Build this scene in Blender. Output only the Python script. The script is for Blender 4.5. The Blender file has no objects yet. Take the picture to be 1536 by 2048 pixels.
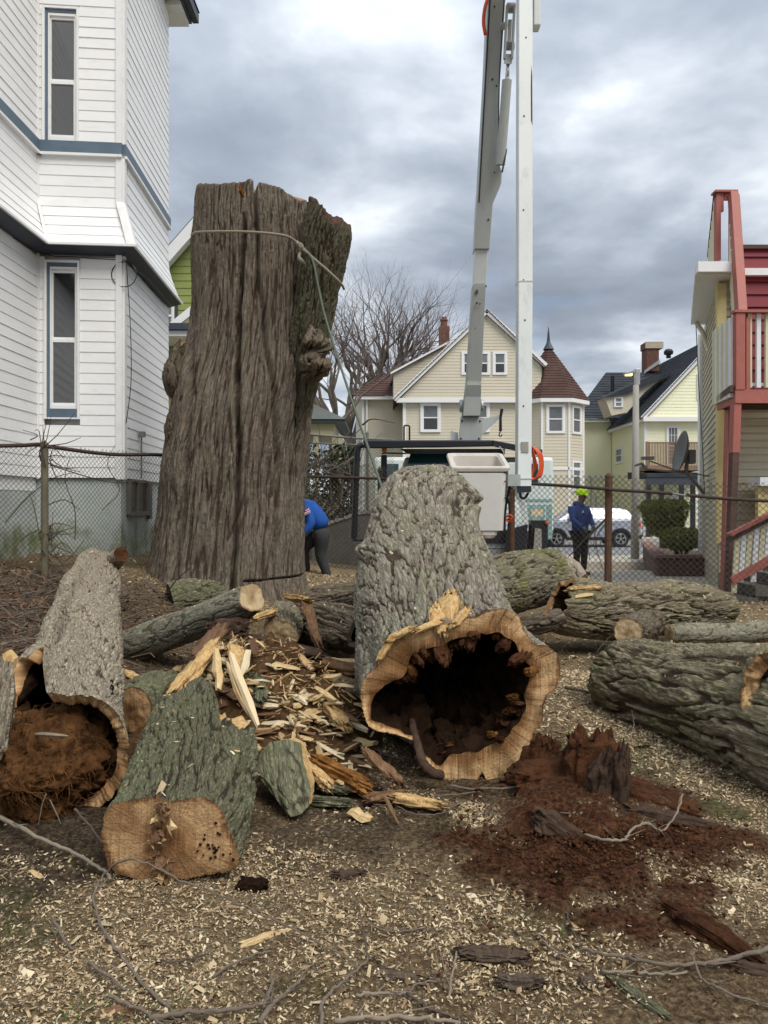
import bpy, bmesh, math, random
import numpy as np
from mathutils import Vector, Matrix

SC = bpy.context.scene
COL = SC.collection
random.seed(7)
RNG = np.random.default_rng(11)
F, CX, CY, CH = 1540.0, 768.0, 1012.0, 1.5      # focal length in photo pixels, principal column, horizon row, eye height

# ------------------------------------------------------------------ camera, sky, sun, exposure
cam = bpy.data.cameras.new('camera')
cam.sensor_fit = 'VERTICAL'; cam.sensor_height = 36.0; cam.lens = F / 2048.0 * 36.0
cam.shift_y = -12.0 / 2048.0
cam.clip_start = 0.05; cam.clip_end = 6000
camo = bpy.data.objects.new('camera', cam); COL.objects.link(camo)
camo.location = (0, 0, CH); camo.rotation_euler = (math.radians(90), 0, 0)
SC.camera = camo

SUN_EL, SUN_AZ = math.radians(54), math.radians(143)   # azimuth clockwise from +Y (north)
W = bpy.data.worlds.new('World'); SC.world = W; W.use_nodes = True
def build_world():
    nt = W.node_tree; nt.nodes.clear()
    def n(t, **k):
        o = nt.nodes.new(t)
        for a, b in k.items(): setattr(o, a, b)
        return o
    L = nt.links.new
    out = n('ShaderNodeOutputWorld'); bg = n('ShaderNodeBackground'); bg.inputs['Strength'].default_value = 0.1
    sky = n('ShaderNodeTexSky', sky_type='NISHITA', sun_disc=False, sun_elevation=SUN_EL, sun_rotation=SUN_AZ)
    sky.air_density = 1.0; sky.dust_density = 1.5
    tc = n('ShaderNodeTexCoord'); sep = n('ShaderNodeSeparateXYZ'); L(tc.outputs['Generated'], sep.inputs[0])
    def m(op, a, b=None, c=None, clamp=False):
        o = n('ShaderNodeMath', operation=op, use_clamp=clamp)
        for i, v in enumerate((a, b, c)):
            if v is None: continue
            if isinstance(v, (int, float)): o.inputs[i].default_value = v
            else: L(v, o.inputs[i])
        return o.outputs[0]
    zc = m('MAXIMUM', sep.outputs[2], 0.0)
    den = m('ADD', zc, 0.16)
    px = m('DIVIDE', sep.outputs[0], den); py = m('DIVIDE', sep.outputs[1], den)
    comb = n('ShaderNodeCombineXYZ'); L(px, comb.inputs[0]); L(py, comb.inputs[1])
    def noise(scale, detail, rough, dist, off=(0, 0, 0), sc=(1, 1, 1)):
        mp = n('ShaderNodeMapping'); mp.inputs['Location'].default_value = off; mp.inputs['Scale'].default_value = sc
        L(comb.outputs[0], mp.inputs[0])
        t = n('ShaderNodeTexNoise'); t.inputs['Scale'].default_value = scale; t.inputs['Detail'].default_value = detail
        t.inputs['Roughness'].default_value = rough; t.inputs['Distortion'].default_value = dist
        L(mp.outputs[0], t.inputs[0]); return t.outputs['Fac']
    big = noise(0.62, 4, 0.5, 0.35, (5.3, 3.1, 0)); mid = noise(1.7, 5, 0.5, 0.25, (7.3, 2.2, 0)); fine = noise(4.6, 5, 0.55, 0.2, (1.2, 9.1, 0))
    dens = m('ADD', m('MULTIPLY', big, 0.50), m('ADD', m('MULTIPLY', mid, 0.36), m('MULTIPLY', fine, 0.14)))
    # thick cloud = dark grey base, thin cloud = bright
    ramp = n('ShaderNodeValToRGB'); L(dens, ramp.inputs[0])
    e = ramp.color_ramp.elements
    e[0].position = 0.40; e[0].color = (0.64, 0.665, 0.69, 1)
    e[1].position = 0.62; e[1].color = (0.165, 0.19, 0.23, 1)
    for p, c in ((0.45, (0.43, 0.465, 0.51, 1)), (0.495, (0.30, 0.335, 0.385, 1)), (0.54, (0.225, 0.255, 0.305, 1))):
        k = e.new(p); k.color = c
    # the cloud deck brightens toward the zenith (overcast law) and in a pale band at the horizon
    zen = m('MULTIPLY_ADD', m('POWER', zc, 1.2), 1.05, 0.83)
    hor = m('POWER', m('SUBTRACT', 1.0, zc, clamp=True), 9.0)
    gain = m('MULTIPLY', m('MULTIPLY_ADD', hor, 0.55, zen), 10.0)
    vs = n('ShaderNodeVectorMath', operation='SCALE'); L(ramp.outputs[0], vs.inputs[0]); L(gain, vs.inputs['Scale'])
    # a few breaks low in the sky where the blue shows
    gap = noise(2.3, 4, 0.5, 0.3, (11.4, 4.5, 0))
    gm = m('MULTIPLY', m('SMOOTH_MIN', m('MULTIPLY', m('SUBTRACT', 0.40, gap), 12.0), 1.0, 0.1), 0.75, clamp=True)
    gm = m('MULTIPLY', gm, m('POWER', m('SUBTRACT', 1.0, zc, clamp=True), 3.0), clamp=True)
    gm = m('MAXIMUM', gm, 0.03)
    mix = n('ShaderNodeMixRGB'); L(gm, mix.inputs[0]); L(vs.outputs[0], mix.inputs[1]); L(sky.outputs[0], mix.inputs[2])
    L(mix.outputs[0], bg.inputs['Color']); L(bg.outputs[0], out.inputs[0])
build_world()

sl = bpy.data.lights.new('sun', 'SUN'); sl.energy = 1.9; sl.angle = math.radians(36); sl.color = (1.0, 0.95, 0.87)
so = bpy.data.objects.new('sun', sl); COL.objects.link(so)
_d = Vector((math.sin(SUN_AZ) * math.cos(SUN_EL), math.cos(SUN_AZ) * math.cos(SUN_EL), math.sin(SUN_EL)))
so.rotation_euler = _d.to_track_quat('Z', 'Y').to_euler()
so.location = (0, 0, 40)

vs_ = SC.view_settings
vs_.view_transform = 'Standard'; vs_.look = 'None'; vs_.exposure = 0.66; vs_.gamma = 1.0; vs_.use_curve_mapping = False
SC.render.engine = 'CYCLES'
SC.cycles.use_denoising = True
SC.cycles.max_bounces = 6; SC.cycles.diffuse_bounces = 3; SC.cycles.glossy_bounces = 3
SC.cycles.transparent_max_bounces = 8

# ------------------------------------------------------------------ helpers
def P(px, py, Y): return np.array([(px - CX) / F * Y, Y, CH - (py - CY) / F * Y])

_perm = np.random.default_rng(5).permutation(256); _perm = np.concatenate([_perm, _perm, _perm])
_g = np.random.default_rng(6).normal(size=(256, 3)); _g /= np.linalg.norm(_g, axis=1)[:, None]
def noise3(x, y, z, seed=0):
    x = np.asarray(x, float) + seed * 17.31; y = np.asarray(y, float) + seed * 5.77; z = np.asarray(z, float) + seed * 9.13
    x, y, z = np.broadcast_arrays(x, y, z)
    xi, yi, zi = np.floor(x).astype(int), np.floor(y).astype(int), np.floor(z).astype(int)
    xf, yf, zf = x - xi, y - yi, z - zi
    u, v, w = (t * t * t * (t * (t * 6 - 15) + 10) for t in (xf, yf, zf))
    r = 0
    for dx in (0, 1):
        for dy in (0, 1):
            for dz in (0, 1):
                h = _perm[_perm[_perm[(xi + dx) & 255] + ((yi + dy) & 255)] + ((zi + dz) & 255)]
                gr = _g[h]
                d = gr[..., 0] * (xf - dx) + gr[..., 1] * (yf - dy) + gr[..., 2] * (zf - dz)
                r = r + d * (u if dx else 1 - u) * (v if dy else 1 - v) * (w if dz else 1 - w)
    return r * 1.6
def fbm(x, y, z, seed=0, o=3):
    r, a, f = 0, 1.0, 1.0
    for i in range(o):
        r = r + a * noise3(x * f, y * f, z * f, seed + i * 3); a *= .5; f *= 2.03
    return r

BASE = {}
def tag(o, label=None, cat=None, group=None, kind=None):
    if label: o['label'] = label
    if cat: o['category'] = cat
    if group: o['group'] = group
    if kind: o['kind'] = kind
    return o
def thing(name, label, cat, loc=(0, 0, 0), group=None, kind=None):
    o = bpy.data.objects.new(name, None); COL.objects.link(o)
    o.empty_display_size = .1
    o.location = tuple(float(v) for v in loc); BASE[o.name] = np.array(loc, float)
    return tag(o, label, cat, group, kind)
def mesh_data(name, V, faces, mats=None, smooth=False, attrs=None, uv=None, fmat=None):
    me = bpy.data.meshes.new(name)
    V = np.asarray(V, np.float32)
    if isinstance(faces, np.ndarray): faces = [faces]
    if len(faces) and isinstance(faces[0], np.ndarray):
        faces = [f for f in faces if len(f)]
        nl = sum(f.size for f in faces); nf = sum(len(f) for f in faces)
        me.vertices.add(len(V)); me.vertices.foreach_set('co', V.ravel())
        me.loops.add(nl); me.loops.foreach_set('vertex_index', np.concatenate([f.ravel() for f in faces]).astype(np.int32))
        me.polygons.add(nf)
        cnt = np.concatenate([np.full(len(f), f.shape[1]) for f in faces]); st = np.concatenate([[0], np.cumsum(cnt)[:-1]])
        me.polygons.foreach_set('loop_start', st.astype(np.int32))
        me.update(calc_edges=True)
    else:
        me.from_pydata([tuple(map(float, v)) for v in V], [], [tuple(map(int, f)) for f in faces]); me.update()
    if smooth: me.polygons.foreach_set('use_smooth', np.ones(len(me.polygons), bool))
    if attrs:
        for k, a in attrs.items():
            a = np.asarray(a, np.float32)
            at = me.attributes.new(k, 'FLOAT', 'POINT'); at.data.foreach_set('value', a.ravel())
    if uv is not None:
        l = me.uv_layers.new(name='uv'); vi = np.empty(len(me.loops), np.int32); me.loops.foreach_get('vertex_index', vi)
        l.data.foreach_set('uv', np.asarray(uv, np.float32)[vi].ravel())
    for m in (mats if isinstance(mats, (list, tuple)) else [mats]):
        if m: me.materials.append(m)
    if fmat is not None: me.polygons.foreach_set('material_index', np.asarray(fmat, np.int32))
    me.validate()
    return me
def link(name, me, parent=None):
    o = bpy.data.objects.new(name, me); COL.objects.link(o)
    if parent is not None: o.parent = parent
    return o
def mk(name, V, faces, mats=None, parent=None, **k):
    V = np.asarray(V, float)
    if parent is not None:
        b = BASE[parent.name]; V = V - b
    o = link(name, mesh_data(name, V, faces, mats, **k), parent)
    BASE[o.name] = BASE[parent.name] if parent is not None else np.zeros(3)
    return o
def unit(v): v = np.asarray(v, float); return v / (np.linalg.norm(v) + 1e-12)

class MB:
    """collects boxes, tubes and prisms; build() links them as ONE mesh object"""
    def __init__(s): s.V = []; s.Fq = []; s.n = 0
    def add(s, V, Fc):
        V = np.asarray(V, float)
        s.V.append(V); s.Fq += [tuple(i + s.n for i in f) for f in Fc]; s.n += len(V); return s
    BF = ((0, 3, 2, 1), (4, 5, 6, 7), (0, 1, 5, 4), (1, 2, 6, 5), (2, 3, 7, 6), (3, 0, 4, 7))
    def box(s, a, b):
        x0, y0, z0 = a; x1, y1, z1 = b
        x0, x1 = min(x0, x1), max(x0, x1); y0, y1 = min(y0, y1), max(y0, y1); z0, z1 = min(z0, z1), max(z0, z1)
        return s.add([(x0, y0, z0), (x1, y0, z0), (x1, y1, z0), (x0, y1, z0), (x0, y0, z1), (x1, y0, z1), (x1, y1, z1), (x0, y1, z1)], s.BF)
    def hexa(s, pts): return s.add(pts, s.BF)     # bottom four (ccw from above), top four
    def beam(s, a, b, w, h, up=(0, 0, 1)):
        a = np.asarray(a, float); b = np.asarray(b, float); d = unit(b - a)
        r = np.cross(d, up)
        if np.linalg.norm(r) < 1e-4: r = np.cross(d, (0, 1, 0))
        r = unit(r) * w / 2; u = unit(np.cross(r, d)) * h / 2
        return s.add([a - r - u, a + r - u, b + r - u, b - r - u, a - r + u, a + r + u, b + r + u, b - r + u], s.BF)
    def tube(s, pts, rad, n=6, cap=True):
        pts = np.asarray(pts, float); k = len(pts)
        rad = np.full(k, rad) if np.isscalar(rad) else np.asarray(rad, float)
        T = np.gradient(pts, axis=0); T /= (np.linalg.norm(T, axis=1)[:, None] + 1e-9)
        ref = np.array([0, 0, 1.]) if abs(T[0][2]) < .9 else np.array([1., 0, 0])
        vs = []
        r = unit(np.cross(T[0], ref))
        for i in range(k):
            r = r - T[i] * np.dot(r, T[i]); r = unit(r); u = np.cross(T[i], r)
            a = np.arange(n) / n * 2 * math.pi
            vs.append(pts[i] + rad[i] * (np.cos(a)[:, None] * r + np.sin(a)[:, None] * u))
        Fc = []
        for i in range(k - 1):
            for j in range(n):
                j2 = (j + 1) % n
                Fc.append((i * n + j, i * n + j2, (i + 1) * n + j2, (i + 1) * n + j))
        if cap: Fc.append(tuple(range(n - 1, -1, -1))); Fc.append(tuple((k - 1) * n + j for j in range(n)))
        return s.add(np.concatenate(vs), Fc)
    def prism(s, poly, vec):
        """closed polygon (list of 3D points) swept along vec"""
        p = np.asarray(poly, float); n = len(p); q = p + np.asarray(vec, float)
        Fc = [tuple(range(n - 1, -1, -1)), tuple(range(n, 2 * n))] + [(i, (i + 1) % n, n + (i + 1) % n, n + i) for i in range(n)]
        return s.add(np.concatenate([p, q]), Fc)
    def lathe(s, c, axis, prof, n=20):
        """profile of (r, along) pairs spun round an axis"""
        ax = unit(axis); ref = np.array([0, 0, 1.]) if abs(ax[2]) < .9 else np.array([1., 0, 0])
        r = unit(np.cross(ax, ref)); u = np.cross(ax, r); c = np.asarray(c, float)
        a = np.arange(n) / n * 2 * math.pi; V = []
        for (rr, h) in prof: V.append(c + ax * h + rr * (np.cos(a)[:, None] * r + np.sin(a)[:, None] * u))
        Fc = []
        for i in range(len(prof) - 1):
            for j in range(n): Fc.append((i * n + j, i * n + (j + 1) % n, (i + 1) * n + (j + 1) % n, (i + 1) * n + j))
        Fc.append(tuple(range(n - 1, -1, -1))); Fc.append(tuple((len(prof) - 1) * n + j for j in range(n)))
        return s.add(np.concatenate(V), Fc)
    def build(s, name, mat, parent=None, smooth=False, bevel=0):
        o = mk(name, np.concatenate(s.V), s.Fq, mat, parent, smooth=smooth)
        if bevel:
            b = o.modifiers.new('bevel', 'BEVEL'); b.width = bevel; b.segments = 2; b.limit_method = 'ANGLE'; b.angle_limit = math.radians(40)
        return o
def spline(pts, n):
    """Catmull-Rom through the points, n samples"""
    p = np.asarray(pts, float); k = len(p)
    if k == 2: return p[0] + (p[1] - p[0]) * np.linspace(0, 1, n)[:, None]
    q = np.concatenate([[2 * p[0] - p[1]], p, [2 * p[-1] - p[-2]]])
    t = np.linspace(0, k - 1 - 1e-9, n); i = t.astype(int); f = (t - i)
    f = f.reshape((-1,) + (1,) * (p.ndim - 1))
    a, b, c, d = q[i], q[i + 1], q[i + 2], q[i + 3]
    return .5 * (2 * b + (c - a) * f + (2 * a - 5 * b + 4 * c - d) * f ** 2 + (3 * b - a - 3 * c + d) * f ** 3)
def grid_faces(M, N, wrap=True, flip=False):
    i = np.arange(M - 1)[:, None]; j = np.arange(N if wrap else N - 1)[None, :]; j2 = (j + 1) % N
    q = np.stack([i * N + j, i * N + j2, (i + 1) * N + j2, (i + 1) * N + j], -1).reshape(-1, 4)
    return q[:, ::-1].copy() if flip else q

# ------------------------------------------------------------------ materials
class NT:
    def __init__(s, name):
        s.m = bpy.data.materials.new(name); s.m.use_nodes = True; s.t = s.m.node_tree
        s.b = s.t.nodes['Principled BSDF']
    def n(s, t, **k):
        o = s.t.nodes.new(t)
        for a, b in k.items(): setattr(o, a, b)
        return o
    def L(s, a, b): s.t.links.new(a, b)
    def val(s, sock, v):
        if isinstance(v, bpy.types.NodeSocket): s.L(v, sock)
        elif isinstance(v, (tuple, list)) and len(v) == 3 and sock.type == 'RGBA': sock.default_value = (*v, 1)
        else: sock.default_value = v
    def math(s, op, a, b=None, c=None, clamp=False):
        o = s.n('ShaderNodeMath', operation=op, use_clamp=clamp)
        for i, v in enumerate((a, b, c)):
            if v is not None: s.val(o.inputs[i], v)
        return o.outputs[0]
    def mix(s, f, a, b):
        o = s.n('ShaderNodeMixRGB'); s.val(o.inputs[0], f); s.val(o.inputs[1], a); s.val(o.inputs[2], b); return o.outputs[0]
    def coord(s, kind='Object', scale=(1, 1, 1), rot=(0, 0, 0)):
        if kind == 'UV': c = s.n('ShaderNodeUVMap'); c.uv_map = 'uv'; o = c.outputs[0]
        elif kind == 'Pos': o = s.n('ShaderNodeNewGeometry').outputs['Position']
        else: o = s.n('ShaderNodeTexCoord').outputs[kind]
        mp = s.n('ShaderNodeMapping'); mp.inputs['Scale'].default_value = scale; mp.inputs['Rotation'].default_value = rot
        s.L(o, mp.inputs[0]); return mp.outputs[0]
    def noise(s, vec, scale, detail=4, rough=.55, dist=0):
        t = s.n('ShaderNodeTexNoise'); s.L(vec, t.inputs[0]); t.inputs['Scale'].default_value = scale
        t.inputs['Detail'].default_value = detail; t.inputs['Roughness'].default_value = rough; t.inputs['Distortion'].default_value = dist
        return t.outputs['Fac']
    def ramp(s, f, stops):
        r = s.n('ShaderNodeValToRGB'); s.L(f, r.inputs[0]); e = r.color_ramp.elements
        while len(e) > 1: e.remove(e[-1])
        for i, (p, c) in enumerate(stops):
            k = e[0] if i == 0 else e.new(p)
            k.position = p; k.color = (*c, 1) if len(c) == 3 else c
        return r.outputs[0]
    def step(s, f, a, b):
        o = s.n('ShaderNodeMapRange', interpolation_type='SMOOTHSTEP'); s.val(o.inputs[0], f)
        o.inputs[1].default_value = a; o.inputs[2].default_value = b; return o.outputs[0]
    def attr(s, name):
        a = s.n('ShaderNodeAttribute', attribute_name=name); return a.outputs['Fac']
    def bump(s, h, dist, strength=1.0):
        b = s.n('ShaderNodeBump'); b.inputs['Strength'].default_value = strength; b.inputs['Distance'].default_value = dist
        s.L(h, b.inputs['Height']); s.L(b.outputs[0], s.b.inputs['Normal'])
    def done(s, col=None, rough=None, metal=None, spec=None):
        if col is not None: s.val(s.b.inputs['Base Color'], col)
        if rough is not None: s.val(s.b.inputs['Roughness'], rough)
        if metal is not None: s.val(s.b.inputs['Metallic'], metal)
        if spec is not None: s.val(s.b.inputs['Specular IOR Level'], spec)
        return s.m
def plain(name, col, rough=.6, var=.12, scale=6, metal=0, bump=.0, spec=.4, dirt=None, dirt_amt=.5, coord='Object', stretch=(1, 1, 1)):
    """painted or raw surface with slow colour variation, optional dirt blotches"""
    k = NT(name); c = k.coord(coord, stretch)
    f = k.noise(c, scale, 5, .6)
    a = tuple(max(0, v * (1 - var)) for v in col); b = tuple(min(1, v * (1 + var)) for v in col)
    cc = k.ramp(f, ((.25, a), (.75, b)))
    if dirt:
        d = k.noise(c, scale * 2.7, 6, .7, .4)
        cc = k.mix(k.math('MULTIPLY', k.step(d, .52, .72), dirt_amt), cc, dirt)
    r = k.math('MULTIPLY_ADD', f, .2, rough - .1)
    if bump: k.bump(k.noise(c, scale * 8, 4, .6), bump)
    return k.done(cc, r, metal, spec)
M = {}
M['white_siding'] = plain('white_siding', (.82, .82, .815), .45, .04, 1.3, dirt=(.6, .59, .53), dirt_amt=.3, stretch=(1, 1, 3))
M['white_trim'] = plain('white_trim', (.79, .79, .78), .4, .05, 3, dirt=(.5, .48, .42), dirt_amt=.3)
M['blue_trim'] = plain('blue_trim', (.10, .145, .19), .5, .15, 4)
M['dark_trim'] = plain('dark_trim', (.045, .055, .075), .5, .2, 4)
M['glass'] = plain('glass', (.012, .014, .016), .11, .3, 2, spec=1.0); M['glass'].node_tree.nodes['Principled BSDF'].inputs['IOR'].default_value = 1.9
M['pale_glass'] = plain('pale_glass', (.16, .18, .19), .1, .3, 1.5, spec=.7)
M['blind'] = plain('blind', (.13, .135, .14), .3, .2, 3, spec=.6)
M['screen'] = plain('screen', (.05, .052, .055), .35, .25, 9, spec=.4)
def foundation():
    k = NT('foundation'); c = k.coord('Pos')
    f = k.noise(c, 2.2, 6, .65); z = k.n('ShaderNodeSeparateXYZ'); k.L(c, z.inputs[0])
    base = k.ramp(f, ((.3, (.37, .41, .39)), (.7, (.50, .54, .52))))
    mz = k.math('ADD', k.step(k.math('MULTIPLY', z.outputs[2], -1), -1.65, -1.05), k.math('MULTIPLY_ADD', f, 2.4, -1.5))
    moss = k.mix(k.step(mz, .35, 1.0), base, (.14, .165, .065))
    k.bump(k.noise(c, 30, 4, .6), .01); return k.done(moss, .9, spec=.2)
M['foundation'] = foundation()
M['concrete'] = plain('concrete', (.36, .35, .32), .9, .18, 3, bump=.01, dirt=(.18, .17, .14))
M['wall_concrete'] = plain('wall_concrete', (.17, .16, .14), .9, .3, 2.5, bump=.012, dirt=(.09, .09, .06), dirt_amt=.7)
M['tan_vinyl'] = plain('tan_vinyl', (.60, .545, .425), .5, .06, .6)
M['tan_vinyl_right'] = plain('tan_vinyl_right', (.47, .42, .30), .55, .08, 1.5, dirt=(.28, .25, .18), dirt_amt=.35)
M['yellow_vinyl'] = plain('yellow_vinyl', (.84, .84, .60), .5, .05, .6)
M['green_vinyl'] = plain('green_vinyl', (.25, .29, .085), .5, .08, 1)
M['far_trim'] = plain('far_trim', (.78, .78, .77), .5, .04, 1)
def shingle(name, a, b):
    k = NT(name); c = k.coord('Pos')
    v = k.n('ShaderNodeTexVoronoi'); v.inputs['Scale'].default_value = 5; k.L(c, v.inputs[0])
    f = k.math('ADD', k.math('MULTIPLY', k.noise(c, 1.1, 5, .6), .6), k.math('MULTIPLY', k.noise(c, 14, 2, .5), .4))
    return k.done(k.ramp(f, ((.35, a), (.65, b))), .9, spec=.2)
M['brown_shingle'] = shingle('brown_shingle', (.062, .033, .028), (.105, .062, .052))
M['dark_shingle'] = shingle('dark_shingle', (.028, .033, .042), (.055, .06, .07))
M['grey_shingle'] = shingle('grey_shingle', (.09, .10, .10), (.14, .16, .155))
M['brick'] = plain('brick', (.155, .072, .052), .9, .35, 5, dirt=(.36, .27, .2), dirt_amt=.5)
M['stone_cap'] = plain('stone_cap', (.42, .36, .27), .9, .15, 5)
M['red_paint'] = plain('red_paint', (.36, .115, .09), .6, .12, 5, dirt=(.45, .20, .16), dirt_amt=.4)
M['dark_red_paint'] = plain('dark_red_paint', (.085, .045, .035), .75, .35, 7, dirt=(.2, .09, .07), dirt_amt=.5)
M['cream_paint'] = plain('cream_paint', (.62, .58, .40), .6, .08, 5, dirt=(.5, .45, .3))
M['yellow_paint'] = plain('yellow_paint', (.62, .52, .24), .6, .08, 5, dirt=(.45, .38, .2))
M['white_paint'] = plain('white_paint', (.72, .74, .77), .5, .06, 5, dirt=(.5, .5, .48))
M['crimson'] = plain('crimson', (.20, .012, .022), .5, .15, 3)
M['brown_wood'] = plain('brown_wood', (.25, .16, .10), .8, .2, 5)
M['grey_wood'] = plain('grey_wood', (.13, .12, .105), .9, .25, 6, bump=.01)
M['boom_grey'] = plain('boom_grey', (.38, .40, .38), .4, .05, 3, dirt=(.27, .28, .26), dirt_amt=.4, stretch=(1, 1, .3))
M['boom_white'] = plain('boom_white', (.62, .65, .63), .35, .06, 2.5, dirt=(.42, .44, .41), dirt_amt=.5, stretch=(1, 1, .4))
M['bucket'] = plain('bucket', (.56, .545, .505), .5, .06, 2.5, dirt=(.44, .42, .37), dirt_amt=.35)
M['bucket_liner'] = plain('bucket_liner', (.56, .515, .45), .5, .08, 5, dirt=(.4, .36, .3))
M['steel'] = plain('steel', (.42, .43, .43), .4, .15, 8, metal=.6)
M['chrome'] = plain('chrome', (.7, .7, .72), .15, .05, 4, metal=1)
M['black_paint'] = plain('black_paint', (.012, .014, .020), .4, .3, 4, dirt=(.04, .04, .045), dirt_amt=.5)
M['rubber'] = plain('rubber', (.016, .016, .017), .8, .3, 8)
M['rust'] = plain('rust', (.10, .052, .03), .9, .4, 12, bump=.004, dirt=(.17, .085, .045), dirt_amt=.8)
M['rust_dark'] = plain('rust_dark', (.055, .038, .03), .9, .4, 14, bump=.004, dirt=(.12, .065, .04), dirt_amt=.7)
M['galv'] = plain('galv', (.20, .195, .175), .7, .2, 12, metal=.3, dirt=(.12, .085, .06), dirt_amt=.7)
M['old_post'] = plain('old_post', (.13, .115, .075), .8, .3, 9, dirt=(.07, .05, .04), dirt_amt=.8)
M['wire'] = plain('wire', (.075, .065, .055), .75, .3, 20, metal=.2)
M['wire_light'] = plain('wire_light', (.16, .155, .14), .65, .25, 20, metal=.3)
M['orange'] = plain('orange', (.62, .09, .025), .5, .15, 6)
M['amber'] = plain('amber', (.85, .35, .03), .3, .1, 6)
M['teal'] = plain('teal', (.24, .37, .35), .5, .15, 2)
M['van_white'] = plain('van_white', (.60, .66, .64), .4, .06, 2)
M['car_silver'] = plain('car_silver', (.40, .43, .50), .25, .03, 1, metal=.4, spec=.6)
M['tail_red'] = plain('tail_red', (.5, .02, .025), .25, .1, 6)
M['asphalt'] = plain('asphalt', (.20, .20, .205), .9, .15, 1.2, bump=.006)
M['pavement'] = plain('pavement', (.42, .375, .31), .9, .14, 1.5, bump=.006, dirt=(.22, .2, .16), dirt_amt=.5)
M['planter'] = plain('planter', (.095, .055, .048), .9, .25, 5, bump=.008, dirt=(.2, .15, .13), dirt_amt=.5)
M['planter_cap'] = plain('planter_cap', (.22, .12, .10), .9, .2, 5, bump=.008)
M['dish'] = plain('dish', (.16, .16, .155), .6, .12, 6, dirt=(.1, .1, .095))
M['lamp_pole'] = plain('lamp_pole', (.30, .29, .26), .8, .12, 3)
M['hi_vis'] = plain('hi_vis', (.55, .85, .02), .4, .06, 5)
M['blue_cloth'] = plain('blue_cloth', (.02, .055, .20), .85, .25, 12, bump=.008)
M['bright_blue'] = plain('bright_blue', (.012, .085, .36), .85, .25, 12, bump=.008)
M['black_cloth'] = plain('black_cloth', (.018, .018, .021), .9, .3, 12, bump=.006)
M['grey_cloth'] = plain('grey_cloth', (.04, .042, .045), .9, .25, 12, bump=.006)
M['skin'] = plain('skin', (.22, .115, .075), .6, .1, 10)
M['glove'] = plain('glove', (.10, .095, .085), .8, .3, 12)
M['boot'] = plain('boot', (.10, .05, .03), .8, .3, 12)
M['boot_purple'] = plain('boot_purple', (.035, .022, .035), .8, .3, 12)
M['rope'] = plain('rope', (.27, .235, .175), .9, .2, 60, bump=.004)
M['rope_green'] = plain('rope_green', (.10, .12, .09), .9, .2, 60)
M['twig'] = plain('twig', (.135, .105, .078), .9, .25, 14, dirt=(.3, .26, .2), dirt_amt=.5)
M['twig_dark'] = plain('twig_dark', (.085, .062, .048), .9, .3, 14)
M['twig_pale'] = plain('twig_pale', (.21, .17, .125), .9, .2, 14)
M['tree_bark'] = plain('tree_bark', (.115, .092, .075), .95, .3, 3, dirt=(.13, .135, .085), dirt_amt=.5)
M['tree_twig'] = plain('tree_twig', (.14, .11, .10), .95, .2, 3)
M['hedge_leaf'] = plain('hedge_leaf', (.18, .195, .05), .7, .45, 7, spec=.2)
M['ivy_leaf'] = plain('ivy_leaf', (.035, .05, .02), .7, .45, 4, spec=.2)
M['grass'] = plain('grass', (.075, .125, .025), .8, .35, 3, spec=.2)
M['far_leaf'] = plain('far_leaf', (.05, .06, .03), .8, .4, 2, spec=.2)

def bark_mat(name, plate, plate2, furrow, lichen, lich_amt=.4, moss=(.10, .115, .03), moss_amt=.25, fine=(60, 14), bumpd=.012, ls=2.2):
    k = NT(name); uvf = k.coord('UV', (fine[0], fine[1], 1)); uvc = k.coord('UV', (1, 1, 1)); pos = k.coord('Pos')
    h = k.attr('h'); n1 = k.noise(uvf, 1.0, 6, .7, .6); n2 = k.noise(pos, ls, 5, .6, .4); n3 = k.noise(pos, ls * 1.9, 6, .7, .3)
    n4 = k.noise(uvc, 24, 5, .7)
    wv = k.n('ShaderNodeVectorMath', operation='MULTIPLY_ADD'); nz = k.n('ShaderNodeTexNoise'); nz.inputs['Scale'].default_value = 1.6; nz.inputs['Detail'].default_value = 4; k.L(uvf, nz.inputs[0])
    k.L(nz.outputs['Color'], wv.inputs[0]); wv.inputs[1].default_value = (2.6, 2.6, 0); k.L(uvf, wv.inputs[2])
    v = k.n('ShaderNodeTexVoronoi', feature='DISTANCE_TO_EDGE'); v.inputs['Scale'].default_value = .85; k.L(wv.outputs[0], v.inputs[0])
    crack = k.step(v.outputs['Distance'], .0, .16)
    pc = k.mix(k.step(n1, .3, .7), plate, plate2)
    lf = k.math('MULTIPLY', k.math('MULTIPLY', k.step(n2, .42, .62), lich_amt), k.step(n4, .3, .55))
    pc = k.mix(lf, pc, lichen)
    mf = k.math('MULTIPLY', k.step(n3, .5, .68), moss_amt)
    pc = k.mix(mf, pc, moss)
    hm = k.math('ADD', h, k.math('MULTIPLY_ADD', n1, .5, -.25))
    cc = k.mix(k.step(hm, .08, .5), furrow, pc)
    cc = k.mix(k.math('MULTIPLY_ADD', crack, .34, .66), furrow, cc)
    k.bump(k.math('ADD', k.math('MULTIPLY', crack, .4), k.math('ADD', n1, k.math('MULTIPLY', k.noise(uvf, 3.1, 3, .6), .4))), bumpd * 1.5)
    return k.done(cc, .92, spec=.15)
M['bark_trunk'] = bark_mat('bark_trunk', (0.178, 0.138, 0.106), (0.262, 0.217, 0.171), (0.085, 0.059, 0.043), (0.215, 0.217, 0.143), .22, (0.134, 0.135, 0.057), .22, (55, 5), .014)
M['bark_hero'] = bark_mat('bark_hero', (0.255, 0.220, 0.172), (0.370, 0.323, 0.257), (0.076, 0.056, 0.040), (0.300, 0.308, 0.215), .6, (0.205, 0.222, 0.081), .3, (46, 9), .013)
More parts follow.
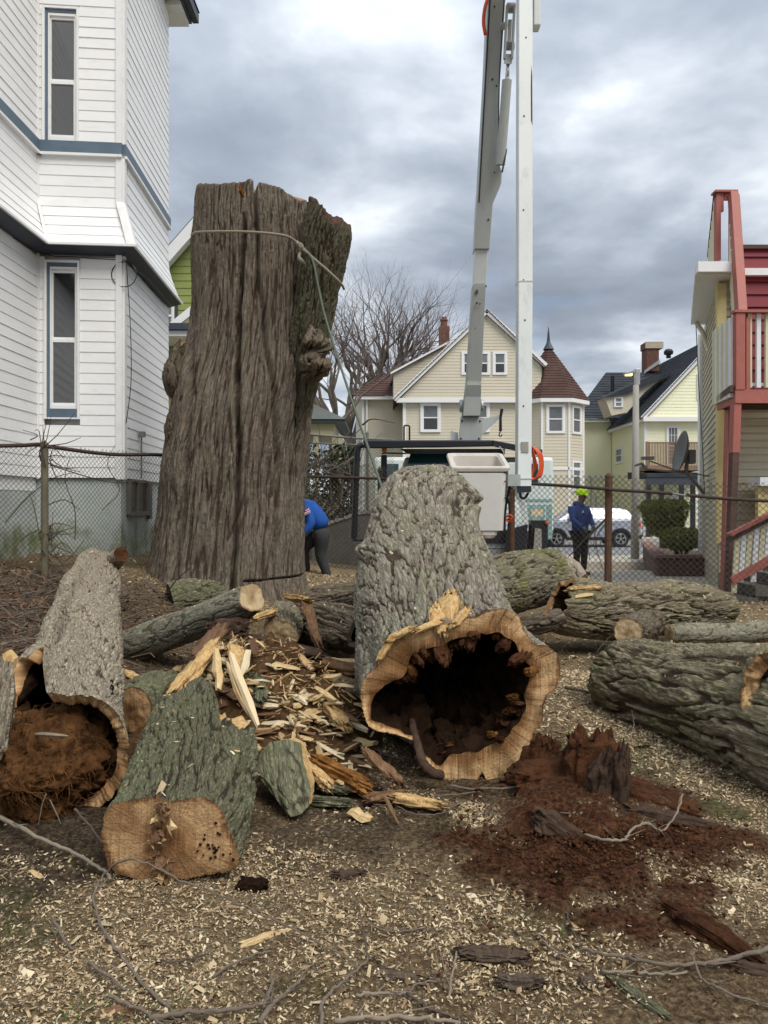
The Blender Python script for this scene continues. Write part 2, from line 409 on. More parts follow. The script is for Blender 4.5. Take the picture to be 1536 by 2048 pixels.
M['bark_pale'] = bark_mat('bark_pale', (0.433, 0.350, 0.255), (0.541, 0.485, 0.375), (0.124, 0.089, 0.058), (0.485, 0.427, 0.301), .4, (0.276, 0.233, 0.120), .2, (60, 22), .012)
M['bark_green'] = bark_mat('bark_green', (.158, .15, .09), (.235, .228, .145), (.065, .052, .035), (.19, .205, .115), .65, (.115, .135, .045), .45, (60, 22), .010, 3)
M['bark_dark'] = bark_mat('bark_dark', (0.139, 0.106, 0.076), (0.205, 0.166, 0.121), (0.056, 0.039, 0.027), (0.220, 0.207, 0.141), .3, (0.146, 0.166, 0.038), .2, (50, 8), .012)
M['bark_right'] = bark_mat('bark_right', (0.255, 0.209, 0.142), (0.377, 0.319, 0.221), (0.081, 0.060, 0.038), (0.310, 0.302, 0.159), .55, (0.207, 0.214, 0.069), .35, (60, 10), .013)
M['bark_moss'] = bark_mat('bark_moss', (0.197, 0.166, 0.120), (0.289, 0.250, 0.180), (0.061, 0.046, 0.032), (0.276, 0.269, 0.156), .5, (0.197, 0.218, 0.036), .75, (50, 9), .012, 1.6)
M['bark_smooth'] = bark_mat('bark_smooth', (0.183, 0.177, 0.129), (0.262, 0.247, 0.183), (0.091, 0.081, 0.054), (0.302, 0.285, 0.212), .5, (0.159, 0.150, 0.077), .2, (30, 18), .006, 4)
def wood_mat(name, sap, heart, dark, saw=(46, 1.2, 1), rot=.5):
    k = NT(name); uv = k.coord('UV'); f = k.attr('rim')
    n = k.noise(uv, 5, 6, .65, .6); n2 = k.noise(k.coord('UV', saw, (0, 0, .16)), 1.7, 6, .7, .6); nb = k.noise(uv, 2.6, 3, .5)
    fr = k.math('ADD', f, k.math('MULTIPLY_ADD', n, .6, -.3))
    c = k.ramp(fr, ((.0, dark), (.035, tuple(v * .8 for v in heart)), (.09, sap), (.45, sap), (.7, heart), (1.0, dark)))
    c = k.mix(k.math('MULTIPLY', k.step(n2, .48, .66), .4), c, tuple(min(1, v * 1.3) for v in sap))
    c = k.mix(k.math('MULTIPLY', k.step(n2, .52, .36), .35), c, tuple(v * .6 for v in heart))
    c = k.mix(k.math('MULTIPLY', k.step(k.math('ADD', nb, k.math('MULTIPLY_ADD', n, .3, -.15)), .5, .60), .7), c, tuple(v * .8 for v in heart))
    d = k.noise(uv, 26, 4, .7)
    c = k.mix(k.math('MULTIPLY', k.step(d, .58, .74), rot), c, tuple(v * .45 for v in heart))
    rings = k.n('ShaderNodeTexWave', wave_type='RINGS', rings_direction='SPHERICAL'); rings.inputs['Scale'].default_value = 14
    rings.inputs['Distortion'].default_value = 4; rings.inputs['Detail'].default_value = 4; k.L(uv, rings.inputs[0])
    c = k.mix(k.math('MULTIPLY', rings.outputs['Fac'], .30), c, heart)
    sp = k.n('ShaderNodeSeparateXYZ'); k.L(uv, sp.inputs[0]); an = k.n('ShaderNodeCombineXYZ'); k.L(k.math('ARCTAN2', sp.outputs[0], sp.outputs[1]), an.inputs[0]); an.inputs[1].default_value = 3.3
    rc = k.noise(an.outputs[0], 7, 3, .6); rc = k.math('SUBTRACT', 1.0, k.step(k.math('ABSOLUTE', k.math('SUBTRACT', rc, .5)), .004, .022))
    c = k.mix(k.math('MULTIPLY', k.math('MULTIPLY', rc, k.step(n, .40, .56)), .65), c, dark)
    k.bump(k.math('ADD', n2, k.math('ADD', k.math('MULTIPLY', d, .8), k.noise(uv, 90, 3, .6))), .006)
    return k.done(c, .8, spec=.2)
M['wood_cut'] = wood_mat('wood_cut', (.47, .30, .15), (.25, .125, .05), (.10, .046, .02), rot=.45)
M['wood_rim'] = wood_mat('wood_rim', (.56, .37, .185), (.27, .13, .048), (.055, .026, .012), rot=.4)
M['wood_pale'] = wood_mat('wood_pale', (.55, .42, .25), (.42, .29, .155), (.2, .11, .05), rot=.25)
def splint(name, a, b, c):
    k = NT(name); o = k.coord('Object', (40, 4, 40)); f = k.noise(o, 1, 6, .75, .3); r = k.n('ShaderNodeObjectInfo').outputs['Random']
    col = k.mix(k.step(f, .35, .65), a, b); col = k.mix(k.math('MULTIPLY', k.step(r, .45, 1), .7), col, c)
    k.bump(f, .01); return k.done(col, .8, spec=.2)
M['splinter'] = splint('splinter', (.48, .32, .14), (.72, .56, .31), (.38, .22, .095))
M['splinter_pale'] = splint('splinter_pale', (.66, .53, .33), (.78, .68, .48), (.66, .52, .31))
M['splinter_brown'] = splint('splinter_brown', (.14, .075, .038), (.24, .14, .075), (.09, .045, .025))
M['bark_chip'] = splint('bark_chip', (.065, .046, .033), (.14, .105, .075), (.06, .034, .021))
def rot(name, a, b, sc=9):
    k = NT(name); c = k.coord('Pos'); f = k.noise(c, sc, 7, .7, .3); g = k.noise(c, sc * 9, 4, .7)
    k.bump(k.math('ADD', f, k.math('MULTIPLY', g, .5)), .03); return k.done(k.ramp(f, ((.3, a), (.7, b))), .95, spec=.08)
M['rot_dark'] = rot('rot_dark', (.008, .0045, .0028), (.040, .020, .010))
M['rot_red'] = rot('rot_red', (.026, .0115, .0065), (.135, .056, .026))
M['rot_grey'] = rot('rot_grey', (.06, .038, .028), (.15, .095, .065), 16)
M['root_fibre'] = rot('root_fibre', (.055, .024, .010), (.16, .075, .028), 7)
M['orange_rot'] = rot('orange_rot', (.10, .035, .010), (.42, .20, .06), 8)
# ------------------------------------------------------------------ ground
CTRL = np.array([(-3, 2, 0), (0, 2, 0), (3, 2, 0), (-2, 4, 0), (0, 4, 0), (2.5, 4, 0), (0, 6, 0), (3, 6, 0), (-3.2, 5.5, .16), (-4.5, 5, .35), (-3, 7, .5),
    (-2, 7, .12), (-3.79, 8.6, .86), (-4.4, 8.7, .9), (-4.6, 10.3, 1.02), (-3.566, 10.5, 1.0), (-3.68, 13.1, 1.05), (-2.8, 9.8, .55), (-1.95, 9, .2),
    (-1.05, 9.6, .17), (-1, 12.2, .27), (-1.4, 13.4, .48), (-.5, 13.3, .42), (0, 8, .03), (0, 11, .12), (2, 8.5, 0), (4, 8, 0), (3.3, 11.2, .1), (5.6, 10.8, .12),
    (4.1, 16, .03), (8, 16, .03), (0, 20, -.02), (4, 22, -.05), (10, 22, -.1), (8, 8, 0), (8, 4, 0), (-8, 5, .6), (-8, 10, 1.0), (-6, 14, 1.1), (6, 2, 0), (-6, 2, .2),
    (-2.6, 11.5, .7), (1.5, 14, .15), (3, 4.5, 0), (1, 5, 0), (-1, 5, 0), (-1, 7, .05), (1, 7, 0)])
def g0(x, y):
    x = np.asarray(x, float); y = np.asarray(y, float)
    num = 0; den = 1e-9
    for cx, cy, cz in CTRL:
        s = .55 + .09 * max(cy, 2)
        w = np.exp(-((x - cx) ** 2 + (y - cy) ** 2) / (2 * s * s)) + 1e-5 / (1 + (x - cx) ** 2 + (y - cy) ** 2)
        num = num + w * cz; den = den + w
    z = num / den
    far = np.clip((y - 17) / 5, 0, 1); far = far * far * (3 - 2 * far)
    return z * (1 - far) + -.3 * far
def g(x, y):
    x = np.asarray(x, float); y = np.asarray(y, float)
    k = np.clip((12 - y) / 2, 0, 1)
    return g0(x, y) + k * (.022 * fbm(x * 1.4, y * 1.4, 0 * x, 3, 3) + .009 * noise3(x * 9, y * 9, 0 * x, 8))
_gx, _gy = np.arange(-6, 7.01, .03), np.arange(1.4, 13.6, .03); _GX, _GY = np.meshgrid(_gx, _gy); _GZ = g(_GX, _GY)
def gf(x, y):
    """quick lookup of the ground height for single points"""
    if not (-5.9 < x < 6.9 and 1.5 < y < 13.4): return float(g(np.array([x]), np.array([y]))[0])
    i, j = (y - 1.4) / .03, (x + 6) / .03; a, b = int(i), int(j); u, v = i - a, j - b
    return float((_GZ[a, b] * (1 - v) + _GZ[a, b + 1] * v) * (1 - u) + (_GZ[a + 1, b] * (1 - v) + _GZ[a + 1, b + 1] * v) * u)
def G(px, py, dz=0.0):
    """the ground point seen at a photo pixel"""
    Y = 2310.0 / max(py - CY, 20)
    for _ in range(30):
        z = gf((px - CX) / F * Y, Y); Y = .5 * Y + .5 * (CH - z) * F / max(py - CY, 12)
    x = (px - CX) / F * Y
    return np.array([x, Y, gf(x, Y) + dz])
def blob(x, y, cx, cy, rx, ry, rot=0, seed=0, soft=.35, amp=.5, f=3.5):
    x = np.asarray(x, float); y = np.asarray(y, float); c, s = math.cos(rot), math.sin(rot); dx, dy = x - cx, y - cy
    d = np.sqrt(((dx * c + dy * s) / rx) ** 2 + ((-dx * s + dy * c) / ry) ** 2); r = np.zeros(d.shape); k = d < 2.2 + soft
    if k.any(): r[k] = np.clip((1 + soft - d[k] - amp * fbm(x[k] * f, y[k] * f, 0 * x[k] + .3, seed, 4)) / (2 * soft), 0, 1)
    return r
def m_red(x, y): return np.maximum(np.maximum(blob(x, y, .86, 3.38, .52, .58, 0, 21, .3, .6, 4.5), blob(x, y, 1.35, 3.42, .42, .14, -.1, 22)), np.maximum(blob(x, y, 1.15, 3.95, .42, .3, .3, 24), .3 * blob(x, y, .5, 2.5, .7, .3, 0, 23, .4, .9, 6)))
def m_dark(x, y): return np.maximum(np.maximum(.75 * blob(x, y, -.12, 3.6, .62, .36, .1, 31, .5, .8, 5), blob(x, y, -.9, 5.2, 1.1, 1.1, 0, 32)), np.maximum(blob(x, y, -1.5, 3.6, .5, .8, 0, 33), .7 * blob(x, y, .2, 4.2, .8, .45, 0, 34)))
def m_litter(x, y): return np.maximum(blob(x, y, -3.6, 7.2, 1.7, 1.9, .2, 41), .6 * blob(x, y, -1.7, 6.8, 1.3, 1.0, 0, 42))
def m_grass(x, y):
    r = blob(x, y, 1.62, 3.75, .16, .12, 0, 51) + blob(x, y, 1.5, 2.45, .22, .16, 0, 52) + .7 * blob(x, y, -1.35, 2.72, .22, .25, 0, 53) + .7 * blob(x, y, -.75, 2.28, .28, .1, 0, 54) \
        + blob(x, y, 1.35, 4.6, .3, .35, .3, 55) + .7 * blob(x, y, .62, 2.75, .25, .12, 0, 56) + .6 * blob(x, y, -.25, 2.4, .14, .1, 0, 57) + .6 * blob(x, y, 2.1, 3.4, .3, .3, 0, 58) + .5 * blob(x, y, .33, 3.62, .12, .1, 0, 59)
    return np.clip(r, 0, 1)
def m_white(x, y): return blob(x, y, .44, 3.68, .10, .16, 0, 61, .6, .5, 8)
def m_chip(x, y):
    r = .42 + .5 * fbm(x * 1.3, y * 1.3, 0 * x, 71, 4)
    r = r + .45 * blob(x, y, 2.0, 5.2, 1.5, 2.2, 0, 72, .6) + .3 * blob(x, y, -.9, 2.7, 1.0, .5, 0, 73, .6) + .8 * blob(x, y, -.5, 11.8, 1.7, 1.6, 0, 74, .5) + .5 * blob(x, y, 4.5, 8.8, 2, 2, 0, 75, .5)
    return np.clip(r - .75 * m_red(x, y) - .55 * m_dark(x, y) - .5 * m_litter(x, y) - .35 * m_grass(x, y) + m_white(x, y) * 1.2, .03, 1.3)

def axis_samples(lo, dense_lo, dense_hi, hi, step, grow):
    a = list(np.arange(dense_lo, dense_hi, step)); s = step; v = dense_lo
    left = []
    while v > lo: s *= grow; v -= s; left.append(v)
    s = step; v = a[-1]; right = []
    while v < hi: s *= grow; v += s; right.append(v)
    return np.array(left[::-1] + a + right)
def build_ground():
    xs = axis_samples(-900, -2.2, 2.4, 900, .040, 1.05); ys = axis_samples(-300, 1.9, 5.0, 3500, .033, 1.045)
    X, Y = np.meshgrid(xs, ys); Z = g(X, Y)
    near = (Y < 9) & (abs(X) < 5)
    mr, md, ml, mg, mw, mc = [np.where(Y < 16, f(X, Y), 0) for f in (m_red, m_dark, m_litter, m_grass, m_white, m_chip)]
    mc = np.where(Y < 16, mc, .25)
    Z = Z + near * (mr * (.030 * np.clip(fbm(X * 7, Y * 7, 0 * X, 81, 4), -.4, 1) + .02 + .10 * blob(X, Y, 1.0, 3.86, .38, .3, 0, 25) + .02 * noise3(X * 14, Y * 14, 0 * X, 84)) + .05 * near * 0 + md * .018 * fbm(X * 10, Y * 10, 0 * X, 82, 3) + .006 * noise3(X * 30, Y * 30, 0 * X, 83))
    V = np.stack([X, Y, Z], -1).reshape(-1, 3)
    k = NT('ground'); c = k.coord('Pos')
    n1 = k.noise(c, 5, 7, .7, .3); n2 = k.noise(c, 45, 6, .7, .4); n3 = k.noise(c, 170, 3, .6); n4 = k.noise(c, 1.6, 4, .6)
    soil = k.ramp(n2, ((.36, (.06, .04, .022)), (.5, (.18, .125, .068)), (.62, (.36, .27, .155))))
    dark = k.ramp(n2, ((.38, (.03, .02, .013)), (.5, (.075, .052, .034)), (.62, (.16, .115, .076))))
    red = k.ramp(n2, ((.36, (.028, .0115, .0065)), (.5, (.088, .035, .016)), (.63, (.18, .08, .038))))
    litter = k.ramp(n2, ((.37, (.04, .024, .016)), (.5, (.115, .075, .05)), (.62, (.24, .175, .12))))
    green = k.ramp(n2, ((.3, (.045, .06, .02)), (.7, (.10, .125, .04))))
    chips = k.ramp(n3, ((.42, (.20, .15, .095)), (.56, (.40, .32, .20)), (.7, (.62, .54, .38))))
    v = k.n('ShaderNodeTexVoronoi', feature='F1'); v.inputs['Scale'].default_value = 62; k.L(k.coord('Pos', (1, .8, 1)), v.inputs[0])
    sp = k.n('ShaderNodeSeparateColor'); k.L(v.outputs['Color'], sp.inputs[0])
    chipmask = k.math('MULTIPLY', k.step(k.math('ADD', sp.outputs[0], k.math('MULTIPLY_ADD', k.attr('chip'), .95, -1.0)), 0, .1), k.math('SUBTRACT', 1.0, k.step(v.outputs['Distance'], .35, .6)))
    col = k.mix(k.math('MULTIPLY', k.attr('chip'), .38), soil, (.40, .295, .165))
    col = k.mix(k.math('MULTIPLY', k.step(n4, .52, .66), .08), col, green)
    col = k.mix(k.attr('litter'), col, litter)
    col = k.mix(k.math('MULTIPLY', k.attr('dark'), .9), col, dark)
    col = k.mix(k.math('MULTIPLY', k.attr('grass'), .45), col, green)
    col = k.mix(k.attr('red'), col, red)
    col = k.mix(k.math('MULTIPLY', k.attr('white'), k.step(n2, .35, .6)), col, chips)
    col = k.mix(chipmask, col, chips)
    k.bump(k.math('ADD', n2, k.math('MULTIPLY', n3, .5)), .04)
    m = k.done(col, .95, spec=.12)
    mk('ground', V, grid_faces(len(ys), len(xs), False), m, smooth=True,
       attrs={'red': mr, 'dark': md, 'litter': ml, 'grass': mg, 'white': mw, 'chip': mc})
    tag(bpy.data.objects['ground'], 'bare yard strewn with wood chips, sawdust and dirt', 'ground', kind='structure')
build_ground()
def sheet(name, x0, x1, y0, y1, mat, z=None, dz=.012, n=24, label=None):
    xs, ys = np.linspace(x0, x1, n), np.linspace(y0, y1, n); X, Y = np.meshgrid(xs, ys)
    Z = g0(X, Y) + dz if z is None else np.full_like(X, z)
    return tag(mk(name, np.stack([X, Y, Z], -1).reshape(-1, 3), grid_faces(n, n, False), mat, smooth=True), label, name, kind='structure')
sheet('driveway', 1.0, 14, 12.3, 21.3, M['pavement'], dz=.02, label='pale driveway behind the wire fence')
sheet('street', -300, 300, 24.0, 36.0, M['asphalt'], z=-.165, n=4, label='grey street where the silver car is parked')
b = MB(); b.box((-300, 21.2, -.6), (300, 23.85, -.035)); tag(b.build('pavement', M['pavement']), 'concrete pavement along the near side of the street', 'pavement', kind='structure')
b = MB(); b.box((-300, 23.852, -.6), (300, 24.0, -.04)); tag(b.build('kerb', M['concrete']), 'near kerb of the street', 'kerb', kind='structure')
b = MB(); b.box((-300, 36.0, -.6), (300, 38.6, -.035)); tag(b.build('pavement', M['pavement']), 'far pavement in front of the houses', 'pavement', kind='structure')
b = MB(); b.box((-300, 38.602, -.6), (300, 400, -.05)); tag(b.build('lawn', plain('lawn', (.10, .115, .05), .9, .3, .8)), 'lawn under the far houses', 'lawn', kind='structure')

# ------------------------------------------------------------------ building helpers
def lap(mb, o, d, nrm, z0, z1, e, lf, rf, t=.018, ts=.004):
    """lap siding: one wedge per course between lf(z) and rf(z) along direction d"""
    o = np.asarray(o, float); d = unit(np.array([d[0], d[1], 0.])); nrm = unit(np.array([nrm[0], nrm[1], 0.]))
    z = z0
    while z < z1 - .01:
        zt = min(z + e, z1)
        a0, a1, b0, b1 = lf(z), lf(zt), rf(z), rf(zt)
        if b0 - a0 > .02:
            if b1 < a1: a1 = b1 = (a1 + b1) / 2
            p = lambda s, off, zz: np.array([o[0], o[1], 0]) + d * s + nrm * off + np.array([0, 0, zz])
            mb.add([p(a0, 0, z), p(b0, 0, z), p(b0, t, z), p(a0, t, z), p(a1, 0, zt), p(b1, 0, zt), p(b1, ts, zt), p(a1, ts, zt)], MB.BF)
        z += e
    return mb
def frame_box(mb, o, d, nrm, s0, s1, z0, z1, n0, n1):
    o = np.array([o[0], o[1], 0.]); d = unit(np.array([d[0], d[1], 0.])); nrm = unit(np.array([nrm[0], nrm[1], 0.]))
    p = lambda s, n, z: o + d * s + nrm * n + np.array([0, 0, z])
    return mb.add([p(s0, n0, z0), p(s1, n0, z0), p(s1, n1, z0), p(s0, n1, z0), p(s0, n0, z1), p(s1, n0, z1), p(s1, n1, z1), p(s0, n1, z1)], MB.BF)
def window(root, o, d, nrm, s0, s1, z0, z1, trim=.12, mat=None, upper='glass', lower='glass', base=.02, grid=False):
    """double hung window standing proud of the siding: trim > panes, sill"""
    mat = mat or M['far_trim']; b = MB(); B = lambda *a: frame_box(b, o, d, nrm, *a)
    B(s0 - trim, s0, z0 - trim, z1 + trim, -.05, base + .05); B(s1, s1 + trim, z0 - trim, z1 + trim, -.05, base + .05)
    B(s0, s1, z1, z1 + trim, -.05, base + .048); B(s0, s1, z0 - trim, z0, -.05, base + .055)
    zm = (z0 + z1) / 2; B(s0, s1, zm - .03, zm + .03, -.05, base + .03)
    B(s0, s0 + .04, z0, z1, -.05, base + .02); B(s1 - .04, s1, z0, z1, -.05, base + .02)
    if grid:
        for q in (1, 2): B(s0 + (s1 - s0) * q / 3 - .012, s0 + (s1 - s0) * q / 3 + .012, z0, z1, -.05, base + .018)
        for q in range(1, 5): B(s0, s1, z0 + (z1 - z0) * q / 5 - .012, z0 + (z1 - z0) * q / 5 + .012, -.05, base + .017)
    w = b.build('window', mat, root)
    for (za, zb, k) in ((z0, zm, lower), (zm, z1, upper)):
        b = MB(); frame_box(b, o, d, nrm, s0 + .01, s1 - .01, za, zb, -.04, base + .006); b.build('pane', M[k], w)
    return w
def roof_slab(pts, th=.14):
    """roof plane from 4 corner points with thickness downward"""
    p = np.asarray(pts, float); b = MB(); n = len(p)
    return b.prism(p - np.array([0, 0, th]), (0, 0, th))
def shingle_rows(mb, a, b_, c, d_, rows, th=.035):
    """roof plane eave a-b, ridge d-c, as overlapping courses of real thickness"""
    a, b_, c, d_ = (np.asarray(v, float) for v in (a, b_, c, d_))
    n = unit(np.cross(b_ - a, d_ - a)); n = n if n[2] > 0 else -n
    for i in range(rows):
        f0, f1 = i / rows, min(1, (i + 1.12) / rows)
        L0, R0 = a + (d_ - a) * f0, b_ + (c - b_) * f0; L1, R1 = a + (d_ - a) * f1, b_ + (c - b_) * f1
        mb.add([L0, R0, R1, L1, L0 + n * th, R0 + n * th, R1 + n * .004, L1 + n * .004], MB.BF)
    return mb

# ------------------------------------------------------------------ white house on the left
def white_house():
    root = thing('white_house', 'tall white clapboard house with blue trim on the left behind the fence', 'house', (-4.6, 10.4, 1.0))
    C = [np.array([-4.635, 6.6]), np.array([-4.635, 10.3]), np.array([-3.532, 10.4]), np.array([-3.67, 13.1])]
    OV = [np.array([1., 0]), np.array([1., -1.]), np.array([1., -1.]), np.array([1., 0])]
    def off(z):
        if z < 4.93 or z > 5.6: return 0.0
        return .23 * ((5.6 - z) / .67) ** 1.4
    def pt(i, z, f=None, extra=0.0):
        o = off(z)
        if f is None: p = C[i] + OV[i] * (o + extra)
        else:
            a, b_ = C[i] + OV[i] * (o + extra), C[i + 1] + OV[i + 1] * (o + extra); p = a + (b_ - a) * f
        return np.array([p[0], p[1], z])
    # core walls
    b = MB()
    b.box((-14, 6.0, 1.7), (-4.66, 10.31, 10.2)); b.hexa([(-14, 10.43, 1.7), (-4.66, 10.43, 1.7), (-3.57, 10.53, 1.7), (-3.71, 13.1, 1.7), (-14, 10.43, 10.2), (-4.66, 10.43, 10.2), (-3.57, 10.53, 10.2), (-3.71, 13.1, 10.2)])
    b.box((-14, 10.66, 1.7), (-3.73, 13.09, 10.2)); b.build('wall', M['white_siding'], root)
    E = .142
    wins = {1: [(.082, .50, 2.665, 4.79), (.06, .49, 6.38, 8.19)]}
    rng = random.Random(3)
    def board(i, f0, f1, z, zt):
        n = C[i + 1] - C[i]; n = np.array([n[1], -n[0]]); n = n / np.linalg.norm(n); n3 = np.array([n[0], n[1], 0])
        j = rng.uniform(-.0015, .0025)
        A0, A1 = pt(i, z, f0), pt(i, z, f1); B0, B1 = pt(i, zt, f0), pt(i, zt, f1)
        t = .012 + j; b = MB()
        b.add([A0 - n3 * .01, A1 - n3 * .01, A1 + n3 * t, A0 + n3 * t, B0 - n3 * .01, B1 - n3 * .01, B1 + n3 * .005, B0 + n3 * .005], MB.BF)
        b.build('clapboard', M['white_siding'], root)
    for i, (zlo, zhi) in ((0, (1.86, 9.9)), (1, (1.86, 9.9)), (2, (1.86, 9.9))):
        for za, zb in ((1.88, 4.84), (4.945, 6.22), (6.40, 9.9)):
            nrow = max(1, round((zb - za) / E)); e = (zb - za) / nrow
            if i == 0 and za > 6 and False: continue
            for k in range(nrow):
                z, zt = za + k * e, za + (k + 1) * e
                if i == 0 and z > 8.6: continue
                lo, hi = (.0, 1.) if i == 0 else ((.015, .935) if i == 1 else (.075, .995))
                segs = [(lo, hi)]
                for (w0, w1, wz0, wz1) in wins.get(i, []):
                    if zt > wz0 + .01 and z < wz1 - .01: segs = [(lo, w0), (w1, hi)]
                if i != 1 and rng.random() < .4: q = rng.uniform(.15, .85); segs = [(lo, q - .0006), (q + .0006, hi)]
                for s0, s1 in segs:
                    if s1 - s0 > .02: board(i, s0, s1, z, zt)
    # corner boards (white), belt (blue), soffit (dark blue)
    for za, zb in ((1.86, 4.9), (4.945, 5.6), (5.6, 6.24), (6.38, 10.0)):
        b = MB()
        for kx in (0, 1):
            w0, w1 = (0.925, 1.0) if kx == 0 else (0.0, .035)
            i = 1 if kx == 0 else 2
            n = C[i + 1] - C[i]; n3 = np.array([n[1], -n[0], 0]); n3 = n3 / np.linalg.norm(n3)
            q = [pt(i, za, w0), pt(i, za, w1), pt(i, zb, w0), pt(i, zb, w1)]
            ex = .03
            b.add([q[0], q[1], q[1] + n3 * ex, q[0] + n3 * ex, q[2], q[3], q[3] + n3 * ex, q[2] + n3 * ex], MB.BF)
        b.build('corner_board', M['white_trim'], root)
        b = MB(); c = pt(1, za, extra=.012); d = pt(1, zb, extra=.012); b.beam(c, d, .035, .035, (1, 0, 0)); b.build('corner_bead', M['white_trim'], root)
    for i in range(3):
        n = C[i + 1] - C[i]; n3 = np.array([n[1], -n[0], 0]); n3 = n3 / np.linalg.norm(n3)
        def strip(z0, z1, o0, o1, name, mat, e0=0.0, e1=1.0, x0=0.0):
            b = MB(); q = [pt(i, z0, e0, x0), pt(i, z0, e1, x0), pt(i, z1, e0, x0), pt(i, z1, e1, x0)]
            b.add([q[0] + n3 * o0, q[1] + n3 * o0, q[1] + n3 * o1, q[0] + n3 * o1, q[2] + n3 * o0, q[3] + n3 * o0, q[3] + n3 * o1, q[2] + n3 * o1], MB.BF)
            return b.build(name, mat, root)
        strip(6.225, 6.385, 0, .045, 'belt_board', M['blue_trim'])
        strip(6.19, 6.224, 0, .06, 'belt_moulding', M['white_trim'])
        # soffit under the flared skirt
        b = MB(); a0, a1 = pt(i, 4.932, 0.0), pt(i, 4.932, 1.0); w0, w1 = np.append(C[i], 4.87), np.append(C[i + 1], 4.87)
        b.add([w0, w1, a1, a0, w0 + (0, 0, .07), w1 + (0, 0, .07), a1 + (0, 0, .012), a0 + (0, 0, .012)], MB.BF)
        b.build('soffit', M['dark_trim'], root)
        b = MB(); b.beam(pt(i, 4.94, 0, .012), pt(i, 4.94, 1, .012), .03, .03); b.build('skirt_edge', M['white_trim'], root)
        # foundation
        b = MB(); q0, q1 = C[i] - OV[i] * .03, C[i + 1] - OV[i + 1] * .03
        b.hexa([(q0[0], q0[1], .2), (q1[0], q1[1], .2), (q1[0] - .4, q1[1] + .3, .2), (q0[0] - .4, q0[1] + .3, .2), (q0[0], q0[1], 1.86), (q1[0], q1[1], 1.86), (q1[0] - .4, q1[1] + .3, 1.86), (q0[0] - .4, q0[1] + .3, 1.86)])
        b.build('foundation', M['foundation'], root)
    # tall front windows
    d = C[2] - C[1]; Ln = np.linalg.norm(d); d = d / Ln; nr = np.array([d[1], -d[0]]); o = C[1]
    for (w0, w1, z0, z1), kind in zip(wins[1], ('low', 'high')):
        s0, s1 = w0 * Ln, w1 * Ln
        b = MB(); B = lambda *a: frame_box(b, o, d, nr, *a)
        B(s0, s0 + .035, z0, z1, -.1, .035); B(s1 - .03, s1, z0, z1, -.1, .035); B(s0 + .035, s1 - .03, z1 - .03, z1, -.1, .034)
        if kind == 'low': B(s0 + .035, s1 - .03, z0, z0 + .02, -.1, .036)
        fr = b.build('window', M['white_trim'], root)
        b = MB(); B = lambda *a: frame_box(b, o, d, nr, *a)
        B(s0 + .036, s0 + .069, z0 + .02, z1 - .031, -.1, .012); B(s0 + .069, s1 - .031, z1 - .075, z1 - .031, -.1, .011)
        B(s1 - .039, s1 - .031, z0 + .1, z1 - .075, -.1, .01)
        if kind == 'low': B(s0 + .04, s1 - .031, z0 + .021, z0 + .135, -.1, .03)
        b.build('window_casing', M['blue_trim'], fr)
        a, c = s0 + .07, s1 - .04; zb, zt = z0 + (.14 if kind == 'low' else .02), z1 - .08; zm = zb + (zt - zb) * (.49 if kind == 'low' else .47)
        b = MB(); B = lambda *q: frame_box(b, o, d, nr, *q)
        for (u0, u1, v0, v1, n1) in ((a, a + .02, zb, zt, .004), (c - .02, c, zb, zt, .004), (a + .02, c - .02, zt - .035, zt, .003), (a + .02, c - .02, zb, zb + .05, .008)): B(u0, u1, v0, v1, -.1, n1)
        b.build('sash_frame', M['white_trim'], fr)
        for nm, v0, v1, dn in (('upper', zm, zt - .035, -.02), ('lower', zb + .05, zm, -.004)):
            b = MB(); B = lambda *q: frame_box(b, o, d, nr, *q)
            B(a + .021, a + .036, v0, v1, -.1, dn); B(c - .036, c - .021, v0, v1, -.1, dn); B(a + .036, c - .036, v1 - .04, v1, -.1, dn - .001); B(a + .036, c - .036, v0, v0 + .03, -.1, dn - .001)
            b.build('sash', M['white_trim'] if nm == 'upper' else M['white_trim'], fr)
            b = MB(); frame_box(b, o, d, nr, a + .037, c - .037, v0 + .031, v1 - .041, -.09, dn - .025); b.build('pane', M['glass'], fr)
    # basement window, conduit, cables, eave
    d = C[3] - C[2]; Ln = np.linalg.norm(d); d = d / Ln; nr = np.array([d[1], -d[0]]); o = C[2]
    b = MB(); B = lambda *q: frame_box(b, o, d, nr, *q)
    B(.28, .34, 1.38, 1.85, -.1, .03); B(1.35, 1.5, 1.3, 1.85, -.1, .03); B(.34, 1.35, 1.36, 1.42, -.1, .04); B(.8, .84, 1.42, 1.85, -.1, .0)
    f = b.build('basement_window', M['grey_wood'], root)
    b = MB(); frame_box(b, o, d, nr, .34, 1.35, 1.42, 1.85, -.08, -.025); b.build('pane', M['glass'], f)
    b = MB(); q = lambda s, n, z: np.array([*(o + d * s + nr * n), z])
    b.tube([q(.78, .05, 1.9), q(.78, .05, 2.5)], .012, 8); b.build('conduit', M['galv'], root)
    b = MB(); frame_box(b, o, d, nr, .74, .82, 2.5, 2.58, .02, .1); b.build('outlet_box', M['galv'], root)
    b = MB(); c0 = q(.0, .05, 4.82); th = np.linspace(0, 2 * math.pi, 18)
    b.tube([c0 + np.array([-.02 + .17 * math.sin(t), -.03, -.2 + .17 * math.cos(t)]) for t in th], .007, 5)
    b.tube(spline([c0, c0 + (.02, .1, -.8), c0 + (.05, .05, -1.6), c0 + (.0, .0, -2.2)], 14), .006, 5)
    b.tube(spline([c0, c0 + (-.6, -.1, .01), c0 + (-1.1, -.3, .04), c0 + (-1.3, -2.2, .1)], 14), .006, 5)
    b.tube(spline([c0 + (0, .04, -.05), q(1.0, .1, 4.85), q(2.5, .1, 4.85)], 8), .006, 5)
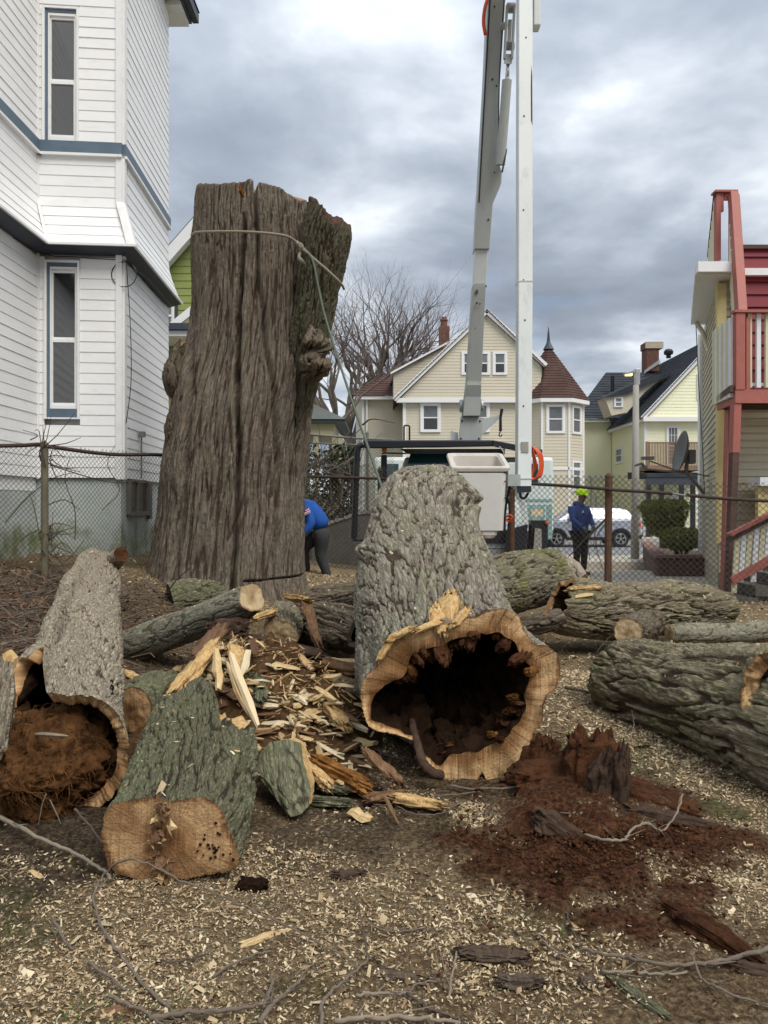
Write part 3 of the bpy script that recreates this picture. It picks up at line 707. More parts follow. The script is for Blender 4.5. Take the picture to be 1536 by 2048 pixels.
    b.build('cable', M['black_paint'], root)
    b = MB()
    b.box((-4.3, 10.0, 9.98), (-3.38, 13.55, 10.2)); b.build('eave', M['dark_trim'], root)
    b = MB(); b.box((-4.3, 12.9, 9.9), (-3.42, 13.5, 9.978)); b.build('eave_return', M['white_trim'], root)
    b = MB(); b.box((-3.378, 10.0, 10.02), (-3.27, 13.6, 10.18)); b.build('gutter', M['dark_trim'], root)
    b = MB(); b.hexa([(-14, 5.5, 10.2), (-3.25, 9.9, 10.2), (-3.25, 13.6, 10.2), (-14, 13.6, 10.2), (-9, 8, 13), (-6, 11, 13), (-6, 12.5, 13), (-9, 12.5, 13)]); b.build('roof', M['dark_shingle'], root)
white_house()

# ------------------------------------------------------------------ far houses
def tan_house():
    root = thing('tan_house', 'tan sided house with brown roof and corner turret across the street', 'house', (5, 42, -.05))
    S = lambda Y: F / Y
    X = lambda px, Y=40: (px - CX) * Y / F
    Z = lambda py, Y=40: CH + (CY - py) * Y / F
    xl, xr, ze, xp, zp = X(808), X(1080), Z(800), X(972), Z(627)
    # main body
    b = MB(); b.box((xl + .02, 40.03, -.1), (X(1100), 52, ze - .02)); b.build('wall', M['tan_vinyl'], root)
    b = MB(); b.prism([(X(797), 40.03, ze), (xr, 40.03, ze), (X(1085), 40.03, Z(735)), (xp, 40.03, zp - .05)], (0, .3, 0)); b.build('gable_wall', M['tan_vinyl'], root)
    sl = (zp - ze) / (xp - X(793)); sr = (zp - Z(735)) / (X(1088) - xp)
    b = lap(MB(), (xl, 40.03), (1, 0), (0, -1), -.1, ze - .16, .16, lambda z: 0, lambda z: xr - xl); tag(b.build('siding', M['tan_vinyl'], root), kind='stuff')
    b = lap(MB(), (0, 39.9), (1, 0), (0, -1), ze + .05, zp - .1, .16, lambda z: X(793) + (z - ze) / sl + .12, lambda z: min(X(1085), xp + (zp - z) / sr) - .1); tag(b.build('siding', M['tan_vinyl'], root), kind='stuff')
    b = lap(MB(), (xl, 44.0), (0, -1), (-1, 0), -.1, ze - .16, .16, lambda z: 0, lambda z: 3.97); tag(b.build('siding', M['tan_vinyl'], root), kind='stuff')
    b = MB(); b.box((X(793), 39.72, ze - .16), (xr, 40.0, ze + .06)); b.build('eave_band', M['far_trim'], root)
    b = MB(); b.box((xl - .06, 39.97, -.1), (xl + .1, 40.06, ze - .16)); b.build('corner_board', M['far_trim'], root)
    # rakes and roof
    b = MB(); b.beam((X(788), 39.75, ze - .02), (xp, 39.75, zp + .05), .22, .16, (0, 1, 0)); b.beam((xp, 39.75, zp + .05), (X(1090), 39.75, Z(733)), .22, .16, (0, 1, 0)); b.build('rake_board', M['far_trim'], root)
    b = MB(); shingle_rows(b, (X(788), 52, ze), (X(788), 39.6, ze), (xp, 39.6, zp + .12), (xp, 52, zp + .12), 26)
    shingle_rows(b, (X(1089), 39.6, Z(737)), (X(1089), 52, Z(737)), (xp, 52, zp + .12), (xp, 39.6, zp + .12), 20); b.build('roof', M['brown_shingle'], root)
    # left wing
    zw = Z(797, 44); x0, x1 = X(725, 44), xl
    b = MB(); b.box((x0, 44.03, -.1), (x1 + .5, 51, zw)); b.hexa([(x0 - .45, 46, -.1), (x0, 44.03, -.1), (x0, 46, -.1), (x0 - .2, 47, -.1), (x0 - .45, 46, zw), (x0, 44.03, zw), (x0, 46, zw), (x0 - .2, 47, zw)]); b.build('wing_wall', M['tan_vinyl'], root)
    b = lap(MB(), (x0, 44.02), (1, 0), (0, -1), -.1, zw - .1, .16, lambda z: .1, lambda z: x1 - x0); tag(b.build('siding', M['tan_vinyl'], root), kind='stuff')
    b = MB(); b.box((x0 - .5, 43.6, zw - .1), (x1 - .02, 44.0, zw + .1)); b.box((x0 - .03, 43.96, -.1), (x0 + .09, 44.05, zw - .1)); b.beam((x0 + .25, 43.93, 0), (x0 + .25, 43.93, zw - .1), .1, .1); b.build('wing_trim', M['far_trim'], root)
    zr = Z(722, 49)
    b = MB(); shingle_rows(b, (x0 - .6, 43.55, zw + .1), (x1 + .1, 43.55, zw + .1), (X(872, 49), 49, zr), (X(812, 49), 49, zr), 16)
    shingle_rows(b, (x0 - .6, 53, zw + .1), (x0 - .6, 43.55, zw + .1), (X(812, 49), 49, zr), (X(812, 49), 52, zr), 14); b.build('wing_roof', M['brown_shingle'], root)
    # dormer on the left slope
    Y = 42.0; q = [(X(787, Y), Z(793, Y)), (X(787, Y), Z(748, Y)), (X(888, Y), Z(694, Y)), (X(895, Y), Z(705, Y))]
    b = MB(); b.prism([(a, Y, z) for a, z in q], (0, 4.5, 0)); d = b.build('dormer', M['tan_vinyl'], root)
    b = lap(MB(), (0, Y), (1, 0), (0, -1), q[0][1], q[2][1], .16, lambda z: X(787, Y) if z < q[1][1] else X(787, Y) + (z - q[1][1]) * (q[2][0] - q[1][0]) / (q[2][1] - q[1][1]), lambda z: q[0][0] + .25 + (z - q[0][1]) * (q[3][0] - q[0][0] - .3) / (q[3][1] - q[0][1])); tag(b.build('siding', M['tan_vinyl'], d), kind='stuff')
    b = MB(); b.prism([(X(781, Y), Y - .25, Z(746, Y)), (X(781, Y), Y - .25, Z(750, Y)), (X(893, Y), Y - .25, Z(690, Y)), (X(893, Y), Y - .25, Z(686, Y))], (0, 5, 0)); b.build('dormer_roof', M['far_trim'], d)
    b = MB(); b.box((X(786.5, Y) - .03, Y + 1.6, Z(782, Y)), (X(787, Y), Y + 2.6, Z(757, Y))); b.build('dormer_window', M['glass'], d)
    b = MB(); b.tube([(X(806, 46), 46, Z(735, 46)), (X(806, 46), 46, Z(705, 46))], .09, 8); b.build('vent_pipe', M['black_paint'], root)
    # windows
    fo, fd, fn = (0, 40.0), (1, 0), (0, -1)
    for a, c, t, u in ((846, 876, 812, 859), (939, 974, 812, 859)): window(root, fo, fd, fn, X(a), X(c), Z(u), Z(t), .14, upper='blind', lower='screen')
    for a, c in ((927, 943), (951, 975), (989, 1009)): window(root, (0, 39.9), fd, fn, X(a), X(c), Z(746), Z(709), .12, upper='pale_glass', lower='screen')
    window(root, (x0, 44.0), (1, 0), (0, -1), .95, 1.9, .8, 2.6, .14)
    # chimney
    yc = 45.0; b = MB(); x0c, x1c = X(879, yc), X(899, yc)
    b.box((x0c, yc, Z(700, yc)), (x1c, yc + .7, Z(652, yc))); ch = b.build('chimney', M['brick'], root)
    rr = random.Random(4); b = MB(); z = Z(700, yc)
    while z < Z(655, yc):
        for s in range(3):
            a = x0c + (x1c - x0c) * s / 3; b.box((a + .008, yc - .012 - rr.random() * .01, z + .006), (a + (x1c - x0c) / 3 - .008, yc + .01, z + .072))
        z += .08
    tag(b.build('brick', M['brick'], ch), kind='stuff')
    b = MB(); b.lathe(((x0c + x1c) / 2, yc + .35, Z(652, yc)), (0, 0, 1), ((.2, 0), (.19, .35), (.24, .37), (.24, .45), (.17, .46), (.15, .6)), 12); b.build('chimney_pot', M['brick'], ch)
    b = MB(); b.prism([(X(882, 44.9), 44.9, Z(700, 44.9)), (X(900, 44.9), 44.9, Z(688, 44.9)), (X(900, 44.9), 44.9, Z(680, 44.9)), (X(886, 44.9), 44.9, Z(688, 44.9))], (0, .05, 0)); b.build('flashing', M['steel'], ch)
    # turret
    tc = np.array([X(1097, 41.2), 41.2]); R, zt = 1.82, Z(803, 40)
    ang = [math.radians(22.5 + 45 * i) for i in range(8)]
    b = MB(); b.lathe((tc[0], tc[1], -.1), (0, 0, 1), ((R - .02, 0), (R - .02, zt + .1)), 8)
    tw = b.build('turret', M['tan_vinyl'], root)
    rb = bpy.data.objects[tw.name]
    # rotate the octagon so that one facet looks at the street
    vs = [np.array([tc[0] + R * math.cos(a), tc[1] + R * math.sin(a)]) for a in ang]
    me = rb.data; base = BASE[root.name]
    co = np.array([[*(np.array([tc[0] + (R - .02) * math.cos(ang[j % 8]), tc[1] + (R - .02) * math.sin(ang[j % 8])])), (-.1 if j < 8 else zt)] for j in range(16)]) - base
    me.vertices.foreach_set('co', co.astype(np.float32).ravel()); me.update()
    for i in (3, 4, 5, 6, 7):
        a, c = vs[i], vs[(i + 1) % 8]
        if i == 3: pass
        d = c - a; Ln = np.linalg.norm(d); nn = np.array([d[1], -d[0]]) / Ln
        b = lap(MB(), a, d, nn, -.1, zt - .12, .16, lambda z: .03, lambda z: Ln - .03); tag(b.build('siding', M['tan_vinyl'], tw), kind='stuff')
        b = MB(); b.beam((*a, -.1), (*a, zt - .12), .1, .1); b.build('corner_board', M['far_trim'], tw)
        if i in (5, 6):
            w0, w1 = (.33, 1.06) if i == 5 else (.35, 1.04)
            window(root, a, d, nn, w0, w1, Z(862, 39.5), Z(814, 39.5), .12, upper='blind', lower='blind')
            if i == 6: window(root, a, d, nn, w0, w1, Z(978, 39.6), Z(925, 39.6), .12, upper='pale_glass', lower='blind')
        b = MB(); frame_box(b, a, d, nn, 0, Ln, 3.35, 3.5, 0, .05); b.build('belt_board', M['far_trim'], tw)
    cap = []
    Re = R + .32
    b = MB(); p0 = [np.array([tc[0] + Re * math.cos(a), tc[1] + Re * math.sin(a), zt + .1]) for a in ang]; ztip = Z(690, 41.2)
    b.prism([p - np.array([0, 0, .22]) for p in p0], (0, 0, .2)); b.build('turret_eave', M['far_trim'], tw)
    b = MB(); tip = np.array([tc[0], tc[1], ztip])
    for i in range(8):
        a, c = p0[i], p0[(i + 1) % 8]
        for r in range(20):
            f0, f1 = r / 20, min(1, (r + 1.1) / 20); n = unit(np.cross(c - a, tip - a)); n = n if n[2] > 0 else -n
            L0, R0, L1, R1 = a + (tip - a) * f0, c + (tip - c) * f0, a + (tip - a) * f1, c + (tip - c) * f1
            b.add([L0 - n * .02, R0 - n * .02, R1 - n * .02, L1 - n * .02, L0 + n * .03, R0 + n * .03, R1 + n * .003, L1 + n * .003], MB.BF)
    b.build('turret_roof', M['brown_shingle'], tw)
    b = MB(); b.lathe((tc[0], tc[1], ztip - .25), (0, 0, 1), ((.3, 0), (.14, .3), (.09, .45), (.05, .9), (.004, 1.25)), 10); b.build('finial', M['dark_trim'], tw)
tan_house()

def yellow_house():
    root = thing('yellow_house', 'pale yellow sided house with dark grey roof and wooden balcony', 'house', (14, 44, -.05))
    X = lambda px, Y=41: (px - CX) * Y / F
    Z = lambda py, Y=41: CH + (CY - py) * Y / F
    x0, x1, ze = X(1290), X(1500), Z(838)
    xp, zp = X(1440), Z(672)
    b = MB(); b.box((x0, 41.03, -.1), (x1, 54, ze)); b.prism([(x0, 41.03, ze), (x1, 41.03, ze), (xp, 41.03, zp - .1)], (0, .3, 0)); b.build('wall', M['yellow_vinyl'], root)
    b = lap(MB(), (x0, 41.02), (1, 0), (0, -1), -.1, ze - .15, .17, lambda z: 0, lambda z: x1 - x0); tag(b.build('siding', M['yellow_vinyl'], root), kind='stuff')
    s = (zp - ze) / (xp - X(1283))
    b = lap(MB(), (0, 40.92), (1, 0), (0, -1), ze + .1, zp - .2, .17, lambda z: X(1283) + (z - ze) / s + .25, lambda z: X(1500)); tag(b.build('siding', M['yellow_vinyl'], root), kind='stuff')
    b = lap(MB(), (x0, 47), (0, -1), (-1, 0), -.1, ze - .15, .17, lambda z: 0, lambda z: 5.98); tag(b.build('siding', M['yellow_vinyl'], root), kind='stuff')
    b = MB(); b.box((X(1282), 40.6, ze - .16), (x1, 41.0, ze + .08)); b.box((x0 - .25, 41.0, ze - .16), (x0, 47, ze + .06)); b.box((x0 - .05, 40.95, 0), (x0 + .09, 41.05, ze - .16)); b.build('eave_band', M['far_trim'], root)
    b = MB(); b.beam((X(1281), 40.75, ze), (xp, 40.75, zp + .05), .2, .14, (0, 1, 0)); b.build('rake_board', M['far_trim'], root)
    b = MB(); shingle_rows(b, (X(1279), 54, ze), (X(1279), 40.6, ze), (xp, 40.6, zp + .15), (xp, 54, zp + .15), 30); b.build('roof', M['dark_shingle'], root)
    xw, zw = X(1153, 47), Z(842, 47)
    b = MB(); b.box((xw, 47.03, -.1), (x0 - .02, 55, zw)); b.build('wing_wall', M['yellow_vinyl'], root)
    b = lap(MB(), (xw, 47.02), (1, 0), (0, -1), -.1, zw - .1, .17, lambda z: 0, lambda z: x0 - xw - .05); tag(b.build('siding', M['yellow_vinyl'], root), kind='stuff')
    b = MB(); b.box((xw - .3, 46.6, zw - .1), (x0 - .26, 47.0, zw + .1)); b.box((xw, 46.96, 3.1), (x0 - .2, 47.05, 3.22)); b.build('wing_trim', M['far_trim'], root)
    b = MB(); zr = Z(745, 52); shingle_rows(b, (xw - .4, 46.5, zw + .1), (x0 + .5, 46.5, zw + .1), (X(1300, 52), 52, zr), (X(1212, 52), 52, zr), 18); b.build('wing_roof', M['dark_shingle'], root)
    # shed dormer
    Y = 43.5; b = MB(); q = [(X(1207, Y), Y - .2, Z(795, Y)), (X(1221, Y), Y - .2, Z(832, Y)), (X(1250, Y), Y - .2, Z(826, Y)), (X(1252, Y), Y - .2, Z(788, Y))]
    b.prism(q, (0, 1.5, 0)); d = b.build('dormer', M['tan_vinyl'], root)
    b = MB(); b.prism([(X(1252, Y), Y - .2, Z(788, Y)), (X(1250, Y), Y - .2, Z(828, Y)), (X(1288, Y), Y - .1, Z(785, Y)), (X(1330, Y), Y - .1, Z(750, Y))], (0, 1.2, 0)); b.build('dormer_cheek', M['tan_vinyl'], d)
    b = MB(); b.prism([(X(1204, Y), Y - .4, Z(797, Y)), (X(1252, Y), Y - .4, Z(789, Y)), (X(1336, Y), Y - .4, Z(749, Y)), (X(1300, Y), Y - .4, Z(752, Y))], (0, 2.2, .12)); b.build('dormer_roof', M['dark_shingle'], d)
    window(d, (0, Y - .2), (1, 0), (0, -1), X(1228, Y), X(1241, Y), Z(813, Y), Z(798, Y), .07, upper='pale_glass', lower='pale_glass')
    # chimney
    yc = 47.5; b = MB(); b.box((X(1293, yc), yc, Z(742, yc)), (X(1318, yc), yc + .9, Z(697, yc))); b.box((X(1291, yc), yc - .06, Z(697, yc)), (X(1325, yc), yc + .96, Z(684, yc))); ch = b.build('chimney', M['brick'], root)
    rr = random.Random(9); b = MB(); z = Z(742, yc); w = X(1318, yc) - X(1293, yc)
    while z < Z(699, yc):
        for s_ in range(4): a = X(1293, yc) + w * s_ / 4; b.box((a + .008, yc - .01 - rr.random() * .012, z + .006), (a + w / 4 - .008, yc + .01, z + .072))
        z += .08
    tag(b.build('brick', M['brick'], ch), kind='stuff')
    b = MB(); b.box((X(1290, yc), yc - .09, Z(697, yc)), (X(1326, yc), yc - .062, Z(685, yc))); b.build('chimney_cap', M['stone_cap'], ch)
    b = MB(); b.prism([(X(1288, 47.4), 47.4, Z(745, 47)), (X(1320, 47.4), 47.4, Z(724, 47)), (X(1320, 47.4), 47.4, Z(716, 47)), (X(1290, 47.4), 47.4, Z(738, 47))], (0, .05, 0)); b.build('flashing', M['steel'], ch)
    b = MB(); b.lathe((X(1337, 46), 46, Z(716, 46)), (0, 0, 1), ((.14, 0), (.14, .2), (.26, .22), (.28, .38), (.2, .5), (.05, .55)), 12); b.build('roof_vent', M['black_paint'], root)
    b = MB(); b.tube([(X(1225, 49), 49, Z(782, 49)), (X(1225, 49), 49, Z(752, 49))], .12, 8); b.build('vent_pipe', M['black_paint'], root)
    # windows and balcony door
    window(root, (0, 40.92), (1, 0), (0, -1), X(1396), X(1409), Z(796), Z(752), .1, upper='screen', lower='screen')
    window(root, (0, 41.0), (1, 0), (0, -1), X(1336), X(1355), Z(928), Z(856), .1, upper='blind', lower='blind', grid=True)
    window(root, (x0, 47), (0, -1), (-1, 0), 1.0, 2.1, Z(922, 45), Z(898, 45), .14, upper='pale_glass', lower='blind')
    b = MB(); zb = Z(931, 39); zt = Z(884, 39); xa, xb = X(1294, 39), X(1412, 39)
    b.box((xa, 38.9, zb - .25), (xb, 41, zb)); bl = b.build('balcony', M['brown_wood'], root)
    n = 36
    for i in range(n):
        x = xa + .12 + (xb - xa - .24) * i / (n - 1); b = MB(); b.box((x - .022, 38.94, zb), (x + .022, 38.985, zt - .05)); b.build('baluster', M['brown_wood'], bl)
    for x in (xa, (xa + xb) / 2, xb): b = MB(); b.box((x - .07, 38.9, zb + .001), (x + .07, 39.04, zt + .02)); b.build('balcony_post', M['brown_wood'], bl)
    b = MB(); b.box((xa + .071, 38.92, zt - .05), (xb - .071, 39.02, zt)); b.build('balcony_rail', M['brown_wood'], bl)
    # porch under the balcony
    b = MB(); b.hexa([(xa - .35, 38.0, zb - .62), (xb + .3, 38.0, zb - .62), (xb + .3, 41, zb - .62), (xa - .35, 41, zb - .62), (xa - .35, 38.0, zb - .45), (xb + .3, 38.0, zb - .45), (xb + .3, 41, zb - .26), (xa - .35, 41, zb - .26)]); b.build('porch_roof', M['dark_shingle'], root)
    b = MB(); b.box((xa - .3, 38.05, zb - 1.0), (xb + .25, 38.25, zb - .622)); b.build('porch_beam', M['dark_trim'], root)
    for px in (1299, 1325, 1365, 1388): b = MB(); b.box((X(px, 38) - .1, 38.06, -.05), (X(px, 38) + .1, 38.24, zb - 1.0)); b.build('porch_post', M['black_paint'], root)
    b = MB(); b.box((X(1340), 40.9, .1), (X(1358), 40.98, 2.1)); b.build('door', M['far_trim'], root)
yellow_house()

def green_house():
    root = thing('green_house', 'olive green gabled house behind the standing trunk', 'house', (-4.4, 22, .9))
    Y = 22.0; X = lambda px: (px - CX) * Y / F; Z = lambda py: CH + (CY - py) * Y / F
    xl, xr, xp, zp = X(316), X(560), X(432), Z(418); sl = 1.14
    zl = zp - (xp - xl) * sl
    b = MB(); b.box((xl, Y + .03, .5), (xr, Y + 9, zl)); b.prism([(xl, Y + .03, zl), (xr, Y + .03, zl), (xp, Y + .03, zp - .1)], (0, .4, 0)); b.build('wall', M['green_vinyl'], root)
    b = lap(MB(), (0, Y + .02), (1, 0), (0, -1), .8, zp - .2, .21, lambda z: xl if z < zl else xl + (z - zl) / sl, lambda z: xr if z < zl else xr - (z - zl) / sl * .9, t=.02); tag(b.build('siding', M['green_vinyl'], root), kind='stuff')
    for sgn, xe in ((-1, X(296)), (1, X(572))):
        zz = zp - abs(xp - xe) * sl
        b = MB(); b.beam((xe, Y - .25, zz), (xp, Y - .25, zp), .3, .3, (0, 1, 0)); b.build('rake_board', M['far_trim'], root)
        b = MB(); b.hexa([(xe - .05, Y - .35, zz + .1), (xp, Y - .35, zp + .16), (xp, Y + 9, zp + .16), (xe - .05, Y + 9, zz + .1), (xe - .05, Y - .35, zz + .24), (xp, Y - .35, zp + .3), (xp, Y + 9, zp + .3), (xe - .05, Y + 9, zz + .24)] if sgn < 0 else [(xp, Y - .35, zp + .16), (xe + .05, Y - .35, zz + .1), (xe + .05, Y + 9, zz + .1), (xp, Y + 9, zp + .16), (xp, Y - .35, zp + .3), (xe + .05, Y - .35, zz + .24), (xe + .05, Y + 9, zz + .24), (xp, Y + 9, zp + .3)]); b.build('roof', M['grey_shingle'], root)
    window(root, (0, Y), (1, 0), (0, -1), X(325), X(346), Z(656), Z(608), .05, upper='pale_glass', lower='pale_glass')
    b = MB(); frame_box(b, (0, Y), (1, 0), (0, -1), X(351.5), X(356), Z(662), Z(602), 0, .06); b.build('shutter', M['dark_trim'], root)
    b = MB(); b.box((X(318), Y - 1.4, Z(681)), (X(440), Y, Z(669))); b.build('porch_gutter', M['dark_trim'], root)
    b = MB(); b.box((X(318), Y - 1.3, Z(692)), (X(440), Y, Z(682))); b.build('porch_fascia', M['far_trim'], root)
    b = MB(); b.beam((X(345), Y - .5, Z(668)), (X(400), Y - .5, Z(624)), .2, .12, (0, 1, 0)); b.build('porch_rake', M['far_trim'], root)
green_house()

def far_porch():
    root = thing('porch', 'small grey roofed porch seen past the right side of the trunk', 'porch', (-2.2, 27, 1.0))
    Y = 27.0; X = lambda px: (px - CX) * Y / F; Z = lambda py: CH + (CY - py) * Y / F
    xa, xb, ze, zr = X(560), X(692), Z(838), Z(815)
    b = MB(); b.hexa([(xa, Y, ze), (xb, Y, ze), (xb, Y + 4, ze), (xa, Y + 4, ze), (xa + .8, Y + 1.6, zr + .35), (xb - 1.3, Y + 1.6, zr + .35), (xb - 1.3, Y + 2.4, zr + .35), (xa + .8, Y + 2.4, zr + .35)]); b.build('roof', M['grey_shingle'], root)
    b = MB(); b.box((xa + .03, Y + .05, ze - .12), (xb - .03, Y + 3.95, ze - .003)); b.build('fascia', M['dark_trim'], root)
    b = MB(); b.box((xa + .25, Y + .3, ze - .55), (xb - .45, Y + 3.6, ze - .123)); b.build('beam', M['tan_vinyl_right'], root)
    for px in (630, 668, 680): b = MB(); b.box((X(px) - .09, Y + .32, .5), (X(px) + .09, Y + .5, ze - .551)); b.build('post', M['tan_vinyl_right'], root)
    b = MB(); b.box((xa + .3, Y + .3, .4), (xb - .5, Y + 3.6, 1.9)); b.build('base_wall', M['wall_concrete'], root)
far_porch()

# ------------------------------------------------------------------ tan house with the red deck on the right
def deck_house():
    root = thing('deck_house', 'tan clapboard house at the right edge with gutter and downspout', 'house', (6, 13, .1))
    ax, ay = 5.44, 12.5; fx, fy = 6.72, 16.2
    zt = P(0, 556, 12.5)[2]
    b = MB(); b.hexa([(ax, ay, -.1), (13, ay, -.1), (13, fy, -.1), (fx, fy, -.1), (ax, ay, zt), (13, ay, zt), (13, fy, zt), (fx, fy, zt)]); b.build('wall', M['tan_vinyl_right'], root)
    rr = random.Random(2); E = .118; z = .45; d = np.array([fx - ax, fy - ay]); Ln = np.linalg.norm(d); d /= Ln; nl = np.array([-d[1], d[0]])
    o2 = np.array([ax, ay]) + d * Ln
    while z < zt - .15:
        b = MB(); e = E; j = rr.uniform(0, .004)
        o = np.array([ax, ay]); A = [o + d * .12, o + d * Ln]
        n3 = np.array([*nl, 0]); p = lambda q, off, zz: np.array([q[0], q[1], zz]) + n3 * off
        b.add([p(A[0], 0, z), p(A[1], 0, z), p(A[1], .02 + j, z), p(A[0], .02 + j, z), p(A[0], 0, z + e), p(A[1], 0, z + e), p(A[1], .004, z + e), p(A[0], .004, z + e)], MB.BF)
        b.build('side_clapboard', M['tan_vinyl_right'], root)
        b = MB(); j = rr.uniform(0, .004)
        b.add([(ax + .1, ay, z), (9.5, ay, z), (9.5, ay - .02 - j, z), (ax + .1, ay - .02 - j, z), (ax + .1, ay, z + e), (9.5, ay, z + e), (9.5, ay - .004, z + e), (ax + .1, ay - .004, z + e)], MB.BF)
        b.build('clapboard', M['tan_vinyl_right'], root)
        z += E
    b = MB(); b.box((ax - .05, ay - .045, .9), (ax + .1, ay + .02, zt - .1)); b.build('corner_board', M['yellow_paint'], root)
    b = MB(); b.box((ax - .02, ay - .03, -.1), (ax + .9, ay - .004, .42)); b.build('skirting', M['grey_wood'], root)
    for i in range(4): b = MB(); b.box((ax + .02, ay - .06, -.05 + i * .12), (ax + .62, ay - .032, .055 + i * .12)); b.build('skirting_board', M['grey_wood'], root)
    # eave with gutter
    b = MB(); q0, q1 = np.array([ax - .40, ay - .33]), np.array([6.30, 15.5])
    b.hexa([(q0[0], q0[1], zt - .05), (9.5, q0[1], zt - .05), (fx + .6, q1[1], zt - .05), (q1[0], q1[1], zt - .05), (q0[0], q0[1], zt + .06), (9.5, q0[1], zt + .06), (fx + .6, q1[1], zt + .06), (q1[0], q1[1], zt + .06)]); b.build('soffit', M['white_trim'], root)
    b = MB(); b.beam((q0[0] - .06, q0[1], zt + .03), (q1[0] - .06, q1[1], zt + .03), .12, .15); b.beam((q0[0] - .12, q0[1] - .06, zt + .05), (ax + .15, q0[1] - .06, zt + .05), .11, .16); b.build('gutter', M['white_trim'], root)
    b = MB(); b.tube(spline([(q1[0] - .1, q1[1] - .2, zt - .05), (q1[0] + .0, q1[1] - .3, zt - .3), (fx - .45, fy - 1.4, zt - .75), (ax + .1, ay - .06, zt - 1.25)], 14), .045, 8); b.build('downspout', M['cream_paint'], root)
    b = MB(); b.beam((fx - .04, fy, 0), (fx - .04, fy, zt - .1), .12, .1); b.build('far_corner_board', M['white_trim'], root)
    # red upper wall and roof deck
    zr0, zr1 = P(0, 790, 12.3)[2], P(0, 500, 12.3)[2]
    xr = P(1478, 0, 12.3)[0]
    z = zr0; k = 0
    while z < zr1 - .05:
        b = MB(); b.add([(xr, 12.30, z), (10, 12.30, z), (10, 12.26, z), (xr, 12.26, z), (xr, 12.30, z + .2), (10, 12.30, z + .2), (10, 12.288, z + .2), (xr, 12.288, z + .2)], MB.BF); b.build('red_board', M['crimson'], root); z += .2
    b = MB(); b.box((xr, 12.301, zr0), (10, 12.46, zr1)); b.build('red_wall', M['crimson'], root)
    b = MB(); b.box((xr, 12.22, zr1), (10, 12.6, zr1 + .06)); b.build('wall_cap', M['dark_red_paint'], root)
deck_house()

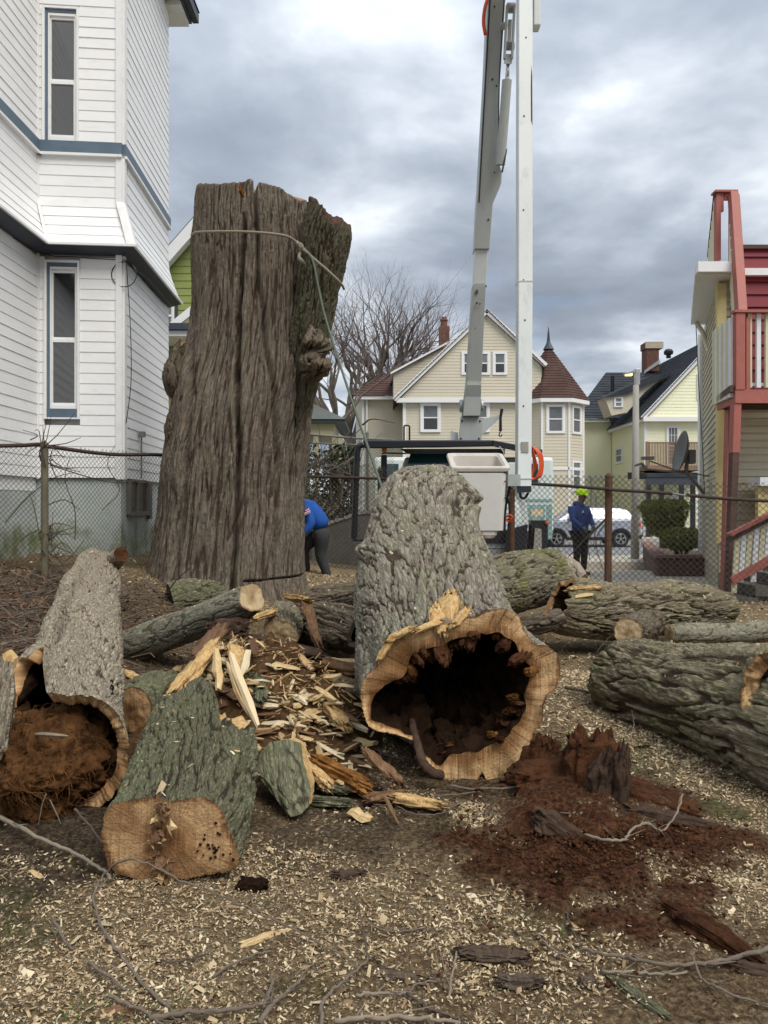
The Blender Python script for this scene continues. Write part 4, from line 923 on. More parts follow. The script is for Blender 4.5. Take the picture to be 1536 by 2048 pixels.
def red_deck():
    root = thing('red_deck', 'red painted deck on posts with cream slats and stairs at the right edge', 'deck', (6, 11.6, .1))
    Y = 11.5; X = lambda px, y=Y: (px - CX) * y / F; Z = lambda py, y=Y: CH + (CY - py) * y / F
    x0 = X(1471); zb0, zb1 = Z(806), Z(779)
    R, DR = M['red_paint'], M['dark_red_paint']
    b = MB(); b.box((x0, Y, zb0), (9, Y + .05, zb1)); b.build('front_beam', R, root)
    xa, ya = X(1437, 12.4), 12.4
    b = MB(); b.beam((x0 + .03, Y + .06, (zb0 + zb1) / 2), (xa, ya, (zb0 + zb1) / 2), .05, zb1 - zb0); b.build('side_beam', R, root)
    b = MB(); b.hexa([(x0 + .08, Y + .06, zb1 - .05), (9, Y + .06, zb1 - .05), (9, 12.2, zb1 - .05), (xa + .1, 12.2, zb1 - .05), (x0 + .08, Y + .06, zb1 + .01), (9, Y + .06, zb1 + .01), (9, 12.2, zb1 + .01), (xa + .1, 12.2, zb1 + .01)]); b.build('deck_floor', M['brown_wood'], root)
    for i in range(6): b = MB(); y = Y + .1 + i * .11; b.box((x0 + .1, Y + .12 + i * .1, zb0 - .02), (9, Y + .16 + i * .1, zb1 - .06)); b.build('joist', M['dark_red_paint'], root)
    # posts
    zs = Z(905)
    b = MB(); b.hexa([(X(1455), Y + .02, -.1), (X(1468), Y + .02, -.1), (X(1468), Y + .16, -.1), (X(1455), Y + .16, -.1), (X(1467), Y + .02, zs), (X(1480), Y + .02, zs), (X(1480), Y + .16, zs), (X(1467), Y + .16, zs)]); p1 = b.build('post', DR, root); p1['label'] = 'peeling dark lower half of the front post'
    b = MB(); b.hexa([(X(1466.5), Y + .015, zs + .002), (X(1481), Y + .015, zs + .002), (X(1481), Y + .165, zs + .002), (X(1466.5), Y + .165, zs + .002), (X(1470), Y + .015, zb0), (X(1484), Y + .015, zb0), (X(1484), Y + .165, zb0), (X(1470), Y + .165, zb0)]); b.build('post', R, root)
    y2 = 12.1; b = MB(); b.hexa([(X(1447, y2), y2, 0), (X(1457, y2), y2, 0), (X(1457, y2), y2 + .14, 0), (X(1447, y2), y2 + .14, 0), (X(1457, y2), y2, Z(815, y2)), (X(1468, y2), y2, Z(815, y2)), (X(1468, y2), y2 + .14, Z(815, y2)), (X(1457, y2), y2 + .14, Z(815, y2))]); b.build('post', R, root)
    # deck railing
    zt = Z(628)
    b = MB(); b.box((X(1472), Y - .01, zb1), (X(1490), Y + .1, zt + .02)); b.build('railing_post', R, root)
    b = MB(); b.box((X(1494), Y + .02, zb1), (X(1502), Y + .1, zt - .05)); b.build('railing_post', R, root)
    b = MB(); b.box((X(1468), Y - .03, zt + .022), (9, Y + .12, zt + .06)); b.build('handrail', R, root)
    b = MB(); b.box((X(1497), Y + .11, Z(770)), (9, Y + .15, Z(763))); b.build('bottom_rail', M['white_paint'], root)
    for i in range(9):
        x = X(1499 + i * 18); b = MB(); b.box((x, Y + .05, Z(774)), (x + .062, Y + .105, zt + .02)); b.build('baluster', M['cream_paint'] if i % 2 == 0 else M['white_paint'], root)
    n = 12
    for i in range(n):
        f = i / (n - 1); x = x0 - .01 + (xa - x0) * f; y = Y + .1 + (ya - Y) * f
        b = MB(); b.box((x - .03, y, Z(795 + 0 * f) + .02 + .0 * f), (x + .03, y + .05, zt - .03 - .0 * f)); b.build('side_slat', M['cream_paint'] if i % 3 else M['white_paint'], root)
    b = MB(); b.beam((x0 - .04, Y + .03, zb1 + .02), (xa - .03, ya, zb1 - .04), .05, .1); b.build('peeling_board', M['dark_red_paint'], root)
    # stair up to the roof deck
    b = MB(); b.beam((X(1482, 11.6), 11.6, Z(632, 11.6)), (X(1466, 12.5), 12.5, Z(388, 12.5)), .14, .12, (1, 0, 0)); b.build('upper_handrail', R, root)
    b = MB(); b.beam((X(1488, 11.7), 11.7, Z(640, 11.7)), (X(1472, 12.52), 12.52, Z(395, 12.52)), .16, .05, (1, 0, 0)); b.build('upper_handrail_side', R, root)
    for i in range(8):
        f = .05 + i * .105; p = np.array([X(1478, 11.65), 11.65, Z(635, 11.65)]) * (1 - f) + np.array([X(1462, 12.5), 12.5, Z(392, 12.5)]) * f
        b = MB(); b.box((p[0] - .05, p[1] - .02, p[2] - 1.15 + .35 * f), (p[0] - .01, p[1] + .02, p[2] - .06)); b.build('stair_slat', M['cream_paint'], root)
    y = 12.55; b = MB(); b.box((X(1433, y), y, Z(520, y)), (X(1442, y), y + .1, Z(386, y))); b.build('upper_post', R, root)
    b = MB(); b.box((X(1462, y), y, Z(520, y)), (X(1474, y), y + .1, Z(383, y))); b.build('upper_post', R, root)
    b = MB(); b.box((X(1429, y), y - .04, Z(385, y)), (X(1474, y), y + .14, Z(381, y))); b.box((X(1450, y), y + .02, Z(398, y)), (X(1462, y), y + .08, Z(386, y))); b.build('upper_rail', R, root)
    b = MB(); b.box((X(1442.2, y), y + .01, Z(422, y)), (X(1448, y), y + .06, Z(386, y))); b.build('upper_stub', R, root)
    b = MB(); b.beam((X(1431, y), y + .02, Z(386, y)), (X(1417, 14.4), 14.4, Z(512, 14.4)), .05, .06); b.build('side_rail', M['dark_red_paint'], root)
    for i in range(6):
        f = (i + .5) / 6; xx = X(1432, y) * (1 - f) + X(1419, 14.2) * f; yy = y * (1 - f) + 14.2 * f
        b = MB(); b.box((xx - .02, yy, Z(530, yy)), (xx + .02, yy + .04, Z(390 + 95 * f, yy))); b.build('upper_slat', M['cream_paint'], root)
    # lower stair railing
    a, c = np.array([X(1457, 11.0), 11.0, Z(1070, 11.0)]), np.array([X(1560, 11.0), 11.0, Z(1018, 11.0)])
    b = MB(); b.beam(a, c, .14, .045); b.build('stair_handrail', R, root)
    b = MB(); b.beam(a + (.02, .04, -.06), c + (.0, .04, -.06), .05, .09); b.build('stair_rail_board', DR, root)
    a2, c2 = np.array([X(1463, 11.05), 11.05, Z(1162, 11.05)]), np.array([X(1560, 11.05), 11.05, Z(1108, 11.05)])
    b = MB(); b.beam(a2, c2, .05, .11); b.build('stair_bottom_rail', R, root)
    for i in range(8):
        x = X(1478 + i * 13, 11.0); f = (x - a[0]) / (c[0] - a[0]); top = a[2] + (c[2] - a[2]) * f - .07
        f2 = (x - a2[0]) / (c2[0] - a2[0]); bot = a2[2] + (c2[2] - a2[2]) * f2 - .22 + .1 * (i % 3)
        b = MB(); b.hexa([(x - .07, 11.07 + .001 * i, bot), (x + .0, 11.07, bot), (x + .0, 11.11, bot), (x - .07, 11.11, bot), (x - .015, 11.07, top), (x + .055, 11.07, top), (x + .055, 11.11, top), (x - .015, 11.11, top)]); b.build('stair_baluster', M['white_paint'] if i % 2 else M['cream_paint'], root)
    for i in range(5):
        b = MB(); xx = X(1466, 11.3) + i * .26; b.box((xx, 11.15, .02 + i * .17), (xx + .3, 12.2, .17 + i * .17)); b.build('step', M['grey_wood'], root)
    b = MB(); b.box((X(1508, 12.1), 11.9, Z(972, 12)), (8.5, 12.3, Z(955, 12))); b.build('ledge', M['white_paint'], root)
    b = MB(); b.box((X(1510, 12.1), 12.0, 0.1), (X(1518, 12.1), 12.1, Z(973, 12))); b.build('ledge_post', M['yellow_paint'], root)
    b = MB(); b.box((X(1519, 12.1), 12.02, .9), (8.5, 12.06, Z(973, 12))); b.build('ledge_panel', M['yellow_paint'], root)
red_deck()
# ------------------------------------------------------------------ bare trees
def bare_tree(name, label, base, height, spread, seed, trunk_r, lean=(0, 0), n0=4, fork=.28, depth=7, group='bare trees behind the houses'):
    rng = random.Random(seed); root = thing(name, label, 'tree', base, group)
    big, small = MB(), MB(); tb = MB()
    base = np.array(base, float)
    def grow(p, d, L, r, lev):
        n = 5 if lev < 3 else 3; pts = [p]; q = p.copy(); dd = d.copy()
        for i in range(n):
            dd = unit(dd + np.array([rng.gauss(0, .13), rng.gauss(0, .13), rng.gauss(.03, .08)]))
            q = q + dd * L / n; pts.append(q)
        r1 = r * (.62 if lev < 5 else .5)
        mb = big if lev < 4 else small
        mb.tube(pts, np.linspace(r, r1, n + 1), 6 if lev < 2 else (5 if lev < 4 else 3), False)
        if lev >= depth: return
        k = rng.choice((2, 3, 3)) if lev > 0 else n0
        for c in range(k):
            i = rng.randint(max(1, n - 2), n) if c else n
            ang = rng.uniform(.22, .62) * (1.25 if lev == 0 else 1); az = rng.uniform(0, 2 * math.pi) if lev > 0 else 2 * math.pi * (c + rng.random() * .5) / k
            ref = np.array([0, 0, 1.]) if abs(dd[2]) < .95 else np.array([1., 0, 0]); a = unit(np.cross(dd, ref)); b = np.cross(dd, a)
            nd = unit(dd * math.cos(ang) + (a * math.cos(az) + b * math.sin(az)) * math.sin(ang) * spread + np.array([0, 0, .10]))
            grow(pts[i], nd, L * rng.uniform(.66, .86), r1 * rng.uniform(.66, .9), lev + 1)
    d0 = unit((lean[0], lean[1], 1)); fh = height * fork
    pts = [base + d0 * fh * t + np.array([.15 * math.sin(t * 3 + seed), 0, 0]) * t for t in np.linspace(0, 1, 6)]
    tb.tube(pts, [trunk_r * 1.35, trunk_r * 1.1, trunk_r, trunk_r * .95, trunk_r * .92, trunk_r * .9], 10, True); tb.build('trunk', M['tree_bark'], root, smooth=True)
    L0 = height * (1 - fork) * .335
    for c in range(n0):
        az = 2 * math.pi * (c + rng.random() * .6) / n0; ang = rng.uniform(.25, .75)
        nd = unit(d0 + np.array([math.cos(az), math.sin(az) * .7, 0]) * math.sin(ang) * spread)
        grow(pts[-1] - d0 * rng.uniform(0, .8), nd, L0 * rng.uniform(.85, 1.15), trunk_r * rng.uniform(.45, .7), 1)
    big.build('limbs', M['tree_bark'], root); tag(small.build('twigs', M['tree_twig'], root), kind='stuff')
bare_tree('bare_tree', 'largest bare tree with rounded crown rising behind the tan house roof', P(772, 1012, 57) * (1, 1, 0), 18.3, 1.12, 12, .62, (.02, 0), 8, .34, 7)
bare_tree('bare_tree', 'bare tree with slim upright trunk just right of the standing trunk', P(668, 1012, 41) * (1, 1, 0) + (0, 0, .4), 12.5, 1.2, 8, .30, (.02, 0), 5, .42, 6)
bare_tree('bare_tree', 'bare leaning forked tree between the slim tree and the tan house', P(722, 1012, 50) * (1, 1, 0), 14.5, 1.1, 21, .42, (-.08, 0), 5, .40, 6)

# ------------------------------------------------------------------ foliage masses
def leaves(pts, size, mat_, name, parent=None, seed=0, kind=None, aspect=.5):
    r = np.random.default_rng(seed); n = len(pts)
    a = r.normal(size=(n, 3)); a /= np.linalg.norm(a, axis=1)[:, None]; b = r.normal(size=(n, 3)); b = np.cross(a, b); b /= np.linalg.norm(b, axis=1)[:, None]
    c = np.cross(a, b); s = size * r.uniform(.6, 1.3, n)[:, None]
    V = np.stack([pts - a * s, pts + b * s * aspect + c * s * .2, pts + a * s, pts - b * s * aspect + c * s * .2], 1).reshape(-1, 3)
    i = np.arange(n)[:, None] * 4; Fc = np.concatenate([i + np.array([[0, 1, 2]]), i + np.array([[0, 2, 3]])])
    o = mk(name, V, Fc, mat_, parent)
    if kind: o['kind'] = kind
    return o
def bush(name, label, c, rad, power, n, size, seed, taper=.5, mat_='hedge_leaf'):
    root = thing(name, label, 'bush', (c[0], c[1], c[2] - rad[2]))
    r = np.random.default_rng(seed); p = r.uniform(-1, 1, (n * 4, 3)); d = (np.abs(p) ** power).sum(1) ** (1 / power)
    lump = .12 * fbm(p[:, 0] * 2.2, p[:, 1] * 2.2, p[:, 2] * 2.2, seed, 3)
    p = p[(d < 1 + lump) & (d > .62 + r.uniform(-.4, .2, len(d)))][:n]
    k = 1 - taper * (1 - p[:, 2]) / 2
    q = np.stack([c[0] + p[:, 0] * rad[0] * k, c[1] + p[:, 1] * rad[1] * k, c[2] + p[:, 2] * rad[2]], 1)
    leaves(q, size, M[mat_], 'foliage', root, seed, 'stuff', .42)
    b = MB(); rr = random.Random(seed)
    for i in range(26):
        a = rr.uniform(0, 6.28); f = rr.uniform(.3, .9); k0 = 1 - taper
        b.tube(spline([(c[0] + .08 * math.cos(a), c[1] + .08 * math.sin(a), c[2] - rad[2] - .25), (c[0] + rad[0] * k0 * f * .7 * math.cos(a), c[1] + rad[1] * k0 * f * .7 * math.sin(a), c[2] - rad[2] * .3), (c[0] + rad[0] * f * math.cos(a), c[1] + rad[1] * f * math.sin(a), c[2] + rad[2] * rr.uniform(.0, .8))], 6), [.02, .017, .014, .011, .008, .005], 4)
    b.build('stems', M['twig_dark'], root)
bush('clipped_bush', 'tall flat topped clipped green bush in the brown planter', P(1328, 1036, 17.2), (.60, .6, .42), 4, 9000, .032, 1, .55)
bush('clipped_bush', 'lower olive bush in front of the tall clipped bush in the planter', P(1362, 1078, 16.6), (.50, .45, .25), 3, 5000, .03, 2, .3)
def planter():
    root = thing('planter', 'long brown planter bed with reddish cap beside the driveway', 'planter', (6, 18, .05))
    b = MB(); b.box((5.66, 15.9, -.1), (6.95, 16.1, .42)); b.build('front_wall', M['planter'], root)
    b = MB(); S = lambda y: 5.66 + (y - 16.1) * .294; b.hexa([(S(16.102), 16.102, -.1), (S(16.102) + .2, 16.102, -.1), (S(22) + .2, 22, -.1), (S(22), 22, -.1), (S(16.102), 16.102, .4), (S(16.102) + .2, 16.102, .4), (S(22) + .2, 22, .4), (S(22), 22, .4)]); b.build('side_wall', M['planter'], root)
    rr = random.Random(3); x = 5.62
    while x < 6.9: b = MB(); w = .2; b.box((x, 15.86, .424), (x + w - .008, 16.13, .485 + rr.uniform(0, .006))); b.build('brick', M['planter_cap'], root); x += w
    y = 16.14
    while y < 22: b = MB(); z = .47 + rr.uniform(0, .006); b.hexa([(S(y) - .04, y, .404), (S(y) + .24, y, .404), (S(y + .2) + .24, y + .2, .404), (S(y + .2) - .04, y + .2, .404), (S(y) - .04, y, z), (S(y) + .24, y, z), (S(y + .2) + .24, y + .2, z), (S(y + .2) - .04, y + .2, z)]); b.build('brick', M['planter_cap'], root); y += .208
    b = MB(); b.hexa([(5.87, 16.102, -.1), (7.0, 16.102, -.1), (8.6, 22, -.1), (7.6, 22, -.1), (5.87, 16.102, .36), (7.0, 16.102, .36), (8.6, 22, .36), (7.6, 22, .36)]); b.build('soil', M['bark_chip'], root)
planter()

def vine_hedge():
    root = thing('vine_hedge', 'tangle of dark ivy and bare vines over the wall right of the trunk', 'hedge', (-1.2, 17, 1.1))
    r = np.random.default_rng(4); n = 7000
    x = r.uniform(-2.6, -.62, n); z = r.uniform(1.0, 3.05, n); y = 17 + r.uniform(-.35, .5, n)
    keep = (z < 2.75 + .3 * fbm(x * 3, y, z * 0, 3, 3)) & ((x > -1.15 + .2 * r.normal(size=n)) | (r.random(n) < .35))
    leaves(np.stack([x, y, z], 1)[keep], .05, M['ivy_leaf'], 'foliage', root, 5, 'stuff', .6)
    b = MB(); rr = random.Random(6)
    for i in range(260):
        p = np.array([rr.uniform(-2.7, -.6), 16.9 + rr.uniform(-.4, .4), rr.uniform(.9, 2.4)]); q = p + np.array([rr.gauss(0, .4), rr.gauss(0, .15), rr.uniform(.3, 1.0)]); m_ = (p + q) / 2 + np.array([rr.gauss(0, .12), rr.gauss(0, .1), rr.gauss(0, .1)])
        b.tube(spline([p, m_, q], 5), [.012, .010, .008, .006, .004], 3)
    for (a, c, d_) in (((612, 942), (665, 905), (725, 855)), ((720, 905), (690, 925), (640, 950)), ((725, 850), (745, 838), (790, 846)), ((700, 950), (660, 930), (625, 948))):
        b.tube(spline([P(*a, 15.6), P(*c, 15.4), P(*d_, 15.2)], 10), np.linspace(.022, .008, 10), 5)
    tag(b.build('vines', M['twig'], root), kind='stuff')
vine_hedge()
def retaining_wall():
    root = thing('retaining_wall', 'mossy concrete retaining wall behind the bending worker', 'wall', (-.9, 14.4, .4))
    b = MB(); Y = 14.3
    p = [P(560, 1058, Y + .5), P(645, 1052, Y + .3), P(722, 1027, Y), P(800, 1022, Y)]
    for a, c in zip(p[:-1], p[1:]): b.hexa([(a[0], a[1], 0), (c[0], c[1], 0), (c[0], c[1] + .25, 0), (a[0], a[1] + .25, 0), a, c, c + (0, .25, 0), a + (0, .25, 0)])
    b.build('wall_face', M['wall_concrete'], root)
    rr = random.Random(1)
    for i in range(26):
        f = i / 26 * 2.999; k = int(f); f -= k; q = p[k] * (1 - f) + p[k + 1] * f
        b = MB(); b.box((q[0] - .04, q[1] - .03, q[2] - .01), (q[0] + .05, q[1] + .12, q[2] + .03 + rr.random() * .03)); b.build('cap_stone', M['concrete'], root)
    b = MB(); b.hexa([(-6, 14.9, 0), (.3, 14.56, 0), (.3, 21, 0), (-6, 21, 0), (-6, 14.9, 1.05), (.3, 14.56, 1.2), (.3, 21, 1.2), (-6, 21, 1.05)]); tag(b.build('raised_bank', M['bark_chip']), 'raised earth bank behind the retaining wall', kind='structure')
retaining_wall()

# ------------------------------------------------------------------ chain-link fences
def chain_link(root, pts, pitch, r, mat_, over=.03, seed=0):
    """pts: list of (xy, zbottom, ztop); strands woven along both diagonals"""
    pts = [(np.array(p[:2], float), p[2], p[3]) for p in pts]
    s = [0.0]
    for a, b_ in zip(pts[:-1], pts[1:]): s.append(s[-1] + np.linalg.norm(b_[0] - a[0]))
    X = np.array([p[0][0] for p in pts]); Yv = np.array([p[0][1] for p in pts]); Zb = np.array([p[1] for p in pts]); Zt = np.array([p[2] for p in pts]); s = np.array(s)
    L = s[-1]; H = max(Zt - Zb); mb = MB(); rng = random.Random(seed)
    asp = 1.0; h = pitch * asp
    for fam in (1, -1):
        k = int((L + H / asp) / pitch) + 2
        for i in range(-1, k):
            s0 = i * pitch if fam > 0 else i * pitch
            # parametrise by height h; along = s0 -+ h
            line = []
            hh = 0.0; step = h / 2
            while hh <= H + over:
                u = (s0 - hh / asp) if fam > 0 else (s0 - H / asp + hh / asp)
                if 0 <= u <= L:
                    zb, zt = np.interp(u, s, Zb), np.interp(u, s, Zt); top = zt + over - zb
                    if hh <= top:
                        x, y = np.interp(u, s, X), np.interp(u, s, Yv); n_ = int(round(hh / step))
                        line.append((x, y + (.5 if (n_ + (fam > 0)) % 2 else -.5) * r * 1.6 + .012 * math.sin(u * 3 + hh * 2), zb + hh + .006 * math.sin(u * 2.3)))
                hh += step
            if len(line) > 1: mb.tube(line, r, 4, False)
    return tag(mb.build('chain_link', mat_, root), kind='stuff')
def rail(root, pts, r, mat_, name='top_rail', sag=0):
    b = MB(); b.tube(spline(pts, 16) if len(pts) > 2 else pts, r, 8); return b.build(name, mat_, root, smooth=True)
def post(root, p, z0, z1, r, mat_, name='fence_post', tilt=0):
    b = MB(); b.tube([(p[0], p[1], z0 - .2), (p[0] + tilt, p[1], z1)], r, 10); b.lathe((p[0] + tilt, p[1], z1), (0, 0, 1), ((r * 1.15, 0), (r * 1.1, .03), (r * .5, .06), (r * .1, .075)), 10)
    return b.build(name, mat_, root, smooth=False)
def left_fence():
    root = thing('chain_link_fence', 'low chain link fence in front of the white house', 'fence', (-3.8, 8.6, .86))
    A, B, C, D = (-8.0, 9.35), (-3.79, 8.6), (-3.0, 10.4), (-2.55, 11.6)
    chain_link(root, [(*A, 1.0, 2.25), (*B, .85, 2.18), (*C, .68, 2.19), (*D, .6, 2.19)], .062, .0026, M['wire'], .02, 1)
    rail(root, [(*A, 2.26), (-4.6, 8.76, 2.185), (*B, 2.19)], .023, M['rust_dark']); rail(root, [(*B, 2.17), (-3.4, 9.5, 2.14), (*C, 2.19), (*D, 2.2)], .023, M['rust_dark'])
    post(root, B, .8, 2.16, .04, M['old_post']); post(root, D, .5, 2.2, .04, M['old_post']); post(root, (-6.3, 9.05), .9, 2.2, .04, M['old_post'])
    b = MB(); rr = random.Random(5)
    for i in range(46):
        a = rr.uniform(0, 6.28); z = rr.choice((2.16, 2.0, 1.2, 1.0)) + rr.gauss(0, .06); p = np.array([B[0] + .06 * math.cos(a), B[1] + .06 * math.sin(a), z]); q = p + np.array([rr.gauss(.1, .22), rr.gauss(0, .08), rr.gauss(.0, .2)])
        b.tube(spline([p, (p + q) / 2 + np.array([0, 0, rr.gauss(0, .09)]), q], 5), [.008, .007, .006, .005, .003], 3)
    for pl in (((205, 1020), (240, 980), (215, 930), (230, 890)), ((10, 1045), (60, 990), (110, 955), (150, 945)), ((95, 1010), (130, 1000), (160, 1020)), ((100, 930), (180, 955), (230, 965), (290, 960)), ((60, 880), (75, 870), (45, 860)), ((150, 1080), (150, 1020), (130, 960), (140, 915))):
        b.tube(spline([P(x, y, 8.75 if x < 110 else 8.75 + (x - 110) * .0072) for x, y in pl], 10), np.linspace(.008, .004, 10), 3)
    tag(b.build('dead_vines', M['twig_dark'], root), kind='stuff')
left_fence()
def right_fence():
    root = thing('chain_link_fence', 'taller rusty chain link fence behind the logs on the right', 'fence', (3.2, 11.2, .1))
    q = [(P(575, 0, 13.6)[:2], .5, 2.35), (P(760, 0, 13.3)[:2], .3, 2.2), (P(1030, 0, 12.1)[:2], .15, 1.98), (P(1215, 0, 11.3)[:2], .10, 1.93), (P(1400, 0, 10.95)[:2], .08, 1.86), (P(1640, 0, 10.7)[:2], .08, 1.78)]
    chain_link(root, [(a[0], a[1], zb, zt) for a, zb, zt in q], .088, .0036, M['wire'], .03, 2)
    def rz(px, py, Y): return P(px, py, Y)
    rail(root, [rz(575, 951, 13.57), rz(690, 955, 13.4), rz(760, 957, 13.28)], .024, M['rust_dark'])
    rail(root, [rz(760, 958, 13.27), rz(900, 962, 12.7), rz(1030, 966, 12.07)], .024, M['rust_dark'])
    rail(root, [rz(1030, 966, 12.06), rz(1120, 971, 11.7), rz(1215, 978, 11.26)], .024, M['rust_dark'])
    rail(root, [rz(1215, 979, 11.25), rz(1300, 984, 11.08), rz(1345, 987, 11.0)], .024, M['rust_dark'])
    rail(root, [rz(1372, 990, 10.96), rz(1450, 997, 10.86), rz(1640, 1008, 10.66)], .024, M['rust_dark'])
    p = P(1215, 0, 11.33); post(root, p, .0, P(0, 955, 11.33)[2], .053, M['rust'], tilt=.02)
    p = P(1024, 0, 12.15); post(root, p, .1, P(0, 985, 12.15)[2], .045, M['rust'])
    p = P(760, 0, 13.35); post(root, p, .3, 2.1, .045, M['rust_dark'])
    b = MB(); b.tube([rz(1345, 987, 11.0), rz(1375, 992, 10.95)], .016, 6); b.build('broken_rail_end', M['galv'], root)
right_fence()
def back_fence():
    root = thing('chain_link_fence', 'second chain link fence with pale rails beyond the retaining wall', 'fence', (-1.5, 18.5, 1.1))
    a, c = P(560, 0, 18.6), P(790, 0, 18.0)
    chain_link(root, [(a[0], a[1], 1.1, 3.2), (c[0], c[1], 1.1, 3.05)], .075, .0032, M['wire_light'], .02, 3)
    rail(root, [P(560, 864, 18.57), P(720, 877, 18.2), P(790, 880, 17.97)], .024, M['galv']); rail(root, [P(560, 884, 18.57), P(790, 893, 17.97)], .02, M['galv'], 'mid_rail')
    post(root, P(735, 0, 18.2), 1.0, 3.2, .035, M['galv'])
back_fence()

# ------------------------------------------------------------------ bucket truck
def bucket_truck():
    root = thing('bucket_truck', 'utility bucket truck with grey and white boom folded above the hollow log', 'truck', (.9, 14.5, .1))
    T = lambda px, py, Y: P(px, py, Y)
    bk, bg, bw = M['black_paint'], M['boom_grey'], M['boom_white']
    # cab, hood, windscreen
    Y = 14.4; xl, xr = T(798, 0, Y)[0], T(1052, 0, Y)[0]; zt = T(0, 912, Y)[2]
    b = MB(); b.hexa([(xl - .1, Y, .9), (xr + .1, Y, .9), (xr + .1, Y + 2, .9), (xl - .1, Y + 2, .9), (xl + .12, Y + .35, zt), (xr - .05, Y + .35, zt), (xr - .05, Y + 2, zt), (xl + .12, Y + 2, zt)]); b.build('cab', M['van_white'], root, bevel=.04)
    b = MB(); q = [T(818, 945, 14.2), T(1010, 945, 14.2), T(1004, 912, 14.5), T(826, 912, 14.5)]; q = [v + (0, -.1, 0) for v in q]
    b.prism([T(806, 962, 13.72), T(1012, 962, 13.72), T(1008, 903, 13.9), T(822, 903, 13.9)], (0, .06, 0)); b.build('windscreen', M['teal_glass'], root)
    b = MB(); b.hexa([(xl + .1, 13.35, .75), (xr - .15, 13.35, .75), (xr - .15, 14.38, .75), (xl + .1, 14.38, .75), (xl + .25, 13.45, 1.55), (xr - .3, 13.45, 1.55), (xr - .2, 14.38, 1.75), (xl + .15, 14.38, 1.75)]); b.build('hood', M['van_white'], root, bevel=.05)
    b = MB(); b.box((xl, 13.2, .45), (xr, 13.34, .75)); b.build('bumper', M['steel'], root)
    b = MB(); b.box((xl + .5, 13.31, .85), (xr - .55, 13.36, 1.4)); b.build('grille', bk, root)
    # black overhead guard with a frame down the left side
    zg0, zg1 = T(0, 897, 13.5)[2], T(0, 881, 13.5)[2]
    b = MB(); b.hexa([T(729, 897, 13.5), T(985, 893, 13.5), T(1000, 893, 15.5), T(750, 897, 15.5), T(725, 880, 13.5), T(985, 880, 13.5), T(1000, 883, 15.5), T(750, 884, 15.5)]); b.build('overhead_guard', bk, root, bevel=.02)
    b = MB(); b.hexa([T(985.5, 893, 13.5), T(1085, 910, 13.5), T(1085, 912, 15.5), T(1001, 893, 15.5), T(985.5, 880, 13.5), T(1085, 899, 13.5), T(1085, 902, 15.5), T(1001, 883, 15.5)]); b.build('guard_slope', bk, root, bevel=.01)
    b = MB(); b.hexa([T(815, 908, 13.7), T(1000, 908, 13.7), T(1010, 908, 15), T(815, 908, 15), T(800, 897.5, 13.6), T(1010, 897.5, 13.6), T(1010, 897.5, 15), T(800, 897.5, 15)]); b.build('visor', bk, root)
    b = MB(); b.tube([T(727, 889, 13.55), T(718, 893, 13.55), T(714.5, 902, 13.55), T(711, 990, 13.55), T(708, 1077, 13.55)], .055, 8); b.tube([T(705, 1079, 13.55), T(745, 1079, 13.55)], .035, 6); b.build('guard_frame', bk, root)
    b = MB(); b.tube([T(808, 880, 13.9), T(808, 853, 13.9), T(810, 851, 13.9), T(817, 851, 13.9), T(819, 853, 13.9), T(819, 880, 13.9)], .018, 6); b.build('grab_bar', bk, root)
    b = MB(); b.tube([T(999, 893, 13.5), T(1007, 903, 13.45), T(1008, 920, 13.45)], .012, 6); b.build('strut', M['steel'], root)
    # mirror and amber lamp
    b = MB(); b.hexa([T(762, 956, 13.8), T(774, 956, 13.8), T(774, 956, 14), T(762, 956, 14), T(762, 910, 13.8), T(774, 910, 13.8), T(774, 910, 14), T(762, 910, 14)]); mr = b.build('mirror', bk, root, bevel=.02)
    b = MB(); b.tube([T(764, 908, 13.9), T(768, 906, 13.9), T(812, 907, 14.1)], .016, 6); b.build('mirror_arm', bk, mr)
    b = MB(); b.lathe(T(768.5, 904, 13.9), (0, 0, 1), ((.035, 0), (.047, .02), (.05, .05), (.04, .085), (.012, .098)), 12); b.build('marker_lamp', M['amber'], root, smooth=True)
    # chassis, wheels, body behind
    b = MB(); b.box((xl + .1, 14.5, .55), (xr - .1, 20, .8)); b.build('chassis', bk, root)
    b = MB(); b.box((xl - .1, 16.6, .8), (xr + .1, 20.5, 1.75)); b.build('service_body', M['van_white'], root, bevel=.02)
    for x in (xl + .1, xr - .1):
        for y in (14.0, 18.7):
            b = MB(); b.lathe((x - .15, y, .55), (1, 0, 0), ((.2, 0), (.46, .0), (.5, .05), (.5, .25), (.46, .3), (.2, .3)), 24); w = b.build('wheel', M['rubber'], root)
            b = MB(); b.lathe((x - .16, y, .55), (1, 0, 0), ((.05, 0), (.25, .01), (.27, .05), (.27, .28), (.24, .32), (.05, .31)), 16); b.build('rim', M['steel'], w)
    # outrigger on the right
    b = MB(); b.box(T(1062, 1112, 13.2), T(1090, 1040, 13.45)); b.build('outrigger', bk, root, bevel=.01)
    b = MB(); b.hexa([T(1066, 1112, 13.05), T(1084, 1112, 13.05), T(1084, 1112, 13.19), T(1066, 1112, 13.19), T(1070, 1056, 13.05), T(1083, 1058, 13.05), T(1083, 1058, 13.19), T(1070, 1056, 13.19)]); b.build('outrigger_leg', M['lamp_pole'], root)
    b = MB(); b.box(T(1062, 1032, 13.2), T(1084, 1019, 13.3)); b.build('wood_block', M['splinter_pale'], root)
    b = MB(); b.lathe(T(1094, 1046, 13.2), (0, -1, 0), ((.035, 0), (.035, .03), (.015, .045)), 10); b.build('marker_lamp', M['orange'], root)
